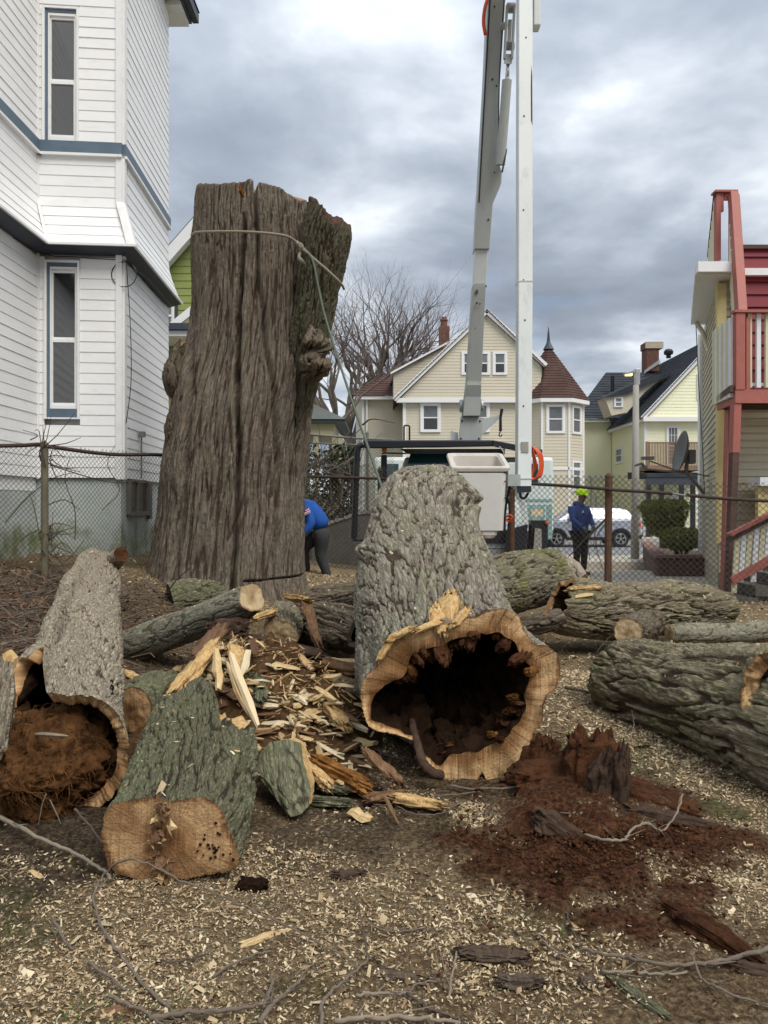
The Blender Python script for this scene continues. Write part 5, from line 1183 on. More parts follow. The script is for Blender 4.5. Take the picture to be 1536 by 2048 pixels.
    b = MB(); b.hexa([T(1008, 1110, 13), T(1050, 1110, 13), T(1050, 1110, 13.6), T(1008, 1110, 13.6), T(1012, 1060, 13), T(1056, 1048, 13), T(1056, 1048, 13.6), T(1012, 1060, 13.6)]); b.build('rear_step', bk, root)
    b = MB(); b.hexa([T(1016, 962, 13.2), T(1046, 962, 13.2), T(1046, 962, 14), T(1016, 962, 14), T(1016, 925, 13.2), T(1046, 925, 13.2), T(1046, 925, 14), T(1016, 925, 14)]); b.build('side_box', M['van_white'], root, bevel=.01)
    # turret and lower boom
    Y0 = 15.0
    b = MB(); b.hexa([T(917, 884, Y0), T(963, 884, Y0), T(963, 884, Y0 + .5), T(917, 884, Y0 + .5), T(921, 834, Y0), T(964, 834, Y0), T(964, 834, Y0 + .5), T(921, 834, Y0 + .5)]); b.build('turret', bg, root, bevel=.012)
    for px, py in ((924, 842), (960, 842), (922, 877), (958, 877)): b = MB(); b.lathe(T(px, py, Y0 - .002), (0, -1, 0), ((.018, 0), (.018, .012), (.01, .016)), 8); b.build('bolt', bk, root)
    b = MB(); b.hexa([T(922, 838, Y0 + .02), T(962, 838, Y0 + .02), T(962, 838, Y0 + .4), T(922, 838, Y0 + .4), T(935, 770, 14.8), T(962, 770, 14.8), T(962, 770, 15.2), T(935, 770, 15.2)])
    b.build('boom_knuckle', bg, root)
    for px in (922, 963): b = MB(); b.lathe(T(px - 3, 812, Y0 + .2), (1, 0, 0), ((.11, 0), (.13, .02), (.13, .05), (.11, .07)), 16); b.build('pivot_pin', M['steel'], root, smooth=False)
    def box_boom(name, rows, th, mat_, bev=.012):
        b = MB(); V = []; Fc = []
        for (py, l, r_, Yd) in rows: V += [T(l, py, Yd), T(r_, py, Yd), T(r_, py, Yd) + (0, th, 0), T(l, py, Yd) + (0, th, 0)]
        n = len(rows)
        for i in range(n - 1):
            for j in range(4): Fc.append((i * 4 + j, i * 4 + (j + 1) % 4, i * 4 + 4 + (j + 1) % 4, i * 4 + 4 + j))
        Fc += [(3, 2, 1, 0), tuple(4 * n - 4 + j for j in range(4))]
        b.add(V, Fc); return b.build(name, mat_, root, bevel=bev)
    box_boom('lower_boom_sleeve', [(832, 926, 960, 14.9), (800, 929, 962, 14.88), (762, 934, 963, 14.85), (569, 946, 972, 14.4)], .32, bg)
    box_boom('lower_boom_inner', [(568.5, 947, 972, 14.42), (499, 950, 976, 14.25)], .28, M['boom_white'])
    box_boom('lower_boom', [(498, 949, 979, 14.2), (405, 954, 986, 14.01), (365, 957, 1003, 13.929), (345, 958, 1004, 13.888), (310, 960, 994, 13.817), (150, 969, 1001, 13.49), (0, 976, 1011, 13.185), (-140, 984, 1020, 12.9)], .34, bg)
    rr = random.Random(8)
    for px, py, s in ((985, 158, 2.2), (993, 171, 2), (989, 12, 1.6), (977, 439, 2.4), (954, 583, 4.2), (954, 605, 2), (960, 607, 1.5), (972, 572, 1.8), (951, 656, 1.2), (989, 344, 1.5)):
        Yb = (12.9 + (py + 140) * .002038) if py < 498 else 14.42; c = T(px, py, Yb - .012); pts = [c + np.array([math.cos(a) * s * .009 * rr.uniform(.6, 1.2), 0, math.sin(a) * s * .009 * rr.uniform(.6, 1.2)]) for a in np.linspace(0, 6.28, 9)[:-1]]
        b = MB(); b.prism(pts[::-1], (0, .06, 0)); b.build('rust_spot', M['rust'] if s > 3 else bk, root)
    # lift cylinder and links
    b = MB(); b.tube([T(1001, 330, 13.7), T(1014, 160, 13.35)], .085, 14); b.build('hydraulic_cylinder', bg, root, smooth=False)
    b = MB(); b.tube([T(1014, 162, 13.36), T(1017, 118, 13.28)], .035, 10); b.build('piston_rod', M['chrome'], root, smooth=True)
    b = MB(); b.hexa([T(1008, 128, 13.2), T(1024, 128, 13.2), T(1024, 128, 13.4), T(1008, 128, 13.4), T(1009, 108, 13.2), T(1026, 108, 13.2), T(1026, 108, 13.4), T(1009, 108, 13.4)]); b.build('clevis', bg, root, bevel=.01)
    for dx in (0, 15): b = MB(); b.beam(T(1009 + dx, 118, 13.2), T(1014 + dx, 10, 13.0), .1, .035, (1, 0, 0)); b.build('link_plate', bg, root, bevel=.006)
    b = MB(); b.beam(T(1018, 90, 13.3), T(1020, 40, 13.2), .06, .06); b.lathe(T(1012, 92, 13.25), (1, 0, 0), ((.07, 0), (.07, .14)), 12); b.lathe(T(1014, 16, 13.1), (1, 0, 0), ((.08, 0), (.08, .14)), 12); b.lathe(T(1012, 52, 13.2), (1, 0, 0), ((.06, -.1), (.06, .02)), 12); b.build('link_arm', bg, root)
    b = MB(); b.hexa([T(1002, 345, 13.6), T(1006, 345, 13.6), T(1006, 345, 13.8), T(1002, 345, 13.8), T(1012, 300, 13.6), T(1015, 297, 13.6), T(1015, 297, 13.8), T(1012, 300, 13.8)]); b.build('cylinder_mount', bk, root)
    b = MB(); b.prism([T(1062.5, 130, 11.693), T(1064.5, 150, 11.67), T(1065, 250, 11.558), T(1062, 240, 11.569), T(1061.5, 170, 11.648)][::-1], (0, .012, 0)); b.build('rust_streak', M['rust'], root)
    for py in (75, 232, 420, 560, 640, 812): b = MB(); b.lathe(T(1050 + (py % 7) - 3, py, 10.75 + (975 - py) * .00112 - .004), (0, -1, 0), ((.012, 0), (.012, .008), (.006, .011)), 8); b.build('bolt', bk, root)
    for py, l, r_, Yd in ((560, 1036.6, 1065.8, 11.215), (955, 1035, 1063.5, 10.77)): b = MB(); a_, c_ = T(l, py, Yd - .012), T(r_, py + 3, Yd - .012); b.box(a_, c_ + (0, .27, 0)); b.build('weld_band', bw, root)
    b = MB(); b.tube([T(958, 405, 13.97), T(966, 250, 13.66), T(980, 0, 13.15), T(986, -120, 12.9)], .014, 6); b.tube([T(996, 300, 13.76), T(999, 150, 13.45), T(1008, 0, 13.15)], .011, 6); b.build('hydraulic_line', bk, root)
    b = MB(); b.box(T(1043, 905, 10.815), T(1056, 884, 10.85)); b.build('worn_decal', M['lamp_pole'], root)
    # elbow block above the frame and orange cable
    b = MB(); b.tube([T(1003, -60, 12.9), T(1045, -60, 12.4)], .3, 14); b.build('elbow', bg, root)
    b = MB(); b.tube(spline([T(978, -10, 13.1), T(970, 15, 13.1), T(967, 45, 13.15), T(971, 70, 13.2)], 12), .03, 8); b.build('hydraulic_hose', M['orange'], root, smooth=True)
    # upper boom hanging down to the bucket
    box_boom('upper_boom', [(975, 1035.5, 1063, 10.75), (600, 1037, 1065.5, 11.17), (250, 1037, 1065.5, 11.562), (-140, 1038, 1066, 12.0)], .24, bw)
    b = MB(); b.hexa([T(1034, 985, 10.72), T(1062, 985, 10.72), T(1062, 985, 11.0), T(1034, 985, 11.0), T(1034.5, 972, 10.73), T(1063, 972, 10.73), T(1063, 972, 11.0), T(1034.5, 972, 11.0)]); b.build('boom_tip', bk, root)
    b = MB(); b.box(T(1067.5, 50, 11.9), T(1077, -60, 12.1)); b.build('boom_rest', bw, root, bevel=.02)
    b = MB()
    for i in range(5):
        a = i * .008; b.tube(spline([T(1064, 893, 10.9 + a), T(1074 + 2 * i, 905, 10.85 + a), T(1080 + 1.6 * i, 930, 10.85 + a), T(1073 + 2 * i, 954, 10.85 + a), T(1063, 958 - i, 10.9 + a), T(1067 + i * 1.5, 930, 10.92 + a), T(1064, 894, 10.95 + a)], 26), .011, 6)
    b.build('hose_coil', M['orange'], root, smooth=True)
    b = MB(); b.tube(spline([T(1012, 1034, 10.9), T(1020, 1030, 10.85), T(1026, 1036, 10.85), T(1020, 1043, 10.9), T(1011, 1040, 10.9)], 14), .014, 6); b.tube(spline([T(1012, 1039, 10.95), T(1022, 1037, 10.9), T(1024, 1044, 10.9)], 10), .012, 6); b.build('hose_loop', M['orange'], root, smooth=True)
    b = MB(); b.tube(spline([T(1008, 1050, 10.95), T(1012, 1010, 10.95), T(1018, 980, 10.9), T(1024, 960, 10.9)], 10), .018, 6); b.tube(spline([T(1016, 1060, 10.95), T(1019, 1020, 10.95), T(1014, 990, 10.9)], 10), .014, 6); b.build('control_cable', bk, root)
    # bucket
    Yb = 10.35; dep = .72
    def ring(py, l, r_, ins=0.0, y0=None, tilt=0.0):
        y0 = Yb if y0 is None else y0
        a, c = T(l, py, Yb), T(r_, py, Yb); z = a[2]; rad = .07; pts = []
        x0, x1, ya, yb = a[0] + ins, c[0] - ins, y0 + ins, y0 + dep - ins
        for cx, cy, s in ((x1 - rad, ya + rad, -90), (x1 - rad, yb - rad, 0), (x0 + rad, yb - rad, 90), (x0 + rad, ya + rad, 180)):
            for k in range(5): t = math.radians(s + 22.5 * k); yy = cy + rad * math.sin(t); pts.append((cx + rad * math.cos(t), yy, z + tilt * (yy - Yb) / dep))
        return np.array(pts)
    def stack(name, rings, mat_, close=True):
        n = len(rings[0]); V = np.concatenate(rings); Fc = [tuple(int(v) for v in q) for q in grid_faces(len(rings), n)]
        if close: Fc.append(tuple((len(rings) - 1) * n + j for j in range(n)))
        return mk(name, V, Fc, mat_, root, smooth=False)
    stack('bucket_liner', [ring(945, 910, 1015, .015, tilt=.14), ring(942, 905, 1019, -.01, tilt=.2), ring(936, 904, 1018.5, -.02, tilt=.22), ring(933.5, 905, 1018, -.015, tilt=.23), ring(933, 908, 1015, .015, tilt=.23), ring(938, 910, 1013, .03, tilt=.23), ring(1000, 914, 1010, .04, tilt=.1), ring(1060, 920, 1004, .05)], M['bucket_liner'])
    stack('bucket', [ring(1062, 918, 1002, .02), ring(1061, 915, 1008), ring(960, 909, 1013), ring(948, 908, 1014), ring(946, 908, 1014, .012), ring(955, 909, 1012, .02)], M['bucket'], False)
    b = MB(); b.add(ring(1061.5, 917, 1004, .01), [tuple(range(20))]); b.build('bucket_floor', M['bucket'], root)
    stack('step_box', [ring(1060, 955, 1000, .02), ring(1070, 956, 999, .02), ring(1077, 960, 995, .04)], M['bucket_liner'])
    for py in (963, 996, 1028, 1059): b = MB(); b.lathe(T(1010, py, Yb - .004), (0, -1, 0), ((.012, 0), (.012, .006)), 8); b.build('bolt', bk, root)
    b = MB(); b.box(T(1016, 972, 10.7), T(1036, 950, 10.9)); b.tube([T(1014, 965, 10.8), T(1040, 965, 10.8)], .05, 10); b.build('bucket_bracket', bg, root)
    b = MB(); b.tube(spline([T(1040, 985, 10.8), T(1042, 995, 10.8), T(1050, 996, 10.8), T(1056, 986, 10.8)], 8), .02, 6); b.build('tip_loop', bk, root)
    # jib bracket with hook
    b = MB(); b.prism([T(964, 870, 14.6), T(964, 838, 14.6), T(1003, 829, 14.4), T(1003, 833, 14.4)], (0, .04, 0)); b.build('jib_bracket', bw, root)
    b = MB(); b.tube([T(1004, 818, 14.3), T(1001, 835, 14.3), T(1001, 862, 14.3)], [.03, .025, .03], 8); b.tube(spline([T(1001, 862, 14.3), T(998, 870, 14.3), T(1001, 873, 14.3), T(1004, 869, 14.3)], 8), .012, 6); b.build('hook_strap', bk, root)
    b = MB(); b.hexa([T(901, 881, 15.2), T(917, 881, 15.2), T(917, 881, 15.4), T(901, 881, 15.4), T(901, 861, 15.2), T(916, 866, 15.2), T(916, 866, 15.4), T(901, 861, 15.4)]); b.build('guard_plate', bw, root)
M['teal_glass'] = plain('teal_glass', (.010, .045, .05), .12, .2, 2, spec=.6)
bucket_truck()

# ------------------------------------------------------------------ vehicles in the street
def silver_car():
    Y = 31.0; k = F / Y; xr = (1283 - CX) / k; zg = -.165
    root = thing('parked_car', 'silver crossover car parked in the street behind the standing worker', 'car', (xr - 2.2, Y + .9, zg))
    L = 4.45; x0 = xr - L; W_ = 1.78
    def sect(pts, ya, yb, name, mat_, bev=.05, par=root):
        b = MB(); b.prism([(x0 + p, ya, zg + q) for p, q in pts], (0, yb - ya, 0)); return b.build(name, mat_, par, bevel=bev)
    body = [(0.02, .42), (.05, .75), (.2, .95), (1.05, 1.06), (1.25, 1.08), (4.3, 1.12), (4.42, .95), (4.45, .55), (4.35, .36)]
    w = .37; cx1, cx2 = 6.955 - x0, 9.54 - x0
    for c in (cx2, cx1):
        body += [(c + w * math.cos(t), .34 + w * math.sin(t)) for t in np.linspace(0.0, math.pi, 12)]
    body = body[:9] + body[9:21] + body[21:]
    sect(body, Y, Y + W_, 'body', M['car_silver'], .03)
    b = MB(); g0_ = [(1.0, 1.07), (4.28, 1.11), (3.95, 1.50), (3.6, 1.585), (2.2, 1.60), (1.75, 1.50)]
    V = [(x0 + p, Y + .05 + .22 * max(0, (q - 1.1)) / .5, zg + q) for p, q in g0_] + [(x0 + p, Y + W_ - .05 - .22 * max(0, (q - 1.1)) / .5, zg + q) for p, q in g0_]
    n = 6; b.add(V, [tuple(range(n - 1, -1, -1)), tuple(range(n, 2 * n))] + [(i, (i + 1) % n, n + (i + 1) % n, n + i) for i in range(n)]); b.build('cabin', M['car_silver'], root, bevel=.03)
    def pane(pts):
        V = [(x0 + p, Y + .035 + .22 * max(0, (q - 1.1)) / .5, zg + q) for p, q in pts]; b = MB(); b.prism(V[::-1], (0, .05, 0)); b.build('side_window', M['glass'], root)
    pane([(1.42, 1.13), (2.5, 1.14), (2.5, 1.5), (2.05, 1.5)]); pane([(2.58, 1.14), (3.35, 1.15), (3.35, 1.5), (2.58, 1.51)]); pane([(3.42, 1.15), (4.05, 1.16), (3.86, 1.42), (3.42, 1.49)])
    sect([(cx1 + .4, .28), (cx2 - .42, .28), (cx2 - .42, .42), (cx1 + .4, .42)], Y - .015, Y + .05, 'sill', M['black_paint'], .01)
    sect([(4.2, .3), (4.47, .34), (4.47, .5), (4.2, .5)], Y - .01, Y + W_, 'rear_bumper', M['black_paint'], .01)
    sect([(4.25, .85), (4.44, .82), (4.42, 1.02), (4.27, 1.02)], Y - .012, Y + .2, 'tail_light', M['tail_red'], .015)
    sect([(.04, .7), (.4, .8), (.3, .92), (.14, .88)], Y - .012, Y + .2, 'headlight', M['pale_glass'], .015)
    for p in (2.45, 3.3): sect([(p, .98), (p + .2, .98), (p + .2, 1.01), (p, 1.01)], Y - .03, Y + .01, 'door_handle', M['car_silver'], .006)
    for c in (cx1, cx2):
        b = MB(); ang = np.linspace(-.1, math.pi + .1, 14)
        for a, a2 in zip(ang[:-1], ang[1:]):
            q = [(x0 + c + r * math.cos(t), zg + .34 + r * math.sin(t)) for r, t in ((.36, a), (.44, a), (.44, a2), (.36, a2))]; b.prism([(u, Y - .02, v) for u, v in q], (0, .06, 0))
        b.build('arch_trim', M['black_paint'], root)
        for yy in (Y + .02, Y + W_ - .22):
            b = MB(); b.lathe((x0 + c, yy + .2, zg + .34), (0, -1, 0), ((.1, 0), (.30, 0), (.34, .03), (.34, .17), (.31, .2), (.225, .205), (.22, .18), (.05, .18)), 28); wh = b.build('wheel', M['rubber'], root)
            b = MB(); b.lathe((x0 + c, yy + .01, zg + .34), (0, -1, 0), ((.22, 0), (.22, .012), (.19, .014), (.188, .0)), 28); b.lathe((x0 + c, yy + .02, zg + .34), (0, -1, 0), ((.06, 0), (.055, .03), (.03, .035)), 12)
            for s in range(5):
                for o in (-.16, .16):
                    t = s * 2 * math.pi / 5 + .3; b.beam((x0 + c + .04 * math.cos(t), yy, zg + .34 + .04 * math.sin(t)), (x0 + c + .2 * math.cos(t + o), yy, zg + .34 + .2 * math.sin(t + o)), .03, .02, (0, 1, 0))
            b.build('rim', M['chrome'], wh)
    b = MB(); b.box((x0 + 1.5, Y + .02, zg + 1.1), (x0 + 1.62, Y - .14, zg + 1.25)); b.build('wing_mirror', M['car_silver'], root, bevel=.02)
silver_car()
def shuttle_van():
    Y = 26.5; X = lambda px: (px - CX) * Y / F
    x1 = X(1108); x0 = x1 - 6.2; zg = -.165; zt = P(0, 914, Y)[2]
    root = thing('shuttle_van', 'white and teal box van parked behind the boom', 'van', ((x0 + x1) / 2, Y + 1, zg))
    def bx(a, b_, name, mat_, bev=0, par=root): b = MB(); b.box(a, b_); return b.build(name, mat_, par, bevel=bev)
    bx((x0, Y, .5), (x1, Y + 2.1, zt), 'body', M['van_white'], .12)
    bx((x0 + .1, Y - .012, .35), (x1 - .06, Y + .05, 1.55), 'lower_panel', M['teal'], .01)
    for i in range(7): x = x1 - .55 - i * .8; bx((x - .6, Y - .016, 2.25), (x, Y + .05, 2.95), 'side_window', M['teal_glass'])
    bx((x0 + .1, Y - .02, 1.66), (x1 - .05, Y + .03, 1.74), 'rub_rail', M['teal'])
    for i in range(4): x = x1 - .3 - i * .32; bx((x - .02, Y - .022, .5), (x + .02, Y, 1.5), 'panel_rib', M['van_white'])
    for c in (x0 + 1.0, x1 - 1.2):
        b = MB(); b.lathe((c, Y + .2, zg + .4), (0, -1, 0), ((.1, 0), (.36, 0), (.4, .03), (.4, .2), (.36, .24), (.22, .24), (.2, .2), (.05, .2)), 24); b.build('wheel', M['rubber'], root)
shuttle_van()

# ------------------------------------------------------------------ street lamp, dish, wires, picket fence
def street_lamp():
    Y = 30; X = lambda px: (px - CX) * Y / F
    p = P(1270, 0, 22.4); Y = 22.4
    root = thing('street_lamp', 'tall concrete street lamp pole with flat lamp head', 'street lamp', (p[0], p[1], -.04))
    z = lambda py: P(0, py, Y)[2]
    b = MB(); b.tube([(p[0], Y, -.1), (P(1272, 0, Y)[0], Y, z(770))], [.125, .085], 12); b.build('pole', M['lamp_pole'], root, smooth=True)
    b = MB(); b.box(P(1270, 770, Y) + (0, -.06, 0), P(1279, 738, Y) + (0, .1, 0)); b.build('bracket', M['steel'], root, bevel=.01)
    b = MB(); b.hexa([P(1246, 750, Y - .15), P(1271, 745, Y - .15), P(1271, 745, Y + .15), P(1246, 750, Y + .15), P(1246, 748, Y - .15), P(1271, 739, Y - .15), P(1271, 739, Y + .15), P(1246, 748, Y + .15)]); b.build('lamp_head', M['lamp_pole'], root, bevel=.01)
    k = NT('lamp_lens'); k.b.inputs['Emission Color'].default_value = (1, .75, .35, 1); k.b.inputs['Emission Strength'].default_value = 1.2
    b = MB(); b.box(P(1253, 750.5, Y - .08), P(1262, 748.5, Y + .08)); b.build('lamp_lens', k.done((.6, .5, .3), .3), root)
street_lamp()
def satellite_dish():
    Y = 14.3; root = thing('satellite_dish', 'grey satellite dish on an arm beside the tan house', 'satellite dish', P(1405, 985, 14.5))
    c = P(1366, 905, Y); ax = unit((-.97, .10, .20))
    b = MB(); prof = [(.001, .0), (.12, .012), (.24, .045), (.36, .10), (.40, .125), (.402, .115), (.36, .085), (.24, .03), (.12, -.004), (.001, -.016)]
    b.lathe(c - ax * .06, ax, prof, 28); b.build('reflector', M['dish'], root, smooth=True)
    b = MB(); b.box(c - ax * .06 + (.02, -.09, -.2), c - ax * .06 + (.14, .09, .06)); b.beam(P(1372, 948, Y), P(1374, 915, Y), .06, .06); b.build('back_bracket', M['dish'], root, bevel=.01)
    b = MB(); b.tube([P(1373, 935, Y), P(1375, 950, Y), P(1408, 986, 14.7)], .03, 10); b.build('mast', M['galv'], root, smooth=True)
    b = MB(); b.beam(P(1368, 946, Y), P(1290, 938, Y - .3), .03, .03); b.beam(P(1370, 948, Y), P(1300, 922, Y - .3), .02, .02); b.beam(P(1352, 940, Y), P(1430, 955, Y + .2), .02, .02); b.build('feed_arm', M['galv'], root)
    b = MB(); b.hexa([P(1268, 934, Y - .35), P(1285, 930, Y - .35), P(1285, 930, Y - .2), P(1268, 934, Y - .2), P(1270, 929, Y - .35), P(1285, 924, Y - .35), P(1285, 924, Y - .2), P(1270, 929, Y - .2)]); b.tube([P(1284, 928, Y - .28), P(1292, 938, Y - .3)], .03, 8); b.box(P(1287, 919, Y - .4), P(1304, 914, Y - .25)); b.build('feed_horn', M['dish'], root)
satellite_dish()
b = MB(); b.tube(spline([P(1392, 652, 14.2), P(1398, 780, 14.0), P(1404, 880, 13.8), P(1409, 985, 13.6)], 12), .008, 5); tag(b.build('drop_cable', M['black_paint']), 'thin black cable hanging beside the gutter of the tan house', 'cable')
def picket_fence():
    root = thing('picket_fence', 'white picket fence in front of the yellow house', 'fence', (13.5, 37.5, -.05))
    Y = 38.8; x = P(1255, 0, Y)[0]; n = 0
    while x < P(1340, 0, Y)[0]:
        b = MB(); b.prism([(x, Y, -.05), (x + .09, Y, -.05), (x + .09, Y, .95), (x + .045, Y, 1.03), (x, Y, .95)], (0, .025, 0)); b.build('picket', M['far_trim'], root); x += .16
    for z in (.25, .75): b = MB(); b.box((P(1250, 0, Y)[0], Y + .026, z), (P(1345, 0, Y)[0], Y + .06, z + .08)); b.build('fence_rail', M['far_trim'], root)
picket_fence()
for i, (px, py0, py1, Y) in enumerate(((1183, 955, 1060, 37.2), (1193, 995, 1060, 37.4), (1237, 1005, 1060, 37.3))):
    root = thing('sign_post', ('taller thin grey post by the street left of the lamp pole', 'short thin grey post beside the taller post', 'short thin grey post just left of the lamp pole')[i], 'post', P(px, 1075, Y) * (1, 1, 0) + (0, 0, -.04))
    b = MB(); b.tube([P(px, py1, Y) * (1, 1, 0) + (0, 0, -.1), P(px, py0, Y)], .06, 8); b.build('shaft', M['galv'], root)
    b = MB(); b.lathe(P(px, py0, Y), (0, 0, 1), ((.07, 0), (.07, .05), (.02, .09)), 8); b.build('cap', M['galv'], root)

# ------------------------------------------------------------------ people
def skin(name, V, rad, E, mat_, parent, sub=2, root_i=0):
    me = bpy.data.meshes.new(name); V = np.asarray(V, float) - BASE[parent.name]
    me.from_pydata([tuple(v) for v in V], E, []); o = bpy.data.objects.new(name + '_tmp', me); COL.objects.link(o)
    s = o.modifiers.new('skin', 'SKIN'); s.use_smooth_shade = True
    for i, d in enumerate(me.skin_vertices[0].data):
        r = rad[i]; d.radius = (r, r) if np.isscalar(r) else r; d.use_root = (i == root_i)
    o.modifiers.new('sub', 'SUBSURF').levels = sub; o.modifiers['sub'].render_levels = sub
    dg = bpy.context.evaluated_depsgraph_get(); m2 = bpy.data.meshes.new_from_object(o.evaluated_get(dg)); m2.name = name
    bpy.data.objects.remove(o)
    m2.materials.clear(); m2.materials.append(mat_); m2.polygons.foreach_set('use_smooth', np.ones(len(m2.polygons), bool))
    ob = link(name, m2, parent); BASE[ob.name] = BASE[parent.name]; return ob
def chain(V, R, E, pts, rads, start=None):
    i0 = len(V); prev = start
    for p, r in zip(pts, rads):
        V.append(np.array(p, float)); R.append(r)
        if prev is not None: E.append((prev, len(V) - 1))
        prev = len(V) - 1
    return prev
def glove_hand(parent, wrist, palm, side, curl, mat_, name='glove', k=1.0):
    """palm + four bent fingers of different lengths + thumb leaving the side of the palm"""
    palm = unit(palm); side = unit(side - palm * np.dot(side, palm)); curl = unit(np.cross(palm, side)) * curl
    V, R, E = [], [], []
    w = chain(V, R, E, [wrist, wrist + palm * .045 * k, wrist + palm * .085 * k], [.03 * k, .034 * k, .036 * k])
    for j, (o, l) in enumerate(((-.03, .068), (-.010, .08), (.011, .075), (.031, .058))):
        b0 = wrist + palm * .09 * k + side * o * k
        chain(V, R, E, [b0, b0 + (palm * .5 + curl * .5) * l * .5 * k, b0 + (palm * .45 + curl * 1.0) * l * .85 * k], [.0115 * k, .0105 * k, .009 * k], w)
    b0 = wrist + palm * .035 * k - side * .03 * k
    chain(V, R, E, [b0, b0 + (palm * .4 - side * .6 + curl * .3) * .045 * k, b0 + (palm * .75 - side * .5 + curl * .7) * .07 * k], [.015 * k, .013 * k, .011 * k], 1)
    return skin(name, V, R, E, mat_, parent, 1)
def standing_worker():
    base = P(1160, 1150, 16.0); z0 = float(g0(np.array([base[0]]), np.array([16.0]))[0]); base[2] = z0
    root = thing('person', 'worker in lime green helmet, blue hoodie and black trousers holding cut branches', 'person', base)
    o = base; f = unit((.55, -.83, 0)); r = unit(np.cross(f, (0, 0, 1)))   # facing right and towards us; r = his right... 
    def q(fw, rt, z): return o + f * fw + r * rt + np.array([0, 0, z])
    # body: one continuous skin from pelvis
    V, R, E = [], [], []
    sp = chain(V, R, E, [q(0, 0, .93), q(0, 0, 1.08), q(.01, 0, 1.25), q(.0, 0, 1.40), q(.02, 0, 1.50), q(.04, 0, 1.56)], [(.11, .09), (.11, .09), (.13, .09), (.11, .08), .052, .06])
    hd = chain(V, R, E, [q(.06, 0, 1.63), q(.06, 0, 1.70), q(.05, 0, 1.75)], [(.068, .082), (.075, .088), (.06, .07)], sp)
    chain(V, R, E, [q(.13, 0, 1.635), q(.155, 0, 1.62)], [.02, .014], hd - 2)                       # nose
    arms = {}
    for s, pts in ((1, [q(-.02, .19, 1.40), q(.03, .25, 1.16), q(.25, .20, 1.03)]), (-1, [q(.0, -.19, 1.40), q(.06, -.26, 1.15), q(.29, -.06, 1.06)])):
        chain(V, R, E, pts, [.05, .04, .028], 3); arms[s] = pts
    legs = {}
    for s in (1, -1):
        pts = [q(0, .095 * s, .86), q(.02, .11 * s, .48), q(-.01, .115 * s, .09), q(.13, .13 * s, .045)]; chain(V, R, E, pts, [.07, .05, .04, .035], 0); legs[s] = pts
    skin('body', V, R, E, M['skin'], root)
    # clothing
    V, R, E = [], [], []
    sp = chain(V, R, E, [q(0, 0, .86), q(.0, 0, 1.0), q(.01, 0, 1.18), q(.0, 0, 1.34), q(.0, 0, 1.43), q(.0, 0, 1.50)], [(.175, .14), (.19, .145), (.195, .15), (.19, .145), (.14, .115), (.09, .09)])
    for s in (1, -1):
        a = arms[s]; chain(V, R, E, [a[0] - np.array([0, 0, .01]), (a[0] + a[1]) / 2, a[1], (a[1] + a[2]) / 2, a[2]], [.088, .078, .07, .06, .05], 3)
    skin('hoodie', V, R, E, M['blue_cloth'], root)
    b = MB(); b.lathe(q(-.05, 0, 1.44), unit((f[0] * .3, f[1] * .3, .9)), ((.10, 0), (.135, .03), (.12, .08), (.09, .1)), 14); b.build('hood', M['blue_cloth'], root, smooth=True)
    V, R, E = [], [], []
    chain(V, R, E, [q(0, 0, .93)], [(.16, .13)])
    for s in (1, -1):
        p = legs[s]; chain(V, R, E, [p[0], (p[0] + p[1]) / 2, p[1], (p[1] + p[2]) / 2, p[2] + np.array([0, 0, .03])], [.108, .092, .078, .07, .068], 0)
    skin('trousers', V, R, E, M['black_cloth'], root)
    for s in (1, -1):
        p = legs[s]; V, R, E = [], [], []
        chain(V, R, E, [p[2] + np.array([0, 0, .08]), p[2] - np.array([0, 0, .02]), p[2] + f * .07 - np.array([0, 0, .04]), p[3] + f * .03 - np.array([0, 0, .0])], [.052, .056, .05, .042]); skin('boot', V, R, E, M['boot'], root, 2)
    h = q(.055, 0, 1.705)
    b = MB(); b.lathe(h, (0, 0, 1), ((.112, -.03), (.128, -.02), (.128, .0), (.126, .04), (.112, .085), (.075, .118), (.03, .13), (.002, .132)), 20); hel = b.build('helmet', M['hi_vis'], root, smooth=True)
    b = MB(); b.prism([h + f * .10 + r * .08 + (0, 0, -.02), h + f * .185 + r * .05 + (0, 0, -.035), h + f * .185 - r * .05 + (0, 0, -.035), h + f * .10 - r * .08 + (0, 0, -.02)], (0, 0, .012)); b.build('brim', M['hi_vis'], hel)
    for a in (-.6, .5, 1.6): b = MB(); d = f * math.cos(a) + r * math.sin(a); b.beam(h + d * .119 + (0, 0, .04), h + d * .129 + (0, 0, .04), .012, .014); b.build('vent', M['black_cloth'], hel)
    b = MB(); b.tube(spline([h + r * .09 + (0, 0, -.03), h + f * .06 + (0, 0, -.145), h - r * .09 + (0, 0, -.03)], 10), .008, 6); b.build('chin_strap', M['black_cloth'], hel)
    for s in (1, -1):
        b = MB(); b.lathe(h + r * .082 * s + f * .0 + (0, 0, -.07), r * s, ((.022, 0), (.026, .008), (.014, .014)), 8); b.build('ear', M['skin'], root)
        b = MB(); b.lathe(h + f * .093 + r * .03 * s + (0, 0, -.06), f, ((.011, 0), (.008, .006), (.002, .008)), 8); b.build('eye', M['black_cloth'], root)
    b = MB(); b.beam(h + f * .09 + r * .025 + (0, 0, -.125), h + f * .09 - r * .025 + (0, 0, -.125), .01, .008); b.build('mouth', M['boot'], root)
    b = MB(); c = q(.16, .075, 1.34)
    for k in range(3): b.prism([c + r * (-.03 + .01 * k) + (0, 0, -.025 + .018 * k) + f * (.0), c + r * (.03 - .006 * k) + (0, 0, -.025 + .018 * k), c + r * (.02 - .006 * k) + (0, 0, -.012 + .018 * k), c + r * (-.02 + .01 * k) + (0, 0, -.012 + .018 * k)], -f * .012)
    b.build('chest_emblem', M['far_trim'], root)
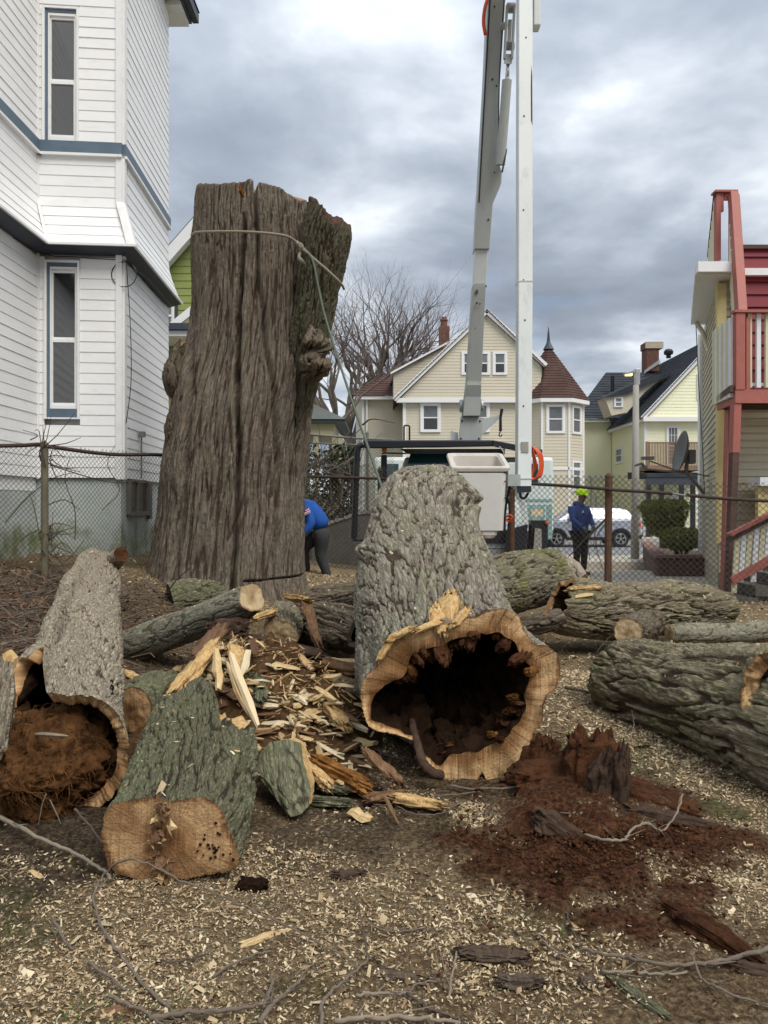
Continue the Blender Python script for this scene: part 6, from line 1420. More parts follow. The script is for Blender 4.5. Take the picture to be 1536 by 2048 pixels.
    for s in (1, -1): glove_hand(root, arms[s][2], unit(arms[s][2] - arms[s][1]) + (0, 0, -.2), r, 1.0, M['glove'])
    # cut branches he carries
    hand = arms[-1][2] + f * .07
    rr = random.Random(3)
    for i, (pts, lab) in enumerate((([(1214, 1035), (1195, 1055), (1172, 1075), (1150, 1100), (1120, 1130)], 'thick dark branch carried slanting by the standing worker'), ([(1212, 1046), (1198, 1065), (1192, 1090), (1206, 1140)], 'thin branch hanging from the hand of the standing worker'), ([(1213, 1038), (1190, 1060), (1176, 1085), (1180, 1120)], 'curved branch drooping below the hand of the standing worker'))):
        b = MB(); b.tube(spline([P(x, y, 15.66 + .03 * i) for x, y in pts], 16), np.linspace((.026, .013, .014)[i], .006, 16), 6); b.tube(spline([P(*pts[1], 15.66 + .03 * i), P(pts[2][0] + 12, pts[2][1] + 8, 15.6), P(pts[3][0] + 22, pts[3][1] + 4, 15.6)], 8), np.linspace(.008, .003, 8), 4); tag(b.build('branch', M['twig_dark'], smooth=True), lab, 'branch', 'branches carried by the standing worker')
standing_worker()
def bending_worker():
    Y = 12.2; base = P(655, 1165, Y); base[2] = float(g0(np.array([base[0]]), np.array([Y]))[0])
    root = thing('person', 'worker in bright blue sweatshirt bending over behind the standing trunk', 'person', base)
    T = lambda px, py, dy=0: P(px, py, Y + dy)
    hip = T(641, 1062); sh = T(606, 1012); kneeR, ankR = T(641, 1112, -.02), T(656, 1154, .0); kneeL, ankL = T(606, 1096, .1), T(612, 1150, .2)
    V, R, E = [], [], []
    a = chain(V, R, E, [hip, hip * .6 + sh * .4 + (0, 0, .03), sh + (0, 0, .0), sh + (-.10, 0, .0), sh + (-.17, 0, -.04), sh + (-.26, 0, -.07), sh + (-.31, 0, -.10)], [(.07, .06), (.08, .07), (.10, .08), .06, .075, .09, .07])
    chain(V, R, E, [kneeR, ankR, ankR + (-.14, -.03, -.05)], [.05, .04, .03], 0); chain(V, R, E, [kneeL, ankL, ankL + (-.14, 0, -.05)], [.05, .04, .03], 0)
    elb, wri = T(624, 1047, -.22), T(602, 1072, -.28); chain(V, R, E, [sh + (.02, -.17, 0), elb, wri], [.065, .05, .032], 2)
    elb2, wri2 = T(600, 1050, .2), T(590, 1080, .05); chain(V, R, E, [sh + (.0, .17, 0), elb2, wri2], [.065, .05, .032], 2)
    skin('body', V, R, E, M['skin'], root)
    V, R, E = [], [], []
    chain(V, R, E, [T(646, 1060), T(636, 1038), T(620, 1018), T(605, 1008), T(597, 1007)], [(.18, .16), (.205, .17), (.205, .16), (.17, .135), (.10, .10)])
    chain(V, R, E, [sh + (.02, -.15, .01), (sh + (.02, -.17, 0) + elb) / 2, elb, (elb + wri) / 2, wri + (0, 0, .02)], [.105, .10, .088, .07, .055], 3)
    chain(V, R, E, [sh + (.0, .16, 0), elb2, wri2], [.1, .08, .055], 3)
    skin('sweatshirt', V, R, E, M['bright_blue'], root)
    V, R, E = [], [], []
    chain(V, R, E, [T(640, 1056)], [(.175, .16)])
    chain(V, R, E, [T(644, 1075, -.06), (T(644, 1075) + kneeR) / 2, kneeR, (kneeR + ankR) / 2, ankR], [.135, .115, .095, .08, .075], 0)
    skin('trousers', V, R, E, M['grey_cloth'], root)
    V, R, E = [], [], []
    chain(V, R, E, [T(640, 1064, .08), (T(640, 1066, .08) + kneeL) / 2, kneeL, ankL], [.13, .125, .10, .08])
    skin('trouser_leg', V, R, E, M['black_cloth'], root)
    for an in (ankR, ankL):
        V, R, E = [], [], []; chain(V, R, E, [an + (0, 0, .05), an + (.02, 0, -.03), an + (-.06, -.02, -.05), an + (-.15, -.03, -.05)], [.06, .066, .06, .045]); skin('boot', V, R, E, M['boot_purple'], root)
    glove_hand(root, wri, np.array([-.3, 0, -1.]), np.array([0, 1., 0]), 1.0, M['white_paint'])
    glove_hand(root, wri2, np.array([-.3, 0, -1.]), np.array([0, 1., 0]), 1.0, M['white_paint'])
    b = MB(); c = sh + (-.22, 0, -.05); b.lathe(c, unit((-.9, 0, -.25)), ((.12, -.02), (.13, 0), (.125, .05), (.09, .11), (.03, .135)), 16); b.build('helmet', M['hi_vis'], root, smooth=True)
    # flag patch on the sleeve
    c = T(613, 1023, -.335); u = np.array([.045, 0, .022]); v = np.array([-.018, .004, .036])
    b = MB(); b.prism([c - u - v, c + u - v, c + u + v, c - u + v], (0, .03, 0)); pt = b.build('sleeve_patch', M['far_trim'], root)
    for i in range(3):
        b = MB(); k = -.8 + i * .75; b.prism([c - u * .95 + v * k + (0, -.003, 0), c + u * .95 + v * k + (0, -.003, 0), c + u * .95 + v * (k + .3) + (0, -.003, 0), c - u * .95 + v * (k + .3) + (0, -.003, 0)], (0, .004, 0)); b.build('stripe', M['tail_red'], pt)
    b = MB(); b.prism([c - u * .95 + v * .05 + (0, -.005, 0), c - u * .15 + v * .05 + (0, -.005, 0), c - u * .15 + v * .95 + (0, -.005, 0), c - u * .95 + v * .95 + (0, -.005, 0)], (0, .004, 0)); b.build('canton', M['blue_cloth'], pt)
bending_worker()
# ------------------------------------------------------------------ timber: lofted bark, cut faces, hollows
def circ(N): return np.linspace(0, 2 * math.pi, N, endpoint=False)
def px_box(Y, l, r, t, b, N, n=2.5, cx=None, cy=None):
    """section at distance Y as a superellipse between photo columns l..r and rows t..b (theta from +X towards up)"""
    th = circ(N); a, h = (r - l) / 2, (b - t) / 2; X0, Y0 = (l + r) / 2, (t + b) / 2
    rr = (np.abs(np.cos(th) / a) ** n + np.abs(np.sin(th) / h) ** n) ** (-1 / n)
    px, py = X0 + rr * np.cos(th), Y0 - rr * np.sin(th)
    return np.stack([(px - CX) / F * Y, np.full(N, float(Y)), CH - (py - CY) / F * Y], -1)
def px_outline(poly, c, Y, N, smooth=True):
    p = np.array(poly, float)
    if smooth: q = spline(np.concatenate([p[-2:], p, p[:2]]), len(p) * 14 + 1); p = q
    else: p = np.concatenate([p, p[:1]])
    a = np.arctan2(-(p[:, 1] - c[1]), p[:, 0] - c[0]); r = np.hypot(p[:, 0] - c[0], p[:, 1] - c[1]); th = circ(N); R = np.zeros(N)
    bins = np.round((a % (2 * math.pi)) / (2 * math.pi) * N).astype(int) % N
    # dense resample along segments so that every bin is filled
    for i in range(len(p) - 1):
        for f in np.linspace(0, 1, 14):
            q = p[i] * (1 - f) + p[i + 1] * f; ang = math.atan2(-(q[1] - c[1]), q[0] - c[0]) % (2 * math.pi); k = int(round(ang / (2 * math.pi) * N)) % N
            R[k] = max(R[k], math.hypot(q[0] - c[0], q[1] - c[1]))
    idx = np.where(R > 0)[0]; R = np.interp(np.arange(N), np.concatenate([idx - N, idx, idx + N]), np.tile(R[idx], 3))
    px, py = c[0] + R * np.cos(th), c[1] - R * np.sin(th)
    return np.stack([(px - CX) / F * Y, np.full(N, float(Y)), CH - (py - CY) / F * Y], -1)
def path_secs(path, radii, N, squash=1.0, up=(0, 0, 1)):
    path = np.asarray(path, float); T = np.gradient(path, axis=0); out = []
    for p, t, r in zip(path, T, radii):
        t = unit(t); e = unit(np.cross(t, up)); u = np.cross(e, t); th = circ(N)
        out.append(p + r * (np.cos(th)[:, None] * e + squash * np.sin(th)[:, None] * u))
    return np.array(out)
def loft(secs, rows, t0=None, t1=None):
    secs = np.asarray(secs); K, N, _ = secs.shape; dense = spline(secs, 500)
    cen = dense.mean(1); s = np.concatenate([[0], np.cumsum(np.linalg.norm(np.diff(cen, axis=0), axis=1))]); s /= s[-1]
    u = np.linspace(0, 1, rows)[:, None]; t0 = np.zeros(N) if t0 is None else t0; t1 = np.ones(N) if t1 is None else t1
    t = t0[None, :] + (t1 - t0)[None, :] * u
    fi = np.interp(t.ravel(), s, np.arange(500)).reshape(t.shape); i = np.clip(fi.astype(int), 0, 498); f = (fi - i)[..., None]
    j = np.arange(N)[None, :]
    return dense[i, j] * (1 - f) + dense[i + 1, j] * f, t
def normals(g_):
    du = np.roll(g_, -1, 1) - np.roll(g_, 1, 1); dv = np.gradient(g_, axis=0); n = np.cross(du, dv); n /= np.linalg.norm(n, axis=2)[..., None] + 1e-9
    c = g_.mean(1, keepdims=True); s = np.sign(((g_ - c) * n).sum(2).mean()); return n * s
def bark(root, name, g_, t, mat_, amp, fu, fv, seed, lump=.03, k=3.2, twist=.5, extra=None, fine=1.0, jag=1.0):
    """pushes a lofted tube out into plates separated by fissures; returns the displaced grid"""
    Mr, N, _ = g_.shape; cen = g_.mean(1); L = np.linalg.norm(np.diff(cen, axis=0), axis=1).sum()
    per = np.linalg.norm(np.roll(g_, -1, 1) - g_, axis=2).sum(1).mean(); R = per / 2 / math.pi
    th = circ(N)[None, :]; cx, cy, v = np.cos(th) * R + 0 * t, np.sin(th) * R + 0 * t, t * L
    wx = .10 * twist * fbm(cx * 1.8, cy * 1.8, v * 1.3, seed + 1, 2); wv = .25 * twist * noise3(cx * 2.2, cy * 2.2, v * 1.5, seed + 2)
    a, b, c = cx + wx, cy + wx * .7, v + wv
    hw = jag * .30 / fu * noise3(a * fu * 2.6, b * fu * 2.6, c * fv * 4.5, seed + 4) + jag * .12 / fu * noise3(a * fu * 6, b * fu * 6, c * fv * 11, seed + 6)
    a = a + hw; b = b - hw
    n1 = noise3(a * fu, b * fu, c * fv, seed); n2 = noise3(a * fu * 2.1, b * fu * 2.1, c * fv * 2.6, seed + 5)
    f1 = np.clip(np.abs(n1) * k * 1.7, 0, 1); f2 = np.clip(np.abs(n2) * k * 1.5, 0, 1); f1 = f1 * f1 * (3 - 2 * f1)
    n3 = noise3(a * fu * .8, b * fu * .8, c * fv * .9, seed + 9); sw = n3 * 2.6 + .25 * n2; sw = sw - np.floor(sw)
    n5 = noise3(cx * 45, cy * 45, v * 30, seed + 15); n6 = noise3(a * fu * 4.5, b * fu * 4.5, c * fv * 3.5, seed + 13)
    h = .50 * f1 + .22 * f2 * f1 + .28 * sw * (.4 + .6 * f1)
    e0 = np.linspace(0, 1, Mr)[:, None] * Mr; ends = .35 + .65 * np.clip(np.minimum(e0, Mr - e0) / 14, 0, 1)
    d = amp * ends * (h - .55 + fine * (.16 * n6 + .12 * n5)) + lump * fbm(cx * 2.0 / max(R, .1) * .5, cy * 2.0 / max(R, .1) * .5, v * 1.1, seed + 20, 2)
    if extra is not None: d = d + extra
    nr = normals(g_); G2 = g_ + nr * d[..., None]
    uv = np.stack([np.broadcast_to(th * R, t.shape), v], -1)
    o = mk(name, G2.reshape(-1, 3), grid_faces(Mr, N, True), mat_, root, smooth=True, attrs={'h': h}, uv=uv.reshape(-1, 2))
    return G2
def ring_face(root, name, outer, inner, rings, mat_, rough=.012, seed=0, dirn=None, rim0=0.0, rim1=1.0, closed=False):
    """sawn or torn wood between two matched rings (or to the middle when closed)"""
    N = len(outer); f = np.linspace(0, 1, rings)[:, None, None]; V = outer[None] * (1 - f) + inner[None] * f
    c = outer.mean(0); nrm = unit(np.cross(outer[N // 4] - c, outer[0] - c)) if dirn is None else unit(dirn)
    e = unit(outer[0] - c); u = unit(np.cross(nrm, e)); P2 = V - c; U = P2 @ e; W_ = P2 @ u
    w = np.minimum(1, f[..., 0] * 6) if not closed else np.minimum(1, f[..., 0] * 6)
    d = rough * (.8 * fbm(U * 5, W_ * 5, 0 * U, seed, 2) + .6 * noise3(U * 19 + W_ * 11, W_ * 19 - U * 11, 0 * U + .37, seed + 4)) * w
    V = V + nrm * d[..., None]
    rim = (rim0 + (rim1 - rim0) * f[..., 0]) + 0 * U
    return mk(name, V.reshape(-1, 3), grid_faces(rings, N, True), mat_, root, smooth=True, attrs={'rim': rim}, uv=np.stack([U, W_], -1).reshape(-1, 2))
def cap(root, row, mat_, rough=.012, seed=0, dirn=None, name='cut_face', rings=26, push=0.0):
    c = row.mean(0); inner = c + (row - c) * .01
    if push: inner = inner + unit(dirn) * push
    return ring_face(root, name, row, inner, rings, mat_, rough, seed, dirn, closed=True)
def hollow(root, inner, back, depth_dir, length, rows, mat_, seed, amp=.05, shrink=.6, name='hollow_interior'):
    N = len(inner); c = inner.mean(0); f = np.linspace(0, 1, rows)[:, None, None]
    V = (c + (inner - c)[None] * (1 - (1 - shrink) * f)) + unit(depth_dir) * length * f
    n = normals(V); d = amp * fbm(V[..., 0] * 9, V[..., 1] * 9, V[..., 2] * 9, seed, 4) * np.minimum(1, f[..., 0] * 8)
    V = V + n * d[..., None]
    V = V.reshape(-1, 3); Fc = [grid_faces(rows, N, True, True)]
    ctr = V[-N:].mean(0); V = np.concatenate([V, ctr[None]]); k = len(V) - 1; i = np.arange(N) + (rows - 1) * N; i2 = (np.arange(N) + 1) % N + (rows - 1) * N
    Fc.append(np.stack([i, i2, np.full(N, k)], 1))
    return mk(name, V, Fc, mat_, root, smooth=True)
CHIP_SPOTS = []
def chip_seed(g_, n, seed, zmin=.55):
    r = np.random.default_rng(seed); nr = normals(g_).reshape(-1, 3); p = g_.reshape(-1, 3); ok = np.where(nr[:, 2] > zmin)[0]
    if len(ok): i = r.choice(ok, min(n, len(ok)), replace=False); CHIP_SPOTS.append((p[i], nr[i]))

# --- the standing trunk -------------------------------------------------------------------------------------------
def standing_trunk():
    Y = 10.0; N, R_ = 450, 480
    rows = [(372, 398, 612), (385, 391, 615), (480, 386, 620), (600, 382, 624), (700, 372, 625), (800, 346, 622), (900, 328, 611), (1000, 317, 605), (1080, 306, 603), (1140, 292, 605), (1180, 277, 612), (1215, 262, 625), (1260, 250, 640)]
    root = thing('standing_trunk', 'huge standing tree trunk with furrowed grey bark, its top sawn off', 'tree trunk', (-1.95, 10, .2))
    th = circ(N); secs = []
    for py, l, r in rows:
        cx, a = (l + r) / 2, (r - l) / 2 / F * Y; b = a * .9; X0 = (cx - CX) / F * Y; z = CH - (py - CY) / F * Y
        secs.append(np.stack([X0 + a * np.cos(th), Y + .1 + b * np.sin(th), np.full(N, z)], -1))
    secs = np.array(secs)[::-1]
    # uneven top: lower towards the right
    pyc = np.array([r[0] for r in rows])[::-1]
    g_, t = loft(secs, R_)
    z = g_[..., 2]; pyr = CY - (z - CH) * F / Y; X = g_[..., 0]; px = CX + X * F / Y
    front = g_[..., 1] < Y + .3
    top_py = np.interp(px, [380, 392, 440, 480, 517, 522, 528, 545, 568, 578, 600, 622], [369, 367, 365, 364, 366, 374, 372, 371, 375, 384, 398, 402])
    zt = CH - (top_py - CY) / F * np.minimum(g_[..., 1], 10.15)
    zmax = CH - (364 - CY) / F * 10.15; zb = 4.6; k = np.clip((z - zb) / (zmax - zb), 0, 1); g_[..., 2] = z + np.clip((z - zb) / (z.max() - zb), 0, 1) * (np.clip(zt, None, zmax) - z.max()) + k * .015 * noise3(X * 14, g_[..., 1] * 14, 0 * X, 4)
    ex = 0
    for pts, w, dep in ((((480, 505), (560, 501), (700, 494), (900, 497), (1050, 493), (1180, 489), (1260, 489)), 5, .24), (((360, 522), (470, 527), (560, 530), (640, 527)), 5, .15), (((600, 533), (720, 545), (800, 560), (950, 566), (1100, 560)), 5, .12), (((640, 398), (800, 400), (900, 396), (1000, 390), (1150, 372)), 9, .10),
                        (((420, 604), (560, 598), (700, 603), (900, 600)), 5, .12), (((520, 440), (700, 446), (900, 452)), 8, .035), (((1080, 560), (1180, 548), (1260, 540)), 12, .06)):
        q = np.array(pts, float); gx = np.interp(pyr, q[:, 0], q[:, 1]) + 2.5 * noise3(pyr * .02, 0 * pyr, 0 * pyr, int(dep * 100)); fade = np.clip((pyr - q[0, 0] + 40) / 40, 0, 1) * np.clip((q[-1, 0] + 40 - pyr) / 40, 0, 1)
        ex = ex - dep * fade * np.exp(-((px - gx) / w) ** 2) * front
        ex = ex + dep * .35 * fade * np.exp(-((px - gx) / (w * 3)) ** 2) * front
    kz = CH - (1153 + .03 * (px - 510) * -1 - CY) / F * Y
    ex = ex - .07 * (np.abs(g_[..., 2] - kz - .01) < .011) * (px > 508) * front
    G2 = bark(root, 'bark', g_, t, M['bark_trunk'], .036, 18, .8, 3, lump=.035, k=2.2, twist=.25, extra=ex, fine=.8, jag=.5)
    cap(root, G2[-1], M['wood_cut'], .05, 3, (0, 0, 1))
    # limb stub leaning out to the right
    def L(px, py, Yd): return P(px, py, Yd)
    path = [L(575, 900, 10.0), L(606, 740, 9.8), L(630, 600, 9.66), L(645, 510, 9.56), L(655, 450, 9.5), L(657, 400, 9.5)]
    sec = path_secs(path, [.17, .22, .26, .31, .31, .29], 200, .9); tt = 1 - .10 * np.clip(np.cos(circ(200)), 0, 1) + .02 * np.array([random.gauss(0, 1) for _ in range(200)])
    c200 = circ(200); t1 = np.clip(.945 + .055 * np.sin(c200) + .03 * noise3(np.cos(c200) * 3, np.sin(c200) * 3, 0 * c200, 2), .6, 1)
    g2, t2 = loft(sec, 260, None, t1); G3 = bark(root, 'limb_stub', g2, t2, M['bark_moss_dark'], .036, 14, 1.5, 9, lump=.05, k=2.3)
    cap(root, G3[-1], M['rot_grey'], .06, 5, (0, -.3, 1), 'torn_face')
    # broken stub on the left
    path = [L(372, 960, 9.85), L(356, 850, 9.8), L(352, 770, 9.8), L(364, 715, 9.85), L(377, 682, 9.9)]
    sec = path_secs(path, [.12, .15, .14, .11, .075], 130, 1.1); c = circ(130); t1 = np.clip(.97 + .05 * noise3(np.cos(c) * 4, np.sin(c) * 4, 0 * c, 7), .7, 1)
    g2, t2 = loft(sec, 160, None, t1); G3 = bark(root, 'broken_stub', g2, t2, M['bark_dark'], .04, 11, 2, 12, lump=.05, k=2.6); cap(root, G3[-1], M['wood_pale'], .05, 6, (0, -.2, 1), 'torn_face')
    # burl
    sec = path_secs([L(612, 752, 9.5), L(620, 742, 9.45), L(630, 720, 9.4), L(634, 695, 9.4), L(630, 672, 9.45), L(624, 655, 9.5)], [.05, .13, .19, .18, .13, .05], 120)
    g2, t2 = loft(sec, 120); G3 = bark(root, 'burl', g2, t2, M['bark_dark'], .05, 9, 4, 15, lump=.07, k=2.6); cap(root, G3[-1], M['bark_dark'], .02, 6, (0, 0, 1), 'burl_end')
    b = MB(); b.prism([L(476, 372, 9.06), L(483, 372, 9.06), L(482, 382, 9.05), L(477, 382, 9.05)][::-1], (0, .2, 0)); b.build('exposed_wood', M['orange_rot'], root)
M['bark_moss_dark'] = bark_mat('bark_moss_dark', (.115, .10, .07), (.165, .15, .105), (.06, .048, .03), (.15, .16, .09), .5, (.10, .115, .035), .6, (50, 8), .013)
standing_trunk()
def trunk_rope():
    L = lambda px, py, Y: P(px, py, Y)
    root = thing('rope', 'pale rope tied round the top of the standing trunk and onto its limb', 'rope', L(600, 490, 9.1))
    b = MB(); pts = [L(383, 470, 9.9), L(388, 467, 9.45), L(400, 464, 9.2), (L(470, 463, 8.98)), L(530, 466, 8.98), L(572, 472, 9.12), L(590, 482, 9.2), L(606, 496, 9.22), L(626, 516, 9.2), L(652, 538, 9.18), L(680, 565, 9.25), L(688, 578, 9.4)]
    b.tube(spline(pts, 60), .016, 7); b.build('loop', M['rope'], root, smooth=True)
    b = MB(); b.tube(spline([L(594, 484, 9.18), L(600, 492, 9.1), L(604, 500, 9.14), L(598, 496, 9.2), L(596, 488, 9.12), L(603, 490, 9.1), L(607, 502, 9.12)], 30), .02, 7); b.build('knot', M['rope'], root, smooth=True)
    b = MB(); b.tube(spline([L(602, 502, 9.14), L(598, 514, 9.12), L(604, 522, 9.12), L(610, 528, 9.14)], 12), [.015, .017, .02, .022, .022, .024, .026, .026, .024, .02, .014, .006], 7); b.build('frayed_end', M['rope'], root, smooth=True)
    b = MB(); b.tube(spline([L(606, 500, 9.1), L(625, 520, 9.0), L(640, 590, 8.9), L(655, 650, 8.7), L(700, 790, 8.1), L(762, 970, 7.2), L(790, 1060, 6.9), L(800, 1110, 6.75)], 40), .013, 6); b.build('hanging_line', M['rope_green'], root, smooth=True)
trunk_rope()

LATE = []
# --- the big hollow log -------------------------------------------------------------------------------------------
def hollow_log():
    N = 480; c = (905, 1392)
    outer = [(749, 1460), (730, 1440), (722, 1400), (724, 1375), (736, 1352), (755, 1338), (762, 1315), (772, 1292), (790, 1272), (812, 1263), (838, 1256), (866, 1250), (884, 1243), (905, 1246), (926, 1240), (952, 1234), (980, 1222), (1012, 1220), (1036, 1236), (1049, 1264), (1066, 1290), (1090, 1296), (1106, 1304), (1115, 1328), (1110, 1366), (1090, 1384), (1081, 1412), (1084, 1440), (1063, 1473), (1066, 1494), (1060, 1523), (1042, 1552), (1006, 1574), (978, 1570), (966, 1549), (950, 1565), (922, 1570), (896, 1563), (876, 1553), (848, 1520), (832, 1490), (800, 1474)]
    inner = [(757, 1446), (752, 1415), (759, 1384), (780, 1368), (800, 1360), (819, 1341), (826, 1315), (850, 1304), (882, 1298), (911, 1282), (945, 1274), (976, 1268), (1004, 1271), (1028, 1284), (1041, 1298), (1054, 1332), (1049, 1386), (1041, 1428), (1026, 1458), (1012, 1472), (976, 1494), (933, 1505), (900, 1512), (880, 1530), (856, 1516), (842, 1490), (826, 1470), (800, 1462)]
    Yf = 4.22
    root = thing('hollow_log', 'biggest hollow log with a ragged dark opening facing the camera', 'log', (.4, 5, 0))
    so = px_outline(outer, c, Yf, N); si = px_outline(inner, c, Yf, N)
    nz = .035 * noise3(so[:, 0] * 7, so[:, 2] * 7, 0 * so[:, 0], 3, ); so[:, 1] += nz
    B = lambda *a, **k: px_box(*a, N, **k)
    s1 = so * .58 + B(4.55, 722, 1042, 1160, 1512) * .42; s1 = s1 + np.array([0, .17, 0])
    secs = [so, s1, B(5.05, 714, 1014, 1088, 1468, n=2.8), B(5.5, 714, 982, 1022, 1430, n=3.2), B(5.95, 730, 958, 962, 1398, n=3.4), B(6.2, 750, 950, 938, 1385, n=4), B(6.38, 776, 936, 932, 1375, n=4)]
    g_, t = loft(secs, 440)
    # knot swelling at the upper right, swirl at the left
    px = CX + g_[..., 0] / g_[..., 1] * F; py = CY - (g_[..., 2] - CH) / g_[..., 1] * F
    ex = .10 * np.exp(-((px - 950) / 24) ** 2 - ((py - 1000) / 28) ** 2) + .05 * np.exp(-((px - 722) / 12) ** 2 - ((py - 1100) / 14) ** 2) - .05 * np.exp(-((py - (1003 + (px - 880) * .12)) / 5) ** 2) * (px > 880) * (py < 1060) - .03 * np.exp(-((px - 935) / 7) ** 2 - ((py - 1022) / 25) ** 2)
    ex = ex - .035 * np.exp(-((py - 1047) / 3.5) ** 2) * ((px > 850) & (px < 925))
    ex = ex * np.minimum(1, t * 6)
    G2 = bark(root, 'bark', g_, t, M['bark_hero'], .025, 16, 3.2, 31, lump=.03, k=2.2, twist=.75, extra=ex, fine=1.1)
    chip_seed(G2, 60, 1)
    row = G2[0]
    si[:, 1] += .02 + .05 * noise3(si[:, 0] * 8, si[:, 2] * 8, 0 * si[:, 0], 5)
    ctr = si.mean(0); si = ctr + (si - ctr) * (1.03 + .05 * noise3(si[:, 0] * 16, si[:, 2] * 16, 0 * si[:, 0], 12)[:, None] + .06 * noise3(si[:, 0] * 6, si[:, 2] * 6, 0 * si[:, 0], 13)[:, None]); si[:, 1] = np.maximum(si[:, 1], Yf - .02)
    ring_face(root, 'cut_face', row, si, 30, M['wood_rim'], .006, 7, (0, -1, .1), 0, .95)
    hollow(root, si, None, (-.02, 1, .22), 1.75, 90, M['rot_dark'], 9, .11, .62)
    cap(root, G2[-1], M['wood_cut'], .03, 8, (0, 1, .1), 'far_cut_face')
    # torn bark tongue above the opening
    for c_, ax, sz, sd in (((893, 1226, 4.32), (.25, .55, .75), (.23, .13, .05), 11), ((876, 1240, 4.25), (-.2, .5, .8), (.16, .08, .04), 12), ((918, 1236, 4.25), (.6, .4, .5), (.15, .07, .04), 13), ((856, 1252, 4.2), (.8, .2, .3), (.14, .05, .035), 14), ((800, 1268, 4.2), (.8, .1, .35), (.16, .05, .035), 15), ((770, 1300, 4.2), (.5, .1, .8), (.13, .045, .035), 16)):
        LATE.append((root, P(*c_), ax, sz, sd))
    rr = random.Random(5)
    for i in range(34):
        j = int(rr.uniform(-70, 230)) % N; q = si[j]; c0 = si.mean(0); ax = unit(q - c0 + np.array([0, rr.uniform(.2, .8), 0])); LATE.append((root, q + (c0 - q) * rr.uniform(-.02, .10) + np.array([0, rr.uniform(-.01, .10), 0]), ax, (rr.uniform(.06, .17), rr.uniform(.025, .07), rr.uniform(.02, .05)), 20 + i))
    b = MB(); rr = np.random.default_rng(2); b.tube(spline([P(822, 1420, 4.6), P(826, 1455, 4.35), P(836, 1492, 4.2), P(846, 1525, 4.12), P(866, 1545, 4.08), P(884, 1550, 4.1)], 40) + rr.normal(0, .0016, (40, 3)), np.concatenate([np.linspace(.017, .026, 24), np.linspace(.026, .024, 16)]) * rr.uniform(.9, 1.12, 40), 12); b.build('root', M['rot_grey'], root, smooth=True)
k_ = NT('wood_torn'); _o = k_.coord('Pos', (30, 30, 6)); _f = k_.noise(_o, 1.4, 5, .7); k_.bump(_f, .02); M['wood_torn'] = k_.done(k_.ramp(_f, ((.3, (.42, .20, .07)), (.55, (.66, .45, .2)), (.7, (.74, .58, .33)))), .8, spec=.2)
hollow_log()

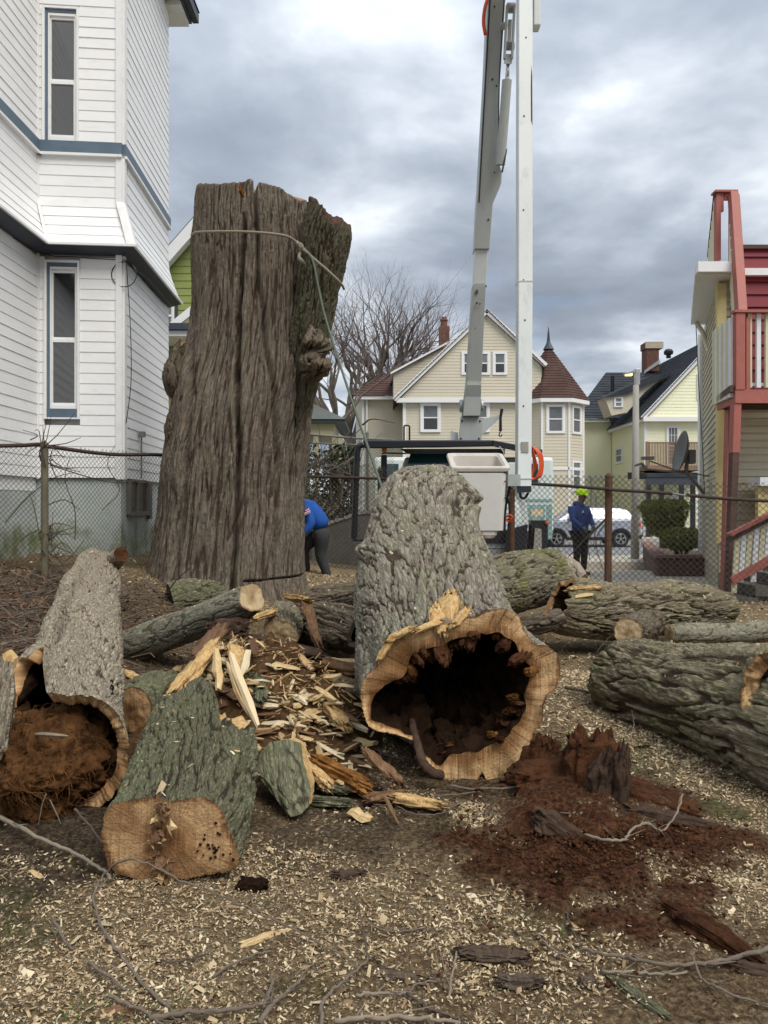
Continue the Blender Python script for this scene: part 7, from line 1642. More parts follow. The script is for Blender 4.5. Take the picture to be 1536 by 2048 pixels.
# --- left log packed with roots ------------------------------------------------------------------------------------
def root_log():
    N = 340; root = thing('hollow_log', 'long pale barked log at the left, its split end packed with brown roots', 'log', (-1.7, 5, .1))
    B = lambda *a, **k: px_box(*a, N, **k)
    secs = [B(3.72, -36, 262, 1392, 1640), B(4.3, 2, 246, 1322, 1548), B(5.2, 66, 241, 1246, 1452), B(6.2, 93, 239, 1186, 1342), B(7.2, 128, 240, 1132, 1250), B(8.0, 150, 237, 1098, 1186)]
    th = circ(N); deg = np.degrees(th)
    t0 = .0 + .20 * np.clip((deg - 100) / 14, 0, 1) * np.clip((250 - deg) / 20, 0, 1) + .006 * noise3(np.cos(th) * 9, np.sin(th) * 9, 0 * th, 4) + .012
    t0 = t0 - .10 * np.exp(-((deg - 165) / 12) ** 2) - .03 * np.exp(-((deg - 128) / 5) ** 2)
    g_, t = loft(secs, 350, t0)
    G2 = bark(root, 'bark', g_, t, M['bark_pale'], .025, 17, 8, 51, lump=.045, k=2.2, twist=1.5, fine=1.5); chip_seed(G2, 70, 2)
    row = G2[0]; cen = g_[0].mean(0); c2 = np.stack([np.interp(t[0], [0, 1], [a, b]) for a, b in zip(secs[0].mean(0), secs[-1].mean(0))], -1)
    inner = c2 + (row - c2) * .80; inner[:, 1] += .05
    ring_face(root, 'cut_face', row, inner, 16, M['wood_rim'], .018, 52, (0, -1, .2), .05, .75)
    hollow(root, inner, None, (-.25, 1, .12), 1.2, 24, M['rot_dark'], 53, .03, .7); cap(root, G2[-1], M['wood_cut'], .02, 54, (0, 1, 0), 'far_cut_face')
    # small limb stub at the far end
    sec = path_secs([P(222, 1130, 7.8), P(236, 1114, 7.6), P(243, 1108, 7.5)], [.09, .075, .07], 60); a, q = loft(sec, 40); Gs = bark(root, 'limb_stub', a, q, M['bark_pale'], .015, 18, 9, 56, .01); cap(root, Gs[-1], M['rot_red'], .01, 57, (.4, -1, .3), 'stub_face')
    # packed roots: a lumpy mass with loose fibres
    n1, n2 = 150, 110; u = np.linspace(0, 2 * math.pi, n1, endpoint=False)[None, :]; v = np.linspace(.02, math.pi - .02, n2)[:, None]
    c0 = P(108, 1528, 3.92); R3 = np.array([.285, .38, .265])
    D = np.stack([np.sin(v) * np.cos(u), np.cos(v) + 0 * u, np.sin(v) * np.sin(u)], -1); Vv = c0 + D * R3
    d = .075 * fbm(Vv[..., 0] * 7, Vv[..., 1] * 7, Vv[..., 2] * 7, 58, 5) + .022 * noise3(Vv[..., 0] * 40, Vv[..., 1] * 40, Vv[..., 2] * 40, 59)
    Vv = Vv + D * d[..., None]; Vv[..., 2] = np.maximum(Vv[..., 2], .0)
    rm = mk('root_mass', Vv.reshape(-1, 3), grid_faces(n2, n1, True, True), M['root_fibre'], root, smooth=True)
    b = MB(); rr = random.Random(9); fl = Vv.reshape(-1, 3); fd = D.reshape(-1, 3); front = np.where(fd[:, 1] < .25)[0]
    for i in range(700):
        k = int(rr.choice(front)); p = fl[k]; dd = fd[k]; tz = unit(np.array([rr.gauss(0, 1), rr.gauss(0, .5), rr.gauss(-.2, 1)])); tz = unit(tz - dd * np.dot(tz, dd) * .8); l = rr.uniform(.03, .12)
        b.tube([p - dd * .01, p + tz * l * .5 + dd * .018, p + tz * l + dd * rr.uniform(-.005, .015)], [.0028, .0022, .001], 3, False)
    tag(b.build('root_fibres', M['root_fibre'], root), kind='stuff')
    for pts in (((92, 1588), (84, 1610), (80, 1632), (76, 1650)), ((100, 1600), (112, 1625), (122, 1648)), ((70, 1560), (40, 1580), (30, 1605))):
        b = MB(); b.tube(spline([P(x, y, 3.55) for x, y in pts], 10), np.linspace(.004, .0015, 10), 4); b.build('loose_root', M['twig_pale'], root)
    b = MB(); b.tube(spline([P(72, 1468, 3.64), P(100, 1469, 3.58), P(136, 1472, 3.6)], 6), [.006, .01, .011, .01, .008, .004], 5); b.build('loose_root', M['twig_pale'], root)
root_log()

# --- green sawn log in front ----------------------------------------------------------------------------------------
def sawn_log():
    N = 330; root = thing('sawn_log', 'green barked log with a wide two lobed sawn face in the left foreground', 'log', (-.8, 3.4, 0))
    outl = [(222, 1606), (257, 1596), (301, 1594), (324, 1600), (338, 1605), (352, 1602), (380, 1599), (419, 1602), (444, 1616), (461, 1655), (480, 1680), (486, 1707), (479, 1730), (447, 1744), (395, 1750), (362, 1752), (348, 1756), (336, 1771), (310, 1776), (268, 1762), (226, 1738), (213, 1700), (204, 1650), (210, 1622)]
    so = px_outline(outl, (345, 1685), 3.06, N); B = lambda *a, **k: px_box(*a, N, **k)
    s1 = so * .55 + B(3.3, 212, 502, 1540, 1706, n=2.1) * .45
    secs = [so, s1 + (0, .12, 0), B(3.75, 262, 513, 1458, 1622, n=2), B(4.15, 290, 514, 1392, 1566, n=2), B(4.5, 310, 507, 1356, 1524, n=2)]
    th = circ(N); deg = np.degrees(th)
    t1 = .90 + .08 * noise3(np.cos(th) * 3.5, np.sin(th) * 3.5, 0 * th, 6) + .03 * noise3(np.cos(th) * 14, np.sin(th) * 14, 0 * th, 7) - .30 * np.clip((80 - deg) / 22, 0, 1) * (deg < 90) - .30 * np.clip((deg - 300) / 40, 0, 1) + .08 * np.exp(-((deg - 100) / 14) ** 2) + .10 * np.exp(-((deg - 22) / 12) ** 2)
    g_, t = loft(secs, 320, None, np.clip(t1, .3, 1))
    G2 = bark(root, 'bark', g_, t, M['bark_green'], .024, 15, 5, 61, lump=.03, k=2.2, twist=.8, fine=1.1); chip_seed(G2, 40, 3)
    cap(root, G2[0], M['wood_cut'], .005, 62, (0, -1, .05), rings=60)
    # torn far end: a recessed bowl of pale broken wood
    row = G2[-1]; c2 = secs[-1].mean(0) * .7 + secs[2].mean(0) * .3 + np.array([0, 0, .08]); inner = row + (c2 - row) * .96
    ring_face(root, 'torn_face', row, inner, 40, M['wood_torn'], .07, 63, (0, 1, .6), .1, .6)
    # rotten seam running down the middle of the face
    rr = random.Random(12)
    for i in range(46):
        f = rr.random(); x = 316 + 10 * math.sin(f * 9) + rr.gauss(0, 9); y = 1602 + f * 165; c = P(x, y, 3.03); s = rr.uniform(.008, .022)
        b = MB(); a = np.array([rr.gauss(0, s), -abs(rr.gauss(.012, .01)), rr.gauss(0, s)]); pts = [c + np.array([rr.gauss(0, s), rr.gauss(-.01, .008), rr.gauss(0, s)]) for _ in range(4)]
        q = c + np.array([0, .03, 0]); b.add([pts[0], pts[1], pts[2], pts[3], q], [(0, 1, 2), (0, 2, 3), (0, 4, 1), (1, 4, 2), (2, 4, 3), (3, 4, 0)]); b.build('rot_flake', M['splinter_brown'] if i % 3 else M['splinter'], root)
    b = MB()
    for i in range(20): x, y = rr.gauss(425, 18), rr.gauss(1690, 22); c = P(x, y, 3.052); b.lathe(c + (0, .004, 0), (0, -1, 0), ((.004 + rr.random() * .004, 0), (.003, .007)), 5)
    tag(b.build('borer_holes', M['rot_dark'], root), kind='stuff')
sawn_log()

# --- generic log ----------------------------------------------------------------------------------------------------
def simple_log(name, label, path, radii, mat_, amp, fu, fv, seed, N=180, rows=200, squash=.95, lump=.04, caps=('wood_cut', 'wood_cut'), t0=None, t1=None, hol=None, k=2.5, fine=1.2, group=None, chips=0, cat='log', wig=.5, thick=.78):
    path = np.asarray(path, float); root = thing(name, label, cat, path.mean(0) * (1, 1, 0) + (0, 0, 0.02), group)
    secs = path_secs(path, radii, N, squash); g_, t = loft(secs, rows, t0, t1); G2 = bark(root, 'bark', g_, t, M[mat_], amp, fu, fv, seed, lump, k, wig, fine=fine)
    for e, row, d in ((0, G2[0], path[0] - path[1]), (1, G2[-1], path[-1] - path[-2])):
        c = row.mean(0)
        if hol is not None and hol[0] == e:
            inner = c + (row - c) * thick * (1 + .08 * noise3(row[:, 0] * 15, row[:, 1] * 15, row[:, 2] * 15, seed)[:, None]) - unit(d) * .02
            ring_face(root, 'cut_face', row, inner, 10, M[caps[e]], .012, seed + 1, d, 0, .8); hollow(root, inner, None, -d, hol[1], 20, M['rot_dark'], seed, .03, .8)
        else: cap(root, row, M[caps[e]], .010, seed + 2 + e, d, 'cut_face' if e == 0 else 'far_cut_face')
    if chips: chip_seed(G2, chips, seed)
    return root
def simple_logs():
    L = P
    simple_log('limb', 'smooth grey limb slanting up to a round sawn end before the trunk', [L(205, 1316, 6.75), L(240, 1303, 6.6), L(330, 1268, 6.4), L(410, 1236, 6.15), L(470, 1212, 5.95), L(505, 1196, 5.82)], [.165, .165, .15, .135, .14, .118], 'bark_smooth', .008, 14, 3, 101, 200, 260, .95, .018, ('wood_cut', 'wood_pale'), fine=1.0, chips=40)
    simple_log('log', 'short grey mossy log lying at the foot of the standing trunk', [L(342, 1205, 8.4), L(385, 1195, 8.5), L(440, 1195, 8.7)], [.22, .21, .17], 'bark_green', .03, 11, 4, 105, 140, 120, .9, .05, ('bark_green', 'wood_cut'), chips=40)
    simple_log('log', 'short mossy log with a pale split end in front of the trunk', [L(561, 1268, 6.9), L(566, 1250, 7.15), L(578, 1232, 7.5)], [.155, .17, .17], 'bark_moss', .022, 13, 5, 108, 150, 110, .95, .03, ('wood_pale', 'wood_cut'), chips=40)
    simple_log('log', 'long thin dark ribbed log pointing at the hollow log, above a hollow one', [L(560, 1222, 8.0), L(640, 1206, 7.9), L(720, 1190, 7.8), L(790, 1180, 7.7)], [.11, .15, .155, .15], 'bark_dark', .03, 12, 1.1, 111, 170, 200, .9, .05, chips=60, fine=1.0)
    simple_log('hollow_log', 'dark log with a small round hollow end beside the biggest hollow log', [L(728, 1268, 6.95), L(700, 1258, 7.1), L(650, 1248, 7.35), L(596, 1240, 7.6)], [.185, .21, .21, .17], 'bark_dark', .03, 13, 2, 114, 200, 200, 1.0, .06, ('bark_smooth', 'wood_cut'), hol=(0, .5), chips=60, thick=.70)
    simple_log('log', 'thick greenish log lying crosswise behind the biggest hollow log', [L(900, 1195, 8.0), L(985, 1178, 8.25), L(1050, 1160, 8.45), L(1112, 1150, 8.6)], [.34, .36, .345, .30], 'bark_moss', .034, 12, 2, 117, 210, 200, .95, .04, chips=60)
    simple_log('log', 'brown weathered broken piece beyond the thick greenish log', [L(1075, 1150, 9.4), L(1115, 1140, 9.2), L(1165, 1172, 8.7)], [.2, .24, .14], 'bark_pale', .03, 10, 2, 120, 140, 130, .9, .06)
    c = circ(260); deg = np.degrees(c)
    simple_log('hollow_log', 'long dark log across the right middle with torn orange wood on top', [L(1108, 1205, 7.75), L(1140, 1216, 7.75), L(1200, 1222, 7.8), L(1290, 1218, 7.95), L(1370, 1218, 8.1), L(1440, 1218, 8.3)], [.30, .32, .325, .33, .31, .27], 'bark_right', .036, 12, 2.0, 123, 260, 230, .88, .055, ('wood_rim', 'wood_cut'), t0=.02 + .03 * noise3(np.cos(c) * 4, np.sin(c) * 4, 0 * c, 5) + .05 * np.exp(-((deg - 90) / 40) ** 2), hol=(0, .6), chips=90)
    simple_log('limb', 'thin smooth grey limb with a pale oval sawn end at the right', [L(1339, 1266, 7.4), L(1400, 1266, 7.5), L(1470, 1266, 7.6), L(1600, 1256, 7.8)], [.085, .098, .1, .1], 'bark_smooth', .008, 12, 4, 127, 120, 160, 1.0, .015, ('wood_pale', 'wood_cut'), chips=20)
    simple_log('log', 'broken dark half log leaning on the long dark log from below', [L(1050, 1258, 7.5), L(1085, 1246, 7.45), L(1125, 1234, 7.45)], [.10, .13, .12], 'bark_dark', .03, 9, 2, 128, 120, 100, .8, .04)
    simple_log('log', 'dark sawn block between the pale barked log and the green sawn log', [L(258, 1418, 4.9), L(290, 1400, 5.1), L(330, 1380, 5.4)], [.15, .17, .16], 'bark_green', .02, 12, 5, 130, 120, 90, .9, .03, ('wood_cut', 'wood_cut'))
    simple_log('limb', 'stub of a limb with pale oval face against the long dark log', [L(1256, 1262, 6.9), L(1272, 1256, 7.2), L(1300, 1244, 7.6)], [.115, .14, .15], 'bark_dark', .02, 10, 3, 131, 110, 90, 1, .02, ('wood_pale', 'wood_cut'))
simple_logs()
def right_log():
    N = 340; root = thing('log', 'big furrowed log running out of the frame at the lower right', 'log', (2.2, 5, 0))
    path = [P(1236, 1354, 6.0), P(1252, 1358, 5.9), P(1300, 1375, 5.6), P(1400, 1405, 5.1), P(1500, 1432, 4.65), P(1620, 1470, 4.2), P(1760, 1520, 3.8)]
    secs = path_secs(path, [.27, .315, .355, .385, .42, .43, .42], N, .95); g_, t = loft(secs, 340)
    G2 = bark(root, 'bark', g_, t, M['bark_right'], .038, 11, 1.15, 141, lump=.035, k=2.1, twist=.8, fine=1.1, jag=.8); chip_seed(G2, 90, 5)
    cap(root, G2[0], M['wood_cut'], .02, 142, path[0] - path[1]); cap(root, G2[-1], M['wood_cut'], .02, 143, path[-1] - path[-2], 'far_cut_face')
    # sawn limb stub on its near flank at the frame edge
    sec = path_secs([P(1600, 1368, 4.55), P(1584, 1374, 4.3), P(1570, 1380, 4.1), P(1564, 1384, 4.02)], [.26, .235, .215, .20], 180); a, q = loft(sec, 120); Gs = bark(root, 'limb_stub', a, q, M['bark_right'], .03, 11, 4, 145, .03)
    row = Gs[-1]; c = row.mean(0); d = np.array([-.5, -1, -.1]); inner = c + (row - c) * .55 - unit(d) * .04
    ring_face(root, 'cut_face', row, inner, 18, M['wood_rim'], .035, 146, d, 0, .7); hollow(root, inner, None, -d, .3, 14, M['rot_red'], 147, .03, .5)
right_log()
# ------------------------------------------------------------------ chunks, splinters, sticks
def rot_basis(ax, roll=0.0):
    a = unit(ax); ref = np.array([0, 0, 1.]) if abs(a[2]) < .9 else np.array([0, 1., 0]); r = unit(np.cross(a, ref)); u = np.cross(r, a)
    return a, r * math.cos(roll) + u * math.sin(roll), u * math.cos(roll) - r * math.sin(roll)
def chunk(name, label, cat, c, ax, size, roll, mat_, seed, amp=.2, fib=1.0, group=None, n=(46, 40), parent=None):
    """fibrous broken lump: long axis ax, size (length, width, thickness)"""
    a, r, u = rot_basis(ax, roll); n1, n2 = n
    v = np.linspace(0.03, math.pi - .03, n1)[:, None]; w = np.linspace(0, 2 * math.pi, n2, endpoint=False)[None, :]
    se = lambda x, p: np.sign(x) * np.abs(x) ** p
    X = se(np.cos(v), .5) + 0 * w; Yq = se(np.sin(v), .45) * se(np.cos(w), .6); Zq = se(np.sin(v), .45) * se(np.sin(w), .6)
    s = np.array(size) / 2
    d = amp * (fbm(X * 1.3, Yq * 2.6, Zq * 2.6, seed, 3) + fib * .5 * noise3(X * 1.2, Yq * 7, Zq * 7, seed + 3) + .25 * noise3(X * 6, Yq * 9, Zq * 9, seed + 5))
    end = amp * 1.3 * fib * noise3(0 * X, Yq * 5, Zq * 5, seed + 7) * np.abs(X) ** 3
    V = (X * (1 + end))[..., None] * s[0] * a + (Yq * (1 + d))[..., None] * s[1] * r + (Zq * (1 + d))[..., None] * s[2] * u + np.asarray(c, float)
    o = mk(name, V.reshape(-1, 3), [grid_faces(n1, n2, True, True)], mat_, parent, smooth=True, attrs={'h': np.clip(.5 + d / amp * .6, 0, 1)}, uv=np.stack([Yq * s[1] * 2, X * s[0]], -1).reshape(-1, 2))
    for ring_, fl in ((0, False), (n1 - 1, True)): pass
    return tag(o, label, cat, group)
def splinter_mesh(name, L, w, th, seed, mat_):
    """jagged split stick: six sided, uneven, torn tips"""
    r = random.Random(seed); k = 5; V = []; Fc = []
    for i in range(k):
        f = i / (k - 1); s = (.35 + .65 * math.sin(math.pi * min(1, max(0, .12 + f * .8)))) * r.uniform(.8, 1.15); off = np.array([r.gauss(0, .06) * w, r.gauss(0, .12) * th])
        for j in range(5):
            a = j / 5 * 2 * math.pi; V.append((math.cos(a) * w / 2 * s * r.uniform(.75, 1.15) + off[0], (f - .5) * L + r.gauss(0, .03) * L, math.sin(a) * th / 2 * s * r.uniform(.75, 1.15) + off[1]))
    for i in range(k - 1):
        for j in range(5): Fc.append((i * 5 + j, i * 5 + (j + 1) % 5, i * 5 + 5 + (j + 1) % 5, i * 5 + 5 + j))
    Fc += [(4, 3, 2, 1, 0), tuple((k - 1) * 5 + j for j in range(5))]
    return mesh_data(name, V, Fc, mat_)
def place(o, c, d, roll=0.0):
    d = Vector(unit(d)); q = d.to_track_quat('Y', 'Z'); o.rotation_mode = 'QUATERNION'
    from mathutils import Quaternion
    o.rotation_quaternion = q @ Quaternion((0, 1, 0), roll); o.location = tuple(map(float, c))
def gp(px, py, Y): return P(px, py, Y)
def mound():
    """the heap of crumbled wood the splinters lie on"""
    n = 120; xs = np.linspace(-1.75, .05, n); ys = np.linspace(4.0, 6.6, n); X, Yg = np.meshgrid(xs, ys)
    h = .52 * np.exp(-((X + .98) / .45) ** 2 - ((Yg - 5.35) / .65) ** 2) + .30 * np.exp(-((X + .45) / .4) ** 2 - ((Yg - 5.0) / .6) ** 2)
    h = h * (1 + .25 * fbm(X * 5, Yg * 5, 0 * X, 201, 4)) + .03 * fbm(X * 16, Yg * 16, 0 * X, 202, 3) * (h > .03)
    edge = np.minimum(1, np.minimum(np.minimum(X + 1.75, .05 - X), np.minimum(Yg - 4.0, 6.6 - Yg)) * 5)
    Z = g(X, Yg) - .03 + h * edge
    tag(mk('debris_heap', np.stack([X, Yg, Z], -1).reshape(-1, 3), grid_faces(n, n, False), rot('heap_soil', (.04, .022, .012), (.20, .115, .055), 14), smooth=True), 'brown heap of crumbled rotten wood under the splinters', 'debris', kind='stuff')
    return X, Yg, Z
HX, HY, HZ = mound()
def heap_z(x, y):
    i = np.clip(int(round((y - 4.0) / 2.6 * 119)), 0, 119); j = np.clip(int(round((x + 1.75) / 1.8 * 119)), 0, 119)
    return max(float(HZ[i, j]), gf(x, y))
def on_heap(px, py):
    """first point along the sight line that meets the heap or ground"""
    for Y in np.arange(3.2, 7.5, .03):
        p = P(px, py, Y)
        if -1.75 < p[0] < .05 and 4 < Y < 6.6: z = heap_z(p[0], Y)
        else: z = gf(p[0], Y)
        if p[2] <= z: return np.array([p[0], Y, z])
    return G(px, py)
def splinters():
    rr = random.Random(17)
    kinds = []
    for i in range(14): kinds.append(splinter_mesh('splinter', 1.0, rr.uniform(.10, .22), rr.uniform(.06, .12), 300 + i, M['splinter']))
    for i in range(8): kinds.append(splinter_mesh('splinter', 1.0, rr.uniform(.08, .18), rr.uniform(.05, .1), 330 + i, M['splinter_pale']))
    for i in range(8): kinds.append(splinter_mesh('splinter', 1.0, rr.uniform(.14, .26), rr.uniform(.07, .13), 360 + i, M['splinter_brown']))
    def put(px, py, ln, ang, kd, lift=.02, lab=None, wide=None, pitch=None, grp='splinters on the heap'):
        p = on_heap(px, py); o = bpy.data.objects.new('splinter', kinds[kd]); COL.objects.link(o)
        d = np.array([math.cos(ang), math.sin(ang) * .75, (rr.gauss(0, .22) if pitch is None else pitch)]); place(o, p + np.array([0, 0, lift]), d, rr.uniform(-.6, .6)); wide = wide or rr.uniform(.9, 2.1); o.scale = (ln * wide, ln, ln * wide)
        q = 0 if kd < 14 else (1 if kd < 22 else 2); zn = ('in the torn end of the green sawn log' if px < 430 else 'around the longest pale slat') if px < 520 else ('between the green bark wedge and the rot slabs' if py > 1500 else ('on the upper slope of the heap' if py < 1400 else ('on the lower left slope of the heap' if px < 610 else 'on the right slope of the heap')))
        tag(o, ('short honey coloured splinter ', 'short pale cream splinter ', 'short dark brown rotten splinter ')[q] + zn, 'splinter', ('honey', 'pale', 'brown')[q] + ' splinters ' + zn)
    for i in range(215):
        u = rr.random()
        if u < .55: px, py = rr.gauss(600, 58), rr.gauss(1425, 48)
        elif u < .85: px, py = rr.gauss(450, 40), rr.gauss(1350, 45)
        else: px, py = rr.gauss(660, 60), rr.gauss(1530, 40)
        px = min(max(px, 365), 745); py = min(max(py, 1268), 1590)
        a = rr.choice((rr.gauss(-.9, .35), rr.gauss(1.2, .5), rr.gauss(2.2, .5)))
        kd = rr.choice((rr.randrange(14), rr.randrange(14), rr.randrange(14, 22), rr.randrange(14, 22), rr.randrange(22, 30)))
        put(px, py, rr.uniform(.07, .24), a, kd, rr.uniform(.0, .05))
    b = MB()
    for i in range(850):
        u = rr.random(); px, py = (rr.gauss(600, 55), rr.gauss(1430, 52)) if u < .6 else (rr.gauss(445, 42), rr.gauss(1350, 45))
        X_, Y_ = P(px, py, 4.9)[0], 4.9 + (1430 - py) * .006 + rr.gauss(0, .2)
        if not (-1.7 < X_ < 0 and 4.05 < Y_ < 6.5): continue
        p = np.array([X_, Y_, heap_z(X_, Y_) + rr.uniform(.0, .045)]); a = rr.uniform(0, 6.28); l = rr.uniform(.02, .08); w = rr.uniform(.003, .010)
        b.beam(p, p + np.array([math.cos(a), math.sin(a), rr.gauss(0, .4)]) * l, w, w * .5)
    tag(b.build('shavings', M['splinter']), 'fine honey coloured shavings between the splinters on the heap', 'shavings', kind='stuff')
    # the ones that stand out
    def long_(px0, py0, px1, py1, Y0, Y1, w, th, mat_, seed, lab):
        a, b = P(px0, py0, Y0), P(px1, py1, Y1); L = float(np.linalg.norm(b - a))
        if w >= .09: return chunk('splinter', lab, 'splinter', (a + b) / 2, b - a, (L * 1.05, w, th), .35, M['wood_torn' if mat_ == 'splinter' else mat_], seed, .38, 1.4, n=(34, 30))
        o = link('splinter', splinter_mesh('splinter', L * 1.05, w, th, seed, M[mat_])); place(o, (a + b) / 2, b - a, .3); tag(o, lab, 'splinter')
    long_(462, 1312, 514, 1446, 4.75, 4.25, .055, .04, 'splinter_pale', 401, 'longest pale straight slat lying down the heap')
    long_(497, 1303, 482, 1350, 4.85, 4.7, .07, .035, 'splinter_pale', 402, 'pale leaf shaped split piece standing beside the longest slat')
    long_(455, 1330, 496, 1430, 4.7, 4.35, .04, .04, 'splinter', 403, 'honey brown slat just left of the longest pale slat')
    long_(355, 1378, 425, 1292, 4.7, 5.1, .15, .06, 'splinter', 404, 'broad split slab along the left edge of the heap')
    long_(395, 1318, 440, 1256, 5.0, 5.5, .14, .07, 'splinter_brown', 405, 'weathered grey brown slab at the top of the heap')
    long_(432, 1300, 440, 1375, 4.9, 4.6, .07, .05, 'splinter', 406, 'upright yellow split piece at the middle of the torn log end')
    long_(470, 1295, 478, 1340, 5.0, 4.8, .10, .05, 'splinter', 407, 'broad yellow split piece behind the longest slat')
    long_(627, 1385, 652, 1338, 5.3, 5.5, .06, .04, 'splinter_brown', 408, 'grey pointed stake sticking up at the right of the heap')
    long_(612, 1362, 618, 1395, 5.2, 5.1, .06, .05, 'splinter_pale', 409, 'cream blocky split piece beside the pointed stake')
    long_(648, 1405, 690, 1452, 4.9, 4.6, .11, .05, 'splinter', 410, 'fibrous pale slab on the right slope of the heap')
    long_(580, 1368, 592, 1395, 5.1, 5.0, .07, .05, 'splinter', 411, 'yellow wedge standing near the middle of the heap')
    long_(612, 1512, 655, 1572, 4.25, 3.95, .10, .05, 'splinter', 412, 'pale torn slab leaning beside the green bark wedge')
    long_(735, 1505, 795, 1562, 4.2, 3.95, .10, .04, 'splinter_brown', 413, 'orange brown rotten slab below the hollow opening')
    long_(655, 1330, 735, 1345, 5.6, 5.3, .18, .09, 'splinter_brown', 414, 'curved orange brown slab against the left of the biggest hollow log')
    long_(660, 1318, 735, 1330, 5.65, 5.35, .08, .03, 'splinter', 415, 'orange edge strip on the curved slab beside the biggest log')
    long_(790, 1596, 882, 1612, 3.85, 3.78, .10, .05, 'splinter', 416, 'orange split slab lying in front of the hollow opening')
    long_(700, 1620, 742, 1640, 3.72, 3.66, .07, .05, 'splinter', 417, 'small orange torn piece on the dark soil')
    long_(768, 1592, 795, 1645, 3.8, 3.62, .025, .02, 'splinter_brown', 418, 'thin leaning stake left of the orange slab')
    long_(652, 1575, 735, 1570, 3.98, 3.98, .07, .05, 'splinter_brown', 419, 'charcoal dark strip lying left of the hollow opening')
    long_(735, 1598, 800, 1588, 3.88, 3.9, .09, .05, 'splinter_brown', 420, 'dark red broken strip beside the charcoal strip')
    long_(500, 1240, 545, 1225, 6.6, 6.9, .12, .06, 'splinter', 421, 'yellow torn slab behind the limb end')
    long_(575, 1195, 618, 1200, 7.0, 6.9, .16, .05, 'splinter', 422, 'pinkish torn bark flap bending over the mossy short log')
    long_(608, 1200, 636, 1285, 6.9, 6.7, .12, .04, 'splinter_brown', 423, 'long brown bark strip hanging down from the torn flap')
    long_(250, 1345, 300, 1372, 5.4, 5.2, .10, .05, 'splinter', 424, 'yellow split piece between the pale log and the limb')
    long_(300, 1372, 318, 1400, 5.1, 5.0, .08, .03, 'splinter_pale', 425, 'cream flake resting on the dark sawn block')
    long_(1140, 1180, 1195, 1176, 7.55, 7.6, .12, .05, 'splinter', 426, 'bright orange torn strip on top of the long dark log')
    long_(1150, 1192, 1184, 1188, 7.48, 7.5, .08, .05, 'splinter', 427, 'short orange torn strip below the bright one on the long dark log')
    long_(1088, 1230, 1104, 1198, 7.4, 7.5, .07, .05, 'splinter_brown', 428, 'upright curled splinter at the torn end of the long dark log')
    long_(75, 1848, 115, 1862, 2.82, 2.76, .06, .035, 'splinter_pale', 429, 'bleached wood knot lying at the lower left')
    long_(65, 1912, 105, 1906, 2.6, 2.6, .045, .025, 'splinter', 430, 'pale flat chip left of the broken yellow strip')
    long_(128, 1905, 200, 1898, 2.62, 2.62, .04, .02, 'splinter', 431, 'broken yellow strip lying over the lower left twig')
    long_(485, 1888, 580, 1864, 2.66, 2.72, .04, .025, 'splinter', 432, 'long split strip crossed by the twig at the lower middle')
    long_(935, 1790, 962, 1812, 2.98, 2.9, .05, .025, 'splinter_pale', 433, 'cream chip at the edge of the red rot')
    long_(2, 1668, 48, 1678, 3.5, 3.45, .07, .06, 'bark_chip', 434, 'dark stub of wood at the left edge of the frame')
    long_(50, 1745, 85, 1760, 3.15, 3.08, .05, .03, 'splinter', 435, 'tan chip left of the sawn face')
    long_(190, 2030, 290, 2018, 2.28, 2.3, .03, .025, 'splinter_brown', 436, 'reddish stick lying flat at the bottom edge')
splinters()
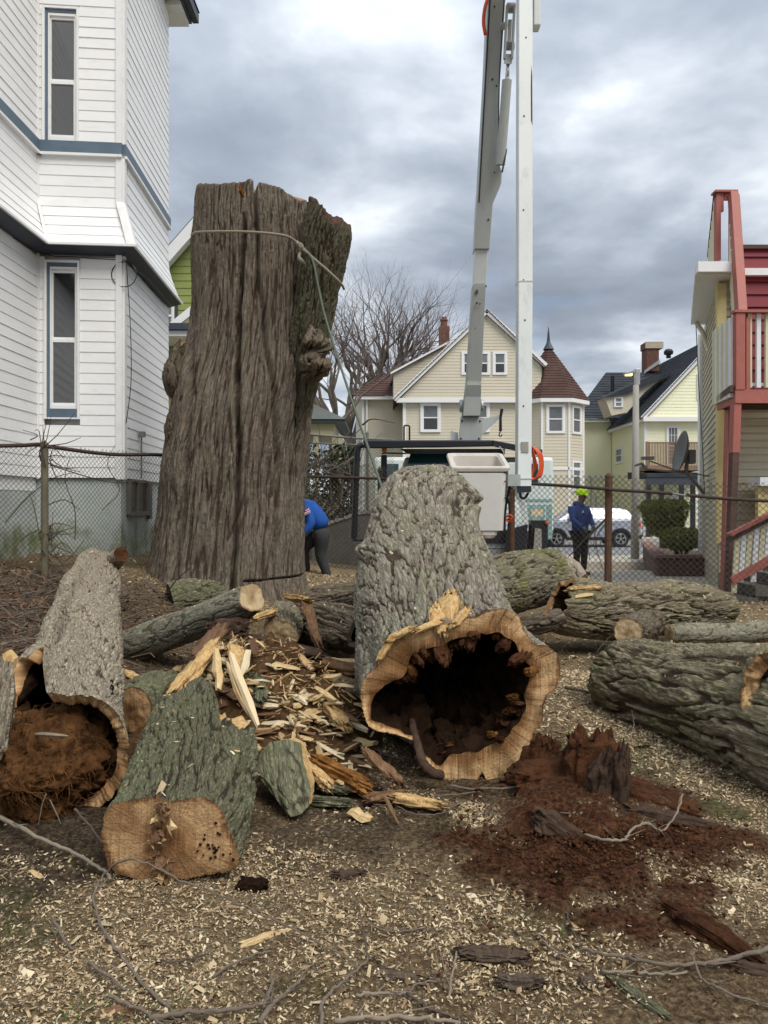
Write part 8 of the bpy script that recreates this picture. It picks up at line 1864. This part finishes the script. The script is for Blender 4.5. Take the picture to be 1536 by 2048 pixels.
# --- green bark wedge, bark slab, hunks of red rot -------------------------------------------------------------------------
def hunks():
    for r_, c_, ax, sz, sd in LATE: chunk('torn_wood' if sd < 20 else 'rotten_flake', None, None, c_, ax, sz, .2, M['wood_torn' if sd < 20 else ('orange_rot', 'rot_red', 'rot_red')[sd % 3]], sd, .45, 1.3, n=(26, 22), parent=r_)
    # wedge: thick triangular bark slab leaning on the heap
    root = thing('bark_wedge', 'triangular green barked slab leaning beside the sawn log', 'wood chunk', G(570, 1620))
    n = 90; poly = [(510, 1545), (518, 1510), (540, 1484), (575, 1478), (602, 1486), (606, 1520), (622, 1575), (618, 1612), (600, 1630), (580, 1634), (545, 1590)]
    c = (566, 1555); N = 200; o = px_outline(poly, c, 3.85, N, False); px = CX + o[:, 0] / o[:, 1] * F; py = CY - (o[:, 2] - CH) / o[:, 1] * F
    o = np.stack([P(a, b_, 3.85 + (1560 - b_) * .0028) for a, b_ in zip(px, py)])
    cen = o.mean(0) - np.array([0, .06, 0]); f = np.linspace(0.0, 1, 70)[:, None, None]; V = cen + (o - cen)[None] * f; V[..., 1] -= .05 * (1 - f[..., 0] ** 2)
    X, Z = V[..., 0], V[..., 2]; a = .8 * X + .6 * Z; b_ = -.6 * X + .8 * Z
    h = .62 * np.clip(np.abs(noise3(a * 17, b_ * 7, 0 * a, 221)) * 2.4, 0, 1) ** .7 + .38 * np.clip(np.abs(noise3(a * 36, b_ * 16, 0 * a, 222)) * 2.2, 0, 1)
    V[..., 1] -= .03 * (h - .5) * np.minimum(1, (1 - f[..., 0]) * 10)
    mk('bark', V.reshape(-1, 3), grid_faces(70, N, True), M['bark_green'], root, smooth=True, attrs={'h': h}, uv=np.stack([a, b_], -1).reshape(-1, 2))
    back = o + np.array([.02, .13, -.02]) + (cen - o) * .1
    ring_face(root, 'cut_face', o, back, 8, M['wood_torn'], .015, 223, (0, 0, 1)); cap(root, back, M['wood_torn'], .02, 224, (0, 1, 0), 'back_face')
    # bark slab at the left edge
    root = thing('bark_slab', 'pale bark slab standing at the left edge against the root filled log', 'wood chunk', G(5, 1560))
    b = MB(); b.prism([P(-40, 1345, 3.7), P(14, 1350, 3.7), P(18, 1400, 3.66), P(8, 1470, 3.62), P(2, 1500, 3.6), P(-40, 1560, 3.6)][::-1], (0, .07, 0)); b.build('bark', M['bark_chip'], root)
    chunk('bark_face', None, None, P(-8, 1420, 3.63), (.05, .1, 1), (.42, .14, .06), 0, M['bark_pale'], 226, .25, 1, parent=root)
    b = MB(); b.prism([P(5, 1308, 3.95), P(14, 1302, 3.95), P(28, 1318, 3.95), P(22, 1340, 3.93), P(8, 1336, 3.92)][::-1], (0, .05, 0)); b.build('torn_edge', M['wood_torn'], root)
    # hunks of red-brown rot to the right of the hollow
    H = (('biggest upright hunk of stringy red brown rot beside the hollow log', (1192, 1570, 3.92), (-.05, .25, 1), (.46, .30, .24), .3, 'rot_red', .30),
         ('stringy grey faced slab of rot standing in the biggest hunk', (1200, 1585, 3.76), (.25, -.1, 1), (.34, .13, .09), .2, 'rot_grey', .45),
         ('second stringy grey rot slab right of the first one', (1236, 1590, 3.72), (.05, -.1, 1), (.36, .09, .08), .5, 'rot_grey', .45),
         ('lump of red rot lying left of the biggest hunk', (1105, 1560, 4.05), (1, .2, .1), (.42, .30, .20), 0, 'rot_red', .28),
         ('flat dark slab of rot lying right of the biggest hunk', (1338, 1645, 3.62), (1, -.35, -.12), (.42, .16, .09), .2, 'rot_grey', .35),
         ('long low ridge of red rot behind the flat dark slab', (1290, 1605, 3.82), (1, -.4, -.2), (.50, .2, .14), 0, 'rot_red', .3),
         ('thin pale edged splinter of rot at the end of the flat slab', (1385, 1668, 3.5), (1, -.35, -.05), (.26, .04, .03), 0, 'splinter_brown', .3),
         ('small block of rot at the front of the red pile', (1120, 1668, 3.5), (.75, -.2, -.5), (.24, .13, .12), .3, 'rot_grey', .35),
         ('crumb of rot under the small block at the front', (1170, 1690, 3.42), (1, .3, 0), (.17, .12, .08), .3, 'rot_red', .35),
         ('dark crumb of rot in the middle of the red sawdust', (1112, 1775, 3.03), (.2, .3, 1), (.09, .05, .05), 0, 'rot_dark', .4),
         ('wide flake of rot on the red sawdust below the small block', (1150, 1755, 3.1), (1, .2, 0), (.14, .08, .035), 0, 'rot_red', .4),
         ('crumbled brown rot lying inside the mouth of the biggest hollow log', (960, 1478, 4.55), (1, .3, .1), (.5, .34, .16), 0, 'rot_red', .35),
         ('dark red hunk beside the bottom lobes of the hollow log', (1075, 1528, 4.2), (.4, .3, 1), (.26, .2, .16), 0, 'rot_red', .3),
         ('long chunk of orange brown rot at the lower right', (1420, 1868, 2.68), (.55, -.8, -.1), (.30, .09, .06), .1, 'rot_red', .4),
         ('grey purple crumb above the long chunk at the lower right', (1388, 1842, 2.78), (1, -.3, 0), (.12, .06, .05), .1, 'rot_grey', .4),
         ('dark bark strip at the right edge near the bottom', (1512, 1940, 2.48), (1, -.4, 0), (.16, .05, .03), .1, 'bark_chip', .6),
         ('ridged black bark piece left of the bottom centre sticks', (985, 1912, 2.55), (1, -.1, 0), (.19, .085, .03), .1, 'bark_chip', .6),
         ('dark bark lump below the ridged black bark piece', (1040, 1962, 2.42), (1, 0, 0), (.12, .045, .03), .1, 'bark_chip', .6),
         ('small black bark lump at the bottom centre right', (1175, 1968, 2.42), (1, .1, 0), (.06, .04, .03), .1, 'bark_chip', .6),
         ('mossy strip of bark pointing down at the bottom right', (1272, 1990, 2.36), (.45, -.9, 0), (.22, .045, .02), .1, 'bark_green', .3),
         ('dark layered bark piece on the bare soil in the middle', (698, 1750, 3.12), (1, .2, 0), (.11, .06, .03), .1, 'bark_chip', .6),
         ('ridged brown bark strip at the bottom middle', (795, 1955, 2.45), (1, -.3, 0), (.15, .035, .025), .1, 'bark_chip', .6),
         ('grey green bark strip left of the orange slab', (645, 1603, 3.85), (1, -.1, 0), (.24, .07, .04), .1, 'bark_green', .35),
         ('upper grey green bark strip beside the green wedge', (665, 1578, 3.95), (1, -.4, 0), (.16, .06, .035), .1, 'bark_green', .35),
         ('dark bark block in the middle of the splinter heap', (625, 1420, 4.85), (.2, .2, 1), (.15, .11, .10), .1, 'rot_dark', .4),
         ('mossy bark strip lying behind the longest slat', (525, 1345, 5.0), (1, .5, .1), (.22, .07, .05), .1, 'bark_green', .35),
         ('dark mossy plank under the right of the splinter heap', (520, 1375, 4.8), (.2, -1, -.3), (.3, .09, .05), .1, 'bark_green', .3),
         ('dark brown slab at the top of the heap', (455, 1258, 5.75), (1, .2, .1), (.26, .16, .14), .1, 'rot_grey', .35),
         ('brown crumbling slab on the right shoulder of the heap', (560, 1300, 5.9), (1, -.3, -.2), (.7, .3, .12), .1, 'rot_grey', .3),
         ('orange rotten slab beside the pale torn slab', (680, 1548, 4.1), (1, -.8, -.25), (.36, .16, .08), .3, 'orange_rot', .35),
         ('tiny clod of dark soil right of the sawn face', (505, 1772, 3.03), (1, 0, 0), (.10, .06, .05), 0, 'rot_dark', .4))
    for i, (lab, (px, py, Y), ax, sz, roll, m_, amp) in enumerate(H):
        nm = 'bark_piece' if 'bark' in lab else ('splinter' if 'splinter of' in lab else ('soil_clod' if 'soil' in lab else 'rot_chunk'))
        chunk(nm, lab, 'bark piece' if 'bark' in lab else ('wood chunk' if 'soil' not in lab else 'clod'), P(px, py, Y), ax, sz, roll, M[m_], 240 + i * 3, amp, 1.2, n=(60, 54) if sz[0] > .2 else (34, 30))
hunks()
def crumbs():
    rr = np.random.default_rng(77); V, Fq = [], []; n = 0
    for _ in range(2600):
        x, y = rr.normal(.85, .38), rr.normal(3.45, .42)
        if rr.random() > float(m_red(np.array([x]), np.array([y]))[0]) + .05: continue
        s = rr.uniform(.003, .013); z = gf(x, y) + .03 + s * .3
        v = rr.normal(size=(6, 3)) * .2 + np.array([(1, 0, 0), (-1, 0, 0), (0, 1, 0), (0, -1, 0), (0, 0, .8), (0, 0, -.8)]); V.append(v * s + (x, y, z))
        for a, b_ in ((0, 2), (2, 1), (1, 3), (3, 0)): Fq += [(n + a, n + b_, n + 4), (n + b_, n + a, n + 5)]
        n += 6
    tag(mk('rot_crumbs', np.concatenate(V), np.array(Fq), M['rot_red']), 'loose crumbs of red rot in front of the hollow log', 'crumbs', kind='stuff')
crumbs()

# --- twigs ------------------------------------------------------------------------------------------------------------------
def twigs():
    T = (
     ('long curved twig arching over the foot of the sawn face', 'twig', .010, .004, [(360, 2046, 0), (310, 1995, 0), (262, 1945, .0), (225, 1890, .01), (196, 1840, .02), (187, 1800, .03), (197, 1770, .05), (214, 1748, .09), (235, 1728, .14), (268, 1722, .16), (310, 1738, .13), (370, 1768, .10), (430, 1788, .07), (520, 1830, .05), (600, 1868, .03), (690, 1918, .01)]),
     ('thick pale branch running down from the left edge to the sawn face', 'twig_pale', .017, .009, [(-20, 1630, .04), (40, 1660, .04), (100, 1690, .04), (150, 1712, .03), (205, 1745, .03), (222, 1762, .02)]),
     ('dark stick leaning from the root mass to the sawn face', 'twig_dark', .010, .007, [(150, 1622, .14), (175, 1650, .09), (208, 1690, .03)]),
     ('short twig leading from the bleached knot to the yellow strip', 'twig', .008, .006, [(108, 1842, .03), (125, 1875, .02), (145, 1902, .01)]),
     ('straight twig below the yellow strip at the lower left', 'twig', .009, .006, [(178, 1930, .02), (215, 1955, .02), (255, 1985, .01)]),
     ('twig running off the bottom edge at the lower left', 'twig', .010, .006, [(215, 1995, .02), (260, 2012, .02), (300, 2035, .01), (335, 2060, .01)]),
     ('thin dark twig beside the big arching twig', 'twig_dark', .006, .004, [(310, 1920, .01), (350, 1926, .02), (418, 1910, .01)]),
     ('slender twig slanting up from the bottom left of centre', 'twig', .008, .005, [(425, 1955, .0), (465, 1932, .02), (520, 1910, .02), (545, 1905, .01)]),
     ('forked stick lying at the bottom left of centre', 'twig', .013, .007, [(520, 2050, .02), (550, 2010, .03), (580, 1985, .02), (610, 1958, .01)]),
     ('short stick crossing the forked one at the bottom', 'twig', .010, .008, [(528, 2020, .02), (538, 1990, .02), (548, 1960, .01)]),
     ('long grey stick along the bottom edge left of centre', 'twig', .013, .008, [(300, 2042, .01), (380, 2030, .02), (460, 2025, .02), (540, 2012, .02)]),
     ('twig standing up through the chips at the bottom centre', 'twig', .010, .005, [(640, 2060, .01), (645, 2015, .02), (665, 1985, .03), (700, 1955, .03), (728, 1930, .02), (745, 1915, .01)]),
     ('fine upright twig in the centre foreground', 'twig_dark', .006, .003, [(736, 1925, .0), (730, 1880, .03), (722, 1840, .03), (715, 1805, .01)]),
     ('arched thin twig in the centre foreground', 'twig', .005, .003, [(735, 1845, .0), (760, 1860, .02), (800, 1865, .02), (850, 1858, .02), (875, 1870, .0)]),
     ('long pale stick along the bottom edge at the centre', 'twig_pale', .012, .008, [(670, 2046, .02), (760, 2040, .02), (850, 2042, .02), (920, 2050, .01)]),
     ('straight pale stick near the bottom centre', 'twig_pale', .008, .006, [(712, 1992, .02), (760, 1990, .02), (815, 1990, .02)]),
     ('branching end of the straight pale stick', 'twig', .006, .004, [(816, 1992, .02), (835, 1970, .02), (875, 1964, .01)]),
     ('twig running down right from the straight pale stick', 'twig_dark', .009, .006, [(815, 1990, .02), (850, 2015, .02), (900, 2035, .01), (935, 2052, .01)]),
     ('short upright pale twig beside the black bark pieces', 'twig_pale', .007, .005, [(897, 2005, .0), (903, 1960, .03), (914, 1905, .03)]),
     ('long curved branch sweeping across the lower right', 'twig', .008, .013, [(1165, 1900, .02), (1200, 1908, .03), (1250, 1918, .03), (1320, 1930, .03), (1380, 1932, .02), (1440, 1925, .03), (1500, 1910, .04), (1560, 1892, .05)]),
     ('thin pale twig left of the long curved branch', 'twig_pale', .005, .004, [(1065, 1860, .0), (1095, 1890, .02), (1130, 1915, .02), (1185, 1940, .01)]),
     ('straight pale stick under the long curved branch', 'twig_pale', .008, .006, [(1205, 1946, .02), (1270, 1948, .02), (1320, 1952, .02), (1375, 1948, .01)]),
     ('twig curving off the lower right corner', 'twig', .007, .005, [(1385, 1915, .02), (1405, 1960, .02), (1450, 1985, .02), (1545, 2020, .01)]),
     ('short reddish twig above the long curved branch', 'twig_dark', .006, .004, [(1132, 1815, .0), (1140, 1850, .02), (1162, 1895, .01)]),
     ('forked pale branch curving over the red rot', 'twig_pale', .011, .006, [(1170, 1672, .05), (1215, 1684, .05), (1250, 1680, .06), (1260, 1665, .08), (1290, 1650, .09), (1315, 1662, .06), (1330, 1660, .06), (1350, 1635, .10), (1366, 1592, .16)]),
     ('thin twig behind the forked pale branch on the red rot', 'twig', .006, .004, [(1120, 1628, .06), (1170, 1632, .06), (1195, 1645, .05), (1230, 1680, .02)]),
     ('straight grey stick lying in front of the hollow opening', 'twig', .010, .008, [(900, 1575, .02), (960, 1580, .02), (1020, 1578, .03), (1082, 1564, .06)]),
     ('thin curved twig in front of the hollow opening', 'twig', .005, .004, [(725, 1592, .02), (755, 1612, .02), (800, 1605, .03), (880, 1592, .03), (960, 1585, .02)]),
     ('second thin twig drooping below the hollow opening', 'twig', .005, .004, [(790, 1612, .02), (830, 1628, .02), (880, 1628, .02), (930, 1600, .01)]),
     ('long thin twig on the chips right of the hollow log', 'twig', .006, .003, [(1095, 1385, .02), (1150, 1395, .03), (1190, 1420, .02), (1215, 1438, .01)]),
     ('curved hooked twig standing in front of the big right log', 'twig_pale', .005, .003, [(1245, 1500, .0), (1262, 1475, .06), (1268, 1440, .1), (1262, 1420, .12)]),
     ('twig leaning on the big right log', 'twig', .006, .003, [(1405, 1555, .0), (1430, 1540, .05), (1458, 1525, .09)]),
     ('forked twig on the grass at the right', 'twig', .005, .003, [(1365, 1622, .0), (1385, 1590, .04), (1420, 1565, .06)]),
     ('dark stick lying between the hollow log and the big right log', 'twig_dark', .022, .016, [(1130, 1378, .02), (1165, 1385, .02), (1200, 1392, .02)]),
     ('thin hanging twig at the end of the big right log', 'twig_pale', .005, .003, [(1195, 1330, .0), (1192, 1310, .1), (1205, 1290, .2), (1232, 1262, .3)]),
     ('long dry stick on the bank left of the pale log', 'twig_dark', .018, .010, [(95, 1190, .05), (135, 1172, .06), (175, 1165, .05)]),
     ('bent vine on the bank at the far left', 'twig', .010, .006, [(-10, 1205, .05), (15, 1225, .08), (35, 1245, .05), (60, 1243, .02)]),
     ('pale stick lying across the bank above the pale log', 'twig_pale', .010, .008, [(0, 1290, .02), (40, 1283, .03), (82, 1276, .02)]),
     ('slender stick leaning against the foot of the standing trunk', 'twig', .012, .008, [(330, 1192, .05), (350, 1165, .15), (378, 1137, .3)]),
     ('long curved vine beside the foot of the trunk', 'twig', .010, .006, [(285, 1135, .05), (300, 1170, .1), (330, 1195, .06)]),
     ('twig crossing in front of the small hollow end', 'twig', .008, .005, [(628, 1296, .04), (660, 1302, .06), (700, 1300, .08), (745, 1292, .1)]),
     ('twig sloping down left of the biggest hollow log', 'twig', .007, .004, [(695, 1442, .05), (720, 1475, .06), (760, 1505, .05), (800, 1520, .03)]),
     ('curved pale twig at the right of the splinter heap', 'twig_pale', .012, .007, [(655, 1360, .05), (660, 1380, .07), (668, 1400, .05)]),
     ('fine twig on the chips at the far right behind the big log', 'twig', .007, .005, [(1505, 1212, .02), (1525, 1200, .04), (1545, 1195, .02)]))
    for lab, m_, r0, r1, pts in T:
        q = []
        for x, y, dz in pts:
            p = G(x, y)
            if dz > .0:   # lift towards the eye along the sight line so that it stays on that pixel
                eye = np.array([0, 0, CH]); k = dz / max(CH - p[2], .3); p = p + (eye - p) * k
            q.append(p + np.array([0, 0, r0 * .6]))
        b = MB(); n = max(10, len(pts) * 5); c = spline(q, n); rs = np.random.default_rng(len(lab)); c = c + rs.normal(0, .0022, c.shape)
        r0 *= .62; r1 *= .62; b.tube(c, np.linspace(r0, r1, n) * rs.uniform(.9, 1.14, n), 7)
        rr = random.Random(len(lab) * 7)
        for i in range(5):
            j = rr.randrange(2, n - 2); d = unit(c[j + 1] - c[j]); s_ = unit(np.array([rr.gauss(0, 1), rr.gauss(0, 1), abs(rr.gauss(0, .4))])); L = rr.uniform(.02, .07) * (1 + r0 * 20)
            b.tube([c[j], c[j] + (d * .6 + s_ * .6) * L * .5, c[j] + (d + s_ * .7) * L], [r1 * .6, r1 * .45, r1 * .2], 4)
        tag(b.build('twig', M[m_], smooth=True), lab, 'twig')
twigs()

# --- litter on the bank, grass, chips -----------------------------------------------------------------------------------------
def litter():
    rr = np.random.default_rng(31); b = MB(); n = 0
    while n < 1500:
        x, y = rr.uniform(-5.2, -.9), rr.uniform(5.2, 9.0)
        if rr.random() > float(m_litter(np.array([x]), np.array([y]))[0]): continue
        a = rr.uniform(0, 6.28); L = rr.uniform(.08, .5); z = gf(x, y); p = np.array([x, y, z + rr.uniform(.0, .05)]); d = np.array([math.cos(a), math.sin(a), rr.normal(0, .15)])
        q = p + d * L; z2 = gf(q[0], q[1]); q[2] = max(q[2], z2 + .005); m_ = (p + q) / 2 + rr.normal(0, .03, 3); m_[2] = max(m_[2], (z + z2) / 2 + .01)
        b.tube([p, m_, q], np.array([1, .9, .6]) * rr.uniform(.002, .007), 3, False); n += 1
    o = b.build('dry_litter', M['twig']); tag(o, 'tangle of dry twigs and vines covering the bank at the left', 'litter', kind='stuff')
    n = 9000; x = rr.uniform(-2.4, 2.6, n); y = rr.uniform(1.95, 5.6, n); k = rr.random(n) < .35 + .5 * m_red(x, y); x, y = x[k], y[k]
    leaves(np.stack([x, y, g(x, y) + rr.uniform(.002, .012, len(x))], 1), .0085, M['bark_chip'], 'bark_flakes', None, 34, 'stuff', .5)
    tag(bpy.data.objects['bark_flakes'], 'dark bark flakes and leaf scraps strewn over the foreground', 'bark flakes')
    n = 5200; x = rr.uniform(-5.4, -.8, n); y = rr.uniform(4.8, 9.2, n); k = rr.random(n) < m_litter(x, y); x, y = x[k], y[k]
    leaves(np.stack([x, y, g(x, y) + rr.uniform(.0, .03, len(x))], 1), .025, M['splinter_brown'], 'leaf_litter', None, 33, 'stuff', .6)
    tag(bpy.data.objects['leaf_litter'], 'dead brown leaves and bark flakes on the bank', 'leaf litter')
litter()
def grass():
    rr = np.random.default_rng(41); n = 26000; x = rr.uniform(-2.5, 3.2, n); y = rr.uniform(2.0, 7.5, n); k = rr.random(n) < m_grass(x, y) * .55 + .006; x, y = x[k], y[k]; n = len(x)
    z = g(x, y); a = rr.uniform(0, 6.28, n); h = rr.uniform(.012, .045, n); w = rr.uniform(.0012, .0026, n); lx, ly = rr.normal(0, .02, n), rr.normal(0, .02, n)
    p = np.stack([x, y, z], 1); s = np.stack([np.cos(a) * w, np.sin(a) * w, 0 * w], 1); t = p + np.stack([lx, ly, h], 1); m_ = p + np.stack([lx * .3, ly * .3, h * .6], 1)
    V = np.stack([p - s, p + s, m_ + s * .8, m_ - s * .8, t], 1).reshape(-1, 3); i = np.arange(n)[:, None] * 5
    tag(mk('grass', V, [i + np.array([[0, 1, 2, 3]]), i + np.array([[3, 2, 4]])], M['grass']), 'sparse green grass blades between the wood chips', 'grass', kind='stuff')
grass()
def chips():
    rr = np.random.default_rng(51)
    def batch(n, x0, x1, y0, y1, s0, s1, fan=None):
        x, y = rr.uniform(x0, x1, n), rr.uniform(y0, y1, n)
        if fan: k = np.abs(x) < fan * y; x, y = x[k], y[k]
        k = rr.random(len(x)) < m_chip(x, y) ** 1.7; x, y = x[k], y[k]; z = g(x, y) + rr.uniform(0, .010, len(x)) + m_red(x, y) * .03
        return np.stack([x, y, z], 1), rr.uniform(s0, s1, len(x)) ** 1.0, None
    A = [batch(150000, -2.0, 2.0, 1.9, 4.2, .0016, .006, .64), batch(90000, -3.6, 3.6, 4.2, 7.0, .003, .0095, .64), batch(36000, -4.8, 6.2, 7.0, 12.8, .006, .015, .64), batch(3500, -2.4, 2.4, 1.9, 6.0, .008, .015, .64), batch(2600, .26, .62, 3.45, 3.95, .0018, .005)]
    p = np.concatenate([a[0] for a in A]); s = np.concatenate([a[1] for a in A]); nr = np.tile(np.array([0, 0, 1.]), (len(p), 1))
    for q, m_ in CHIP_SPOTS: p = np.concatenate([p, q + m_ * .003]); s = np.concatenate([s, rr.uniform(.004, .011, len(q))]); nr = np.concatenate([nr, m_])
    n = len(p); up = nr + rr.normal(0, .45, (n, 3)); up /= np.linalg.norm(up, axis=1)[:, None]; e = rr.normal(size=(n, 3)); e = np.cross(up, e); e /= np.linalg.norm(e, axis=1)[:, None]; f = np.cross(up, e)
    big = rr.random(n) < .05; s = np.where(big, s * 1.6, s); l = (s * rr.uniform(.6, 2.3, n))[:, None]; w = (s * rr.uniform(.35, .95, n))[:, None]; th = (s * rr.uniform(.12, .35, n))[:, None]; k = (s * rr.normal(0, .35, n))[:, None]
    V = np.stack([p - e * l - f * w, p - e * l * .8 + f * w, p + e * l + f * w * .6 + up * k * .5, p + e * l * .9 - f * w * .8, p + up * (np.abs(k) + th) + e * l * rr.uniform(-.4, .4, (n, 1))], 1).reshape(-1, 3)
    i = np.arange(n)[:, None] * 5
    T = np.concatenate([i + np.array([t]) for t in ((0, 3, 4), (3, 2, 4), (2, 1, 4), (1, 0, 4))])
    kk = NT('wood_chip'); c = kk.attr('tone'); col = kk.ramp(c, ((0, (.12, .075, .042)), (.25, (.25, .17, .092)), (.5, (.37, .27, .155)), (.8, (.53, .42, .26)), (1, (.70, .60, .42))))
    m_ = kk.done(col, .8, spec=.2); tone = np.repeat(np.clip(rr.beta(1.3, 1.25, n), 0, 1), 5)
    tag(mk('wood_chips', V, [T], m_, attrs={'tone': tone}), 'pale chainsaw chips scattered over the ground and logs', 'wood chips', kind='stuff')
    print('chips', n)
chips()
print('TRIS', sum(sum(len(p.vertices) - 2 for p in o.data.polygons) if len(o.data.polygons) < 20000 else len(o.data.polygons) * 2 for o in bpy.data.objects if o.type == 'MESH'))
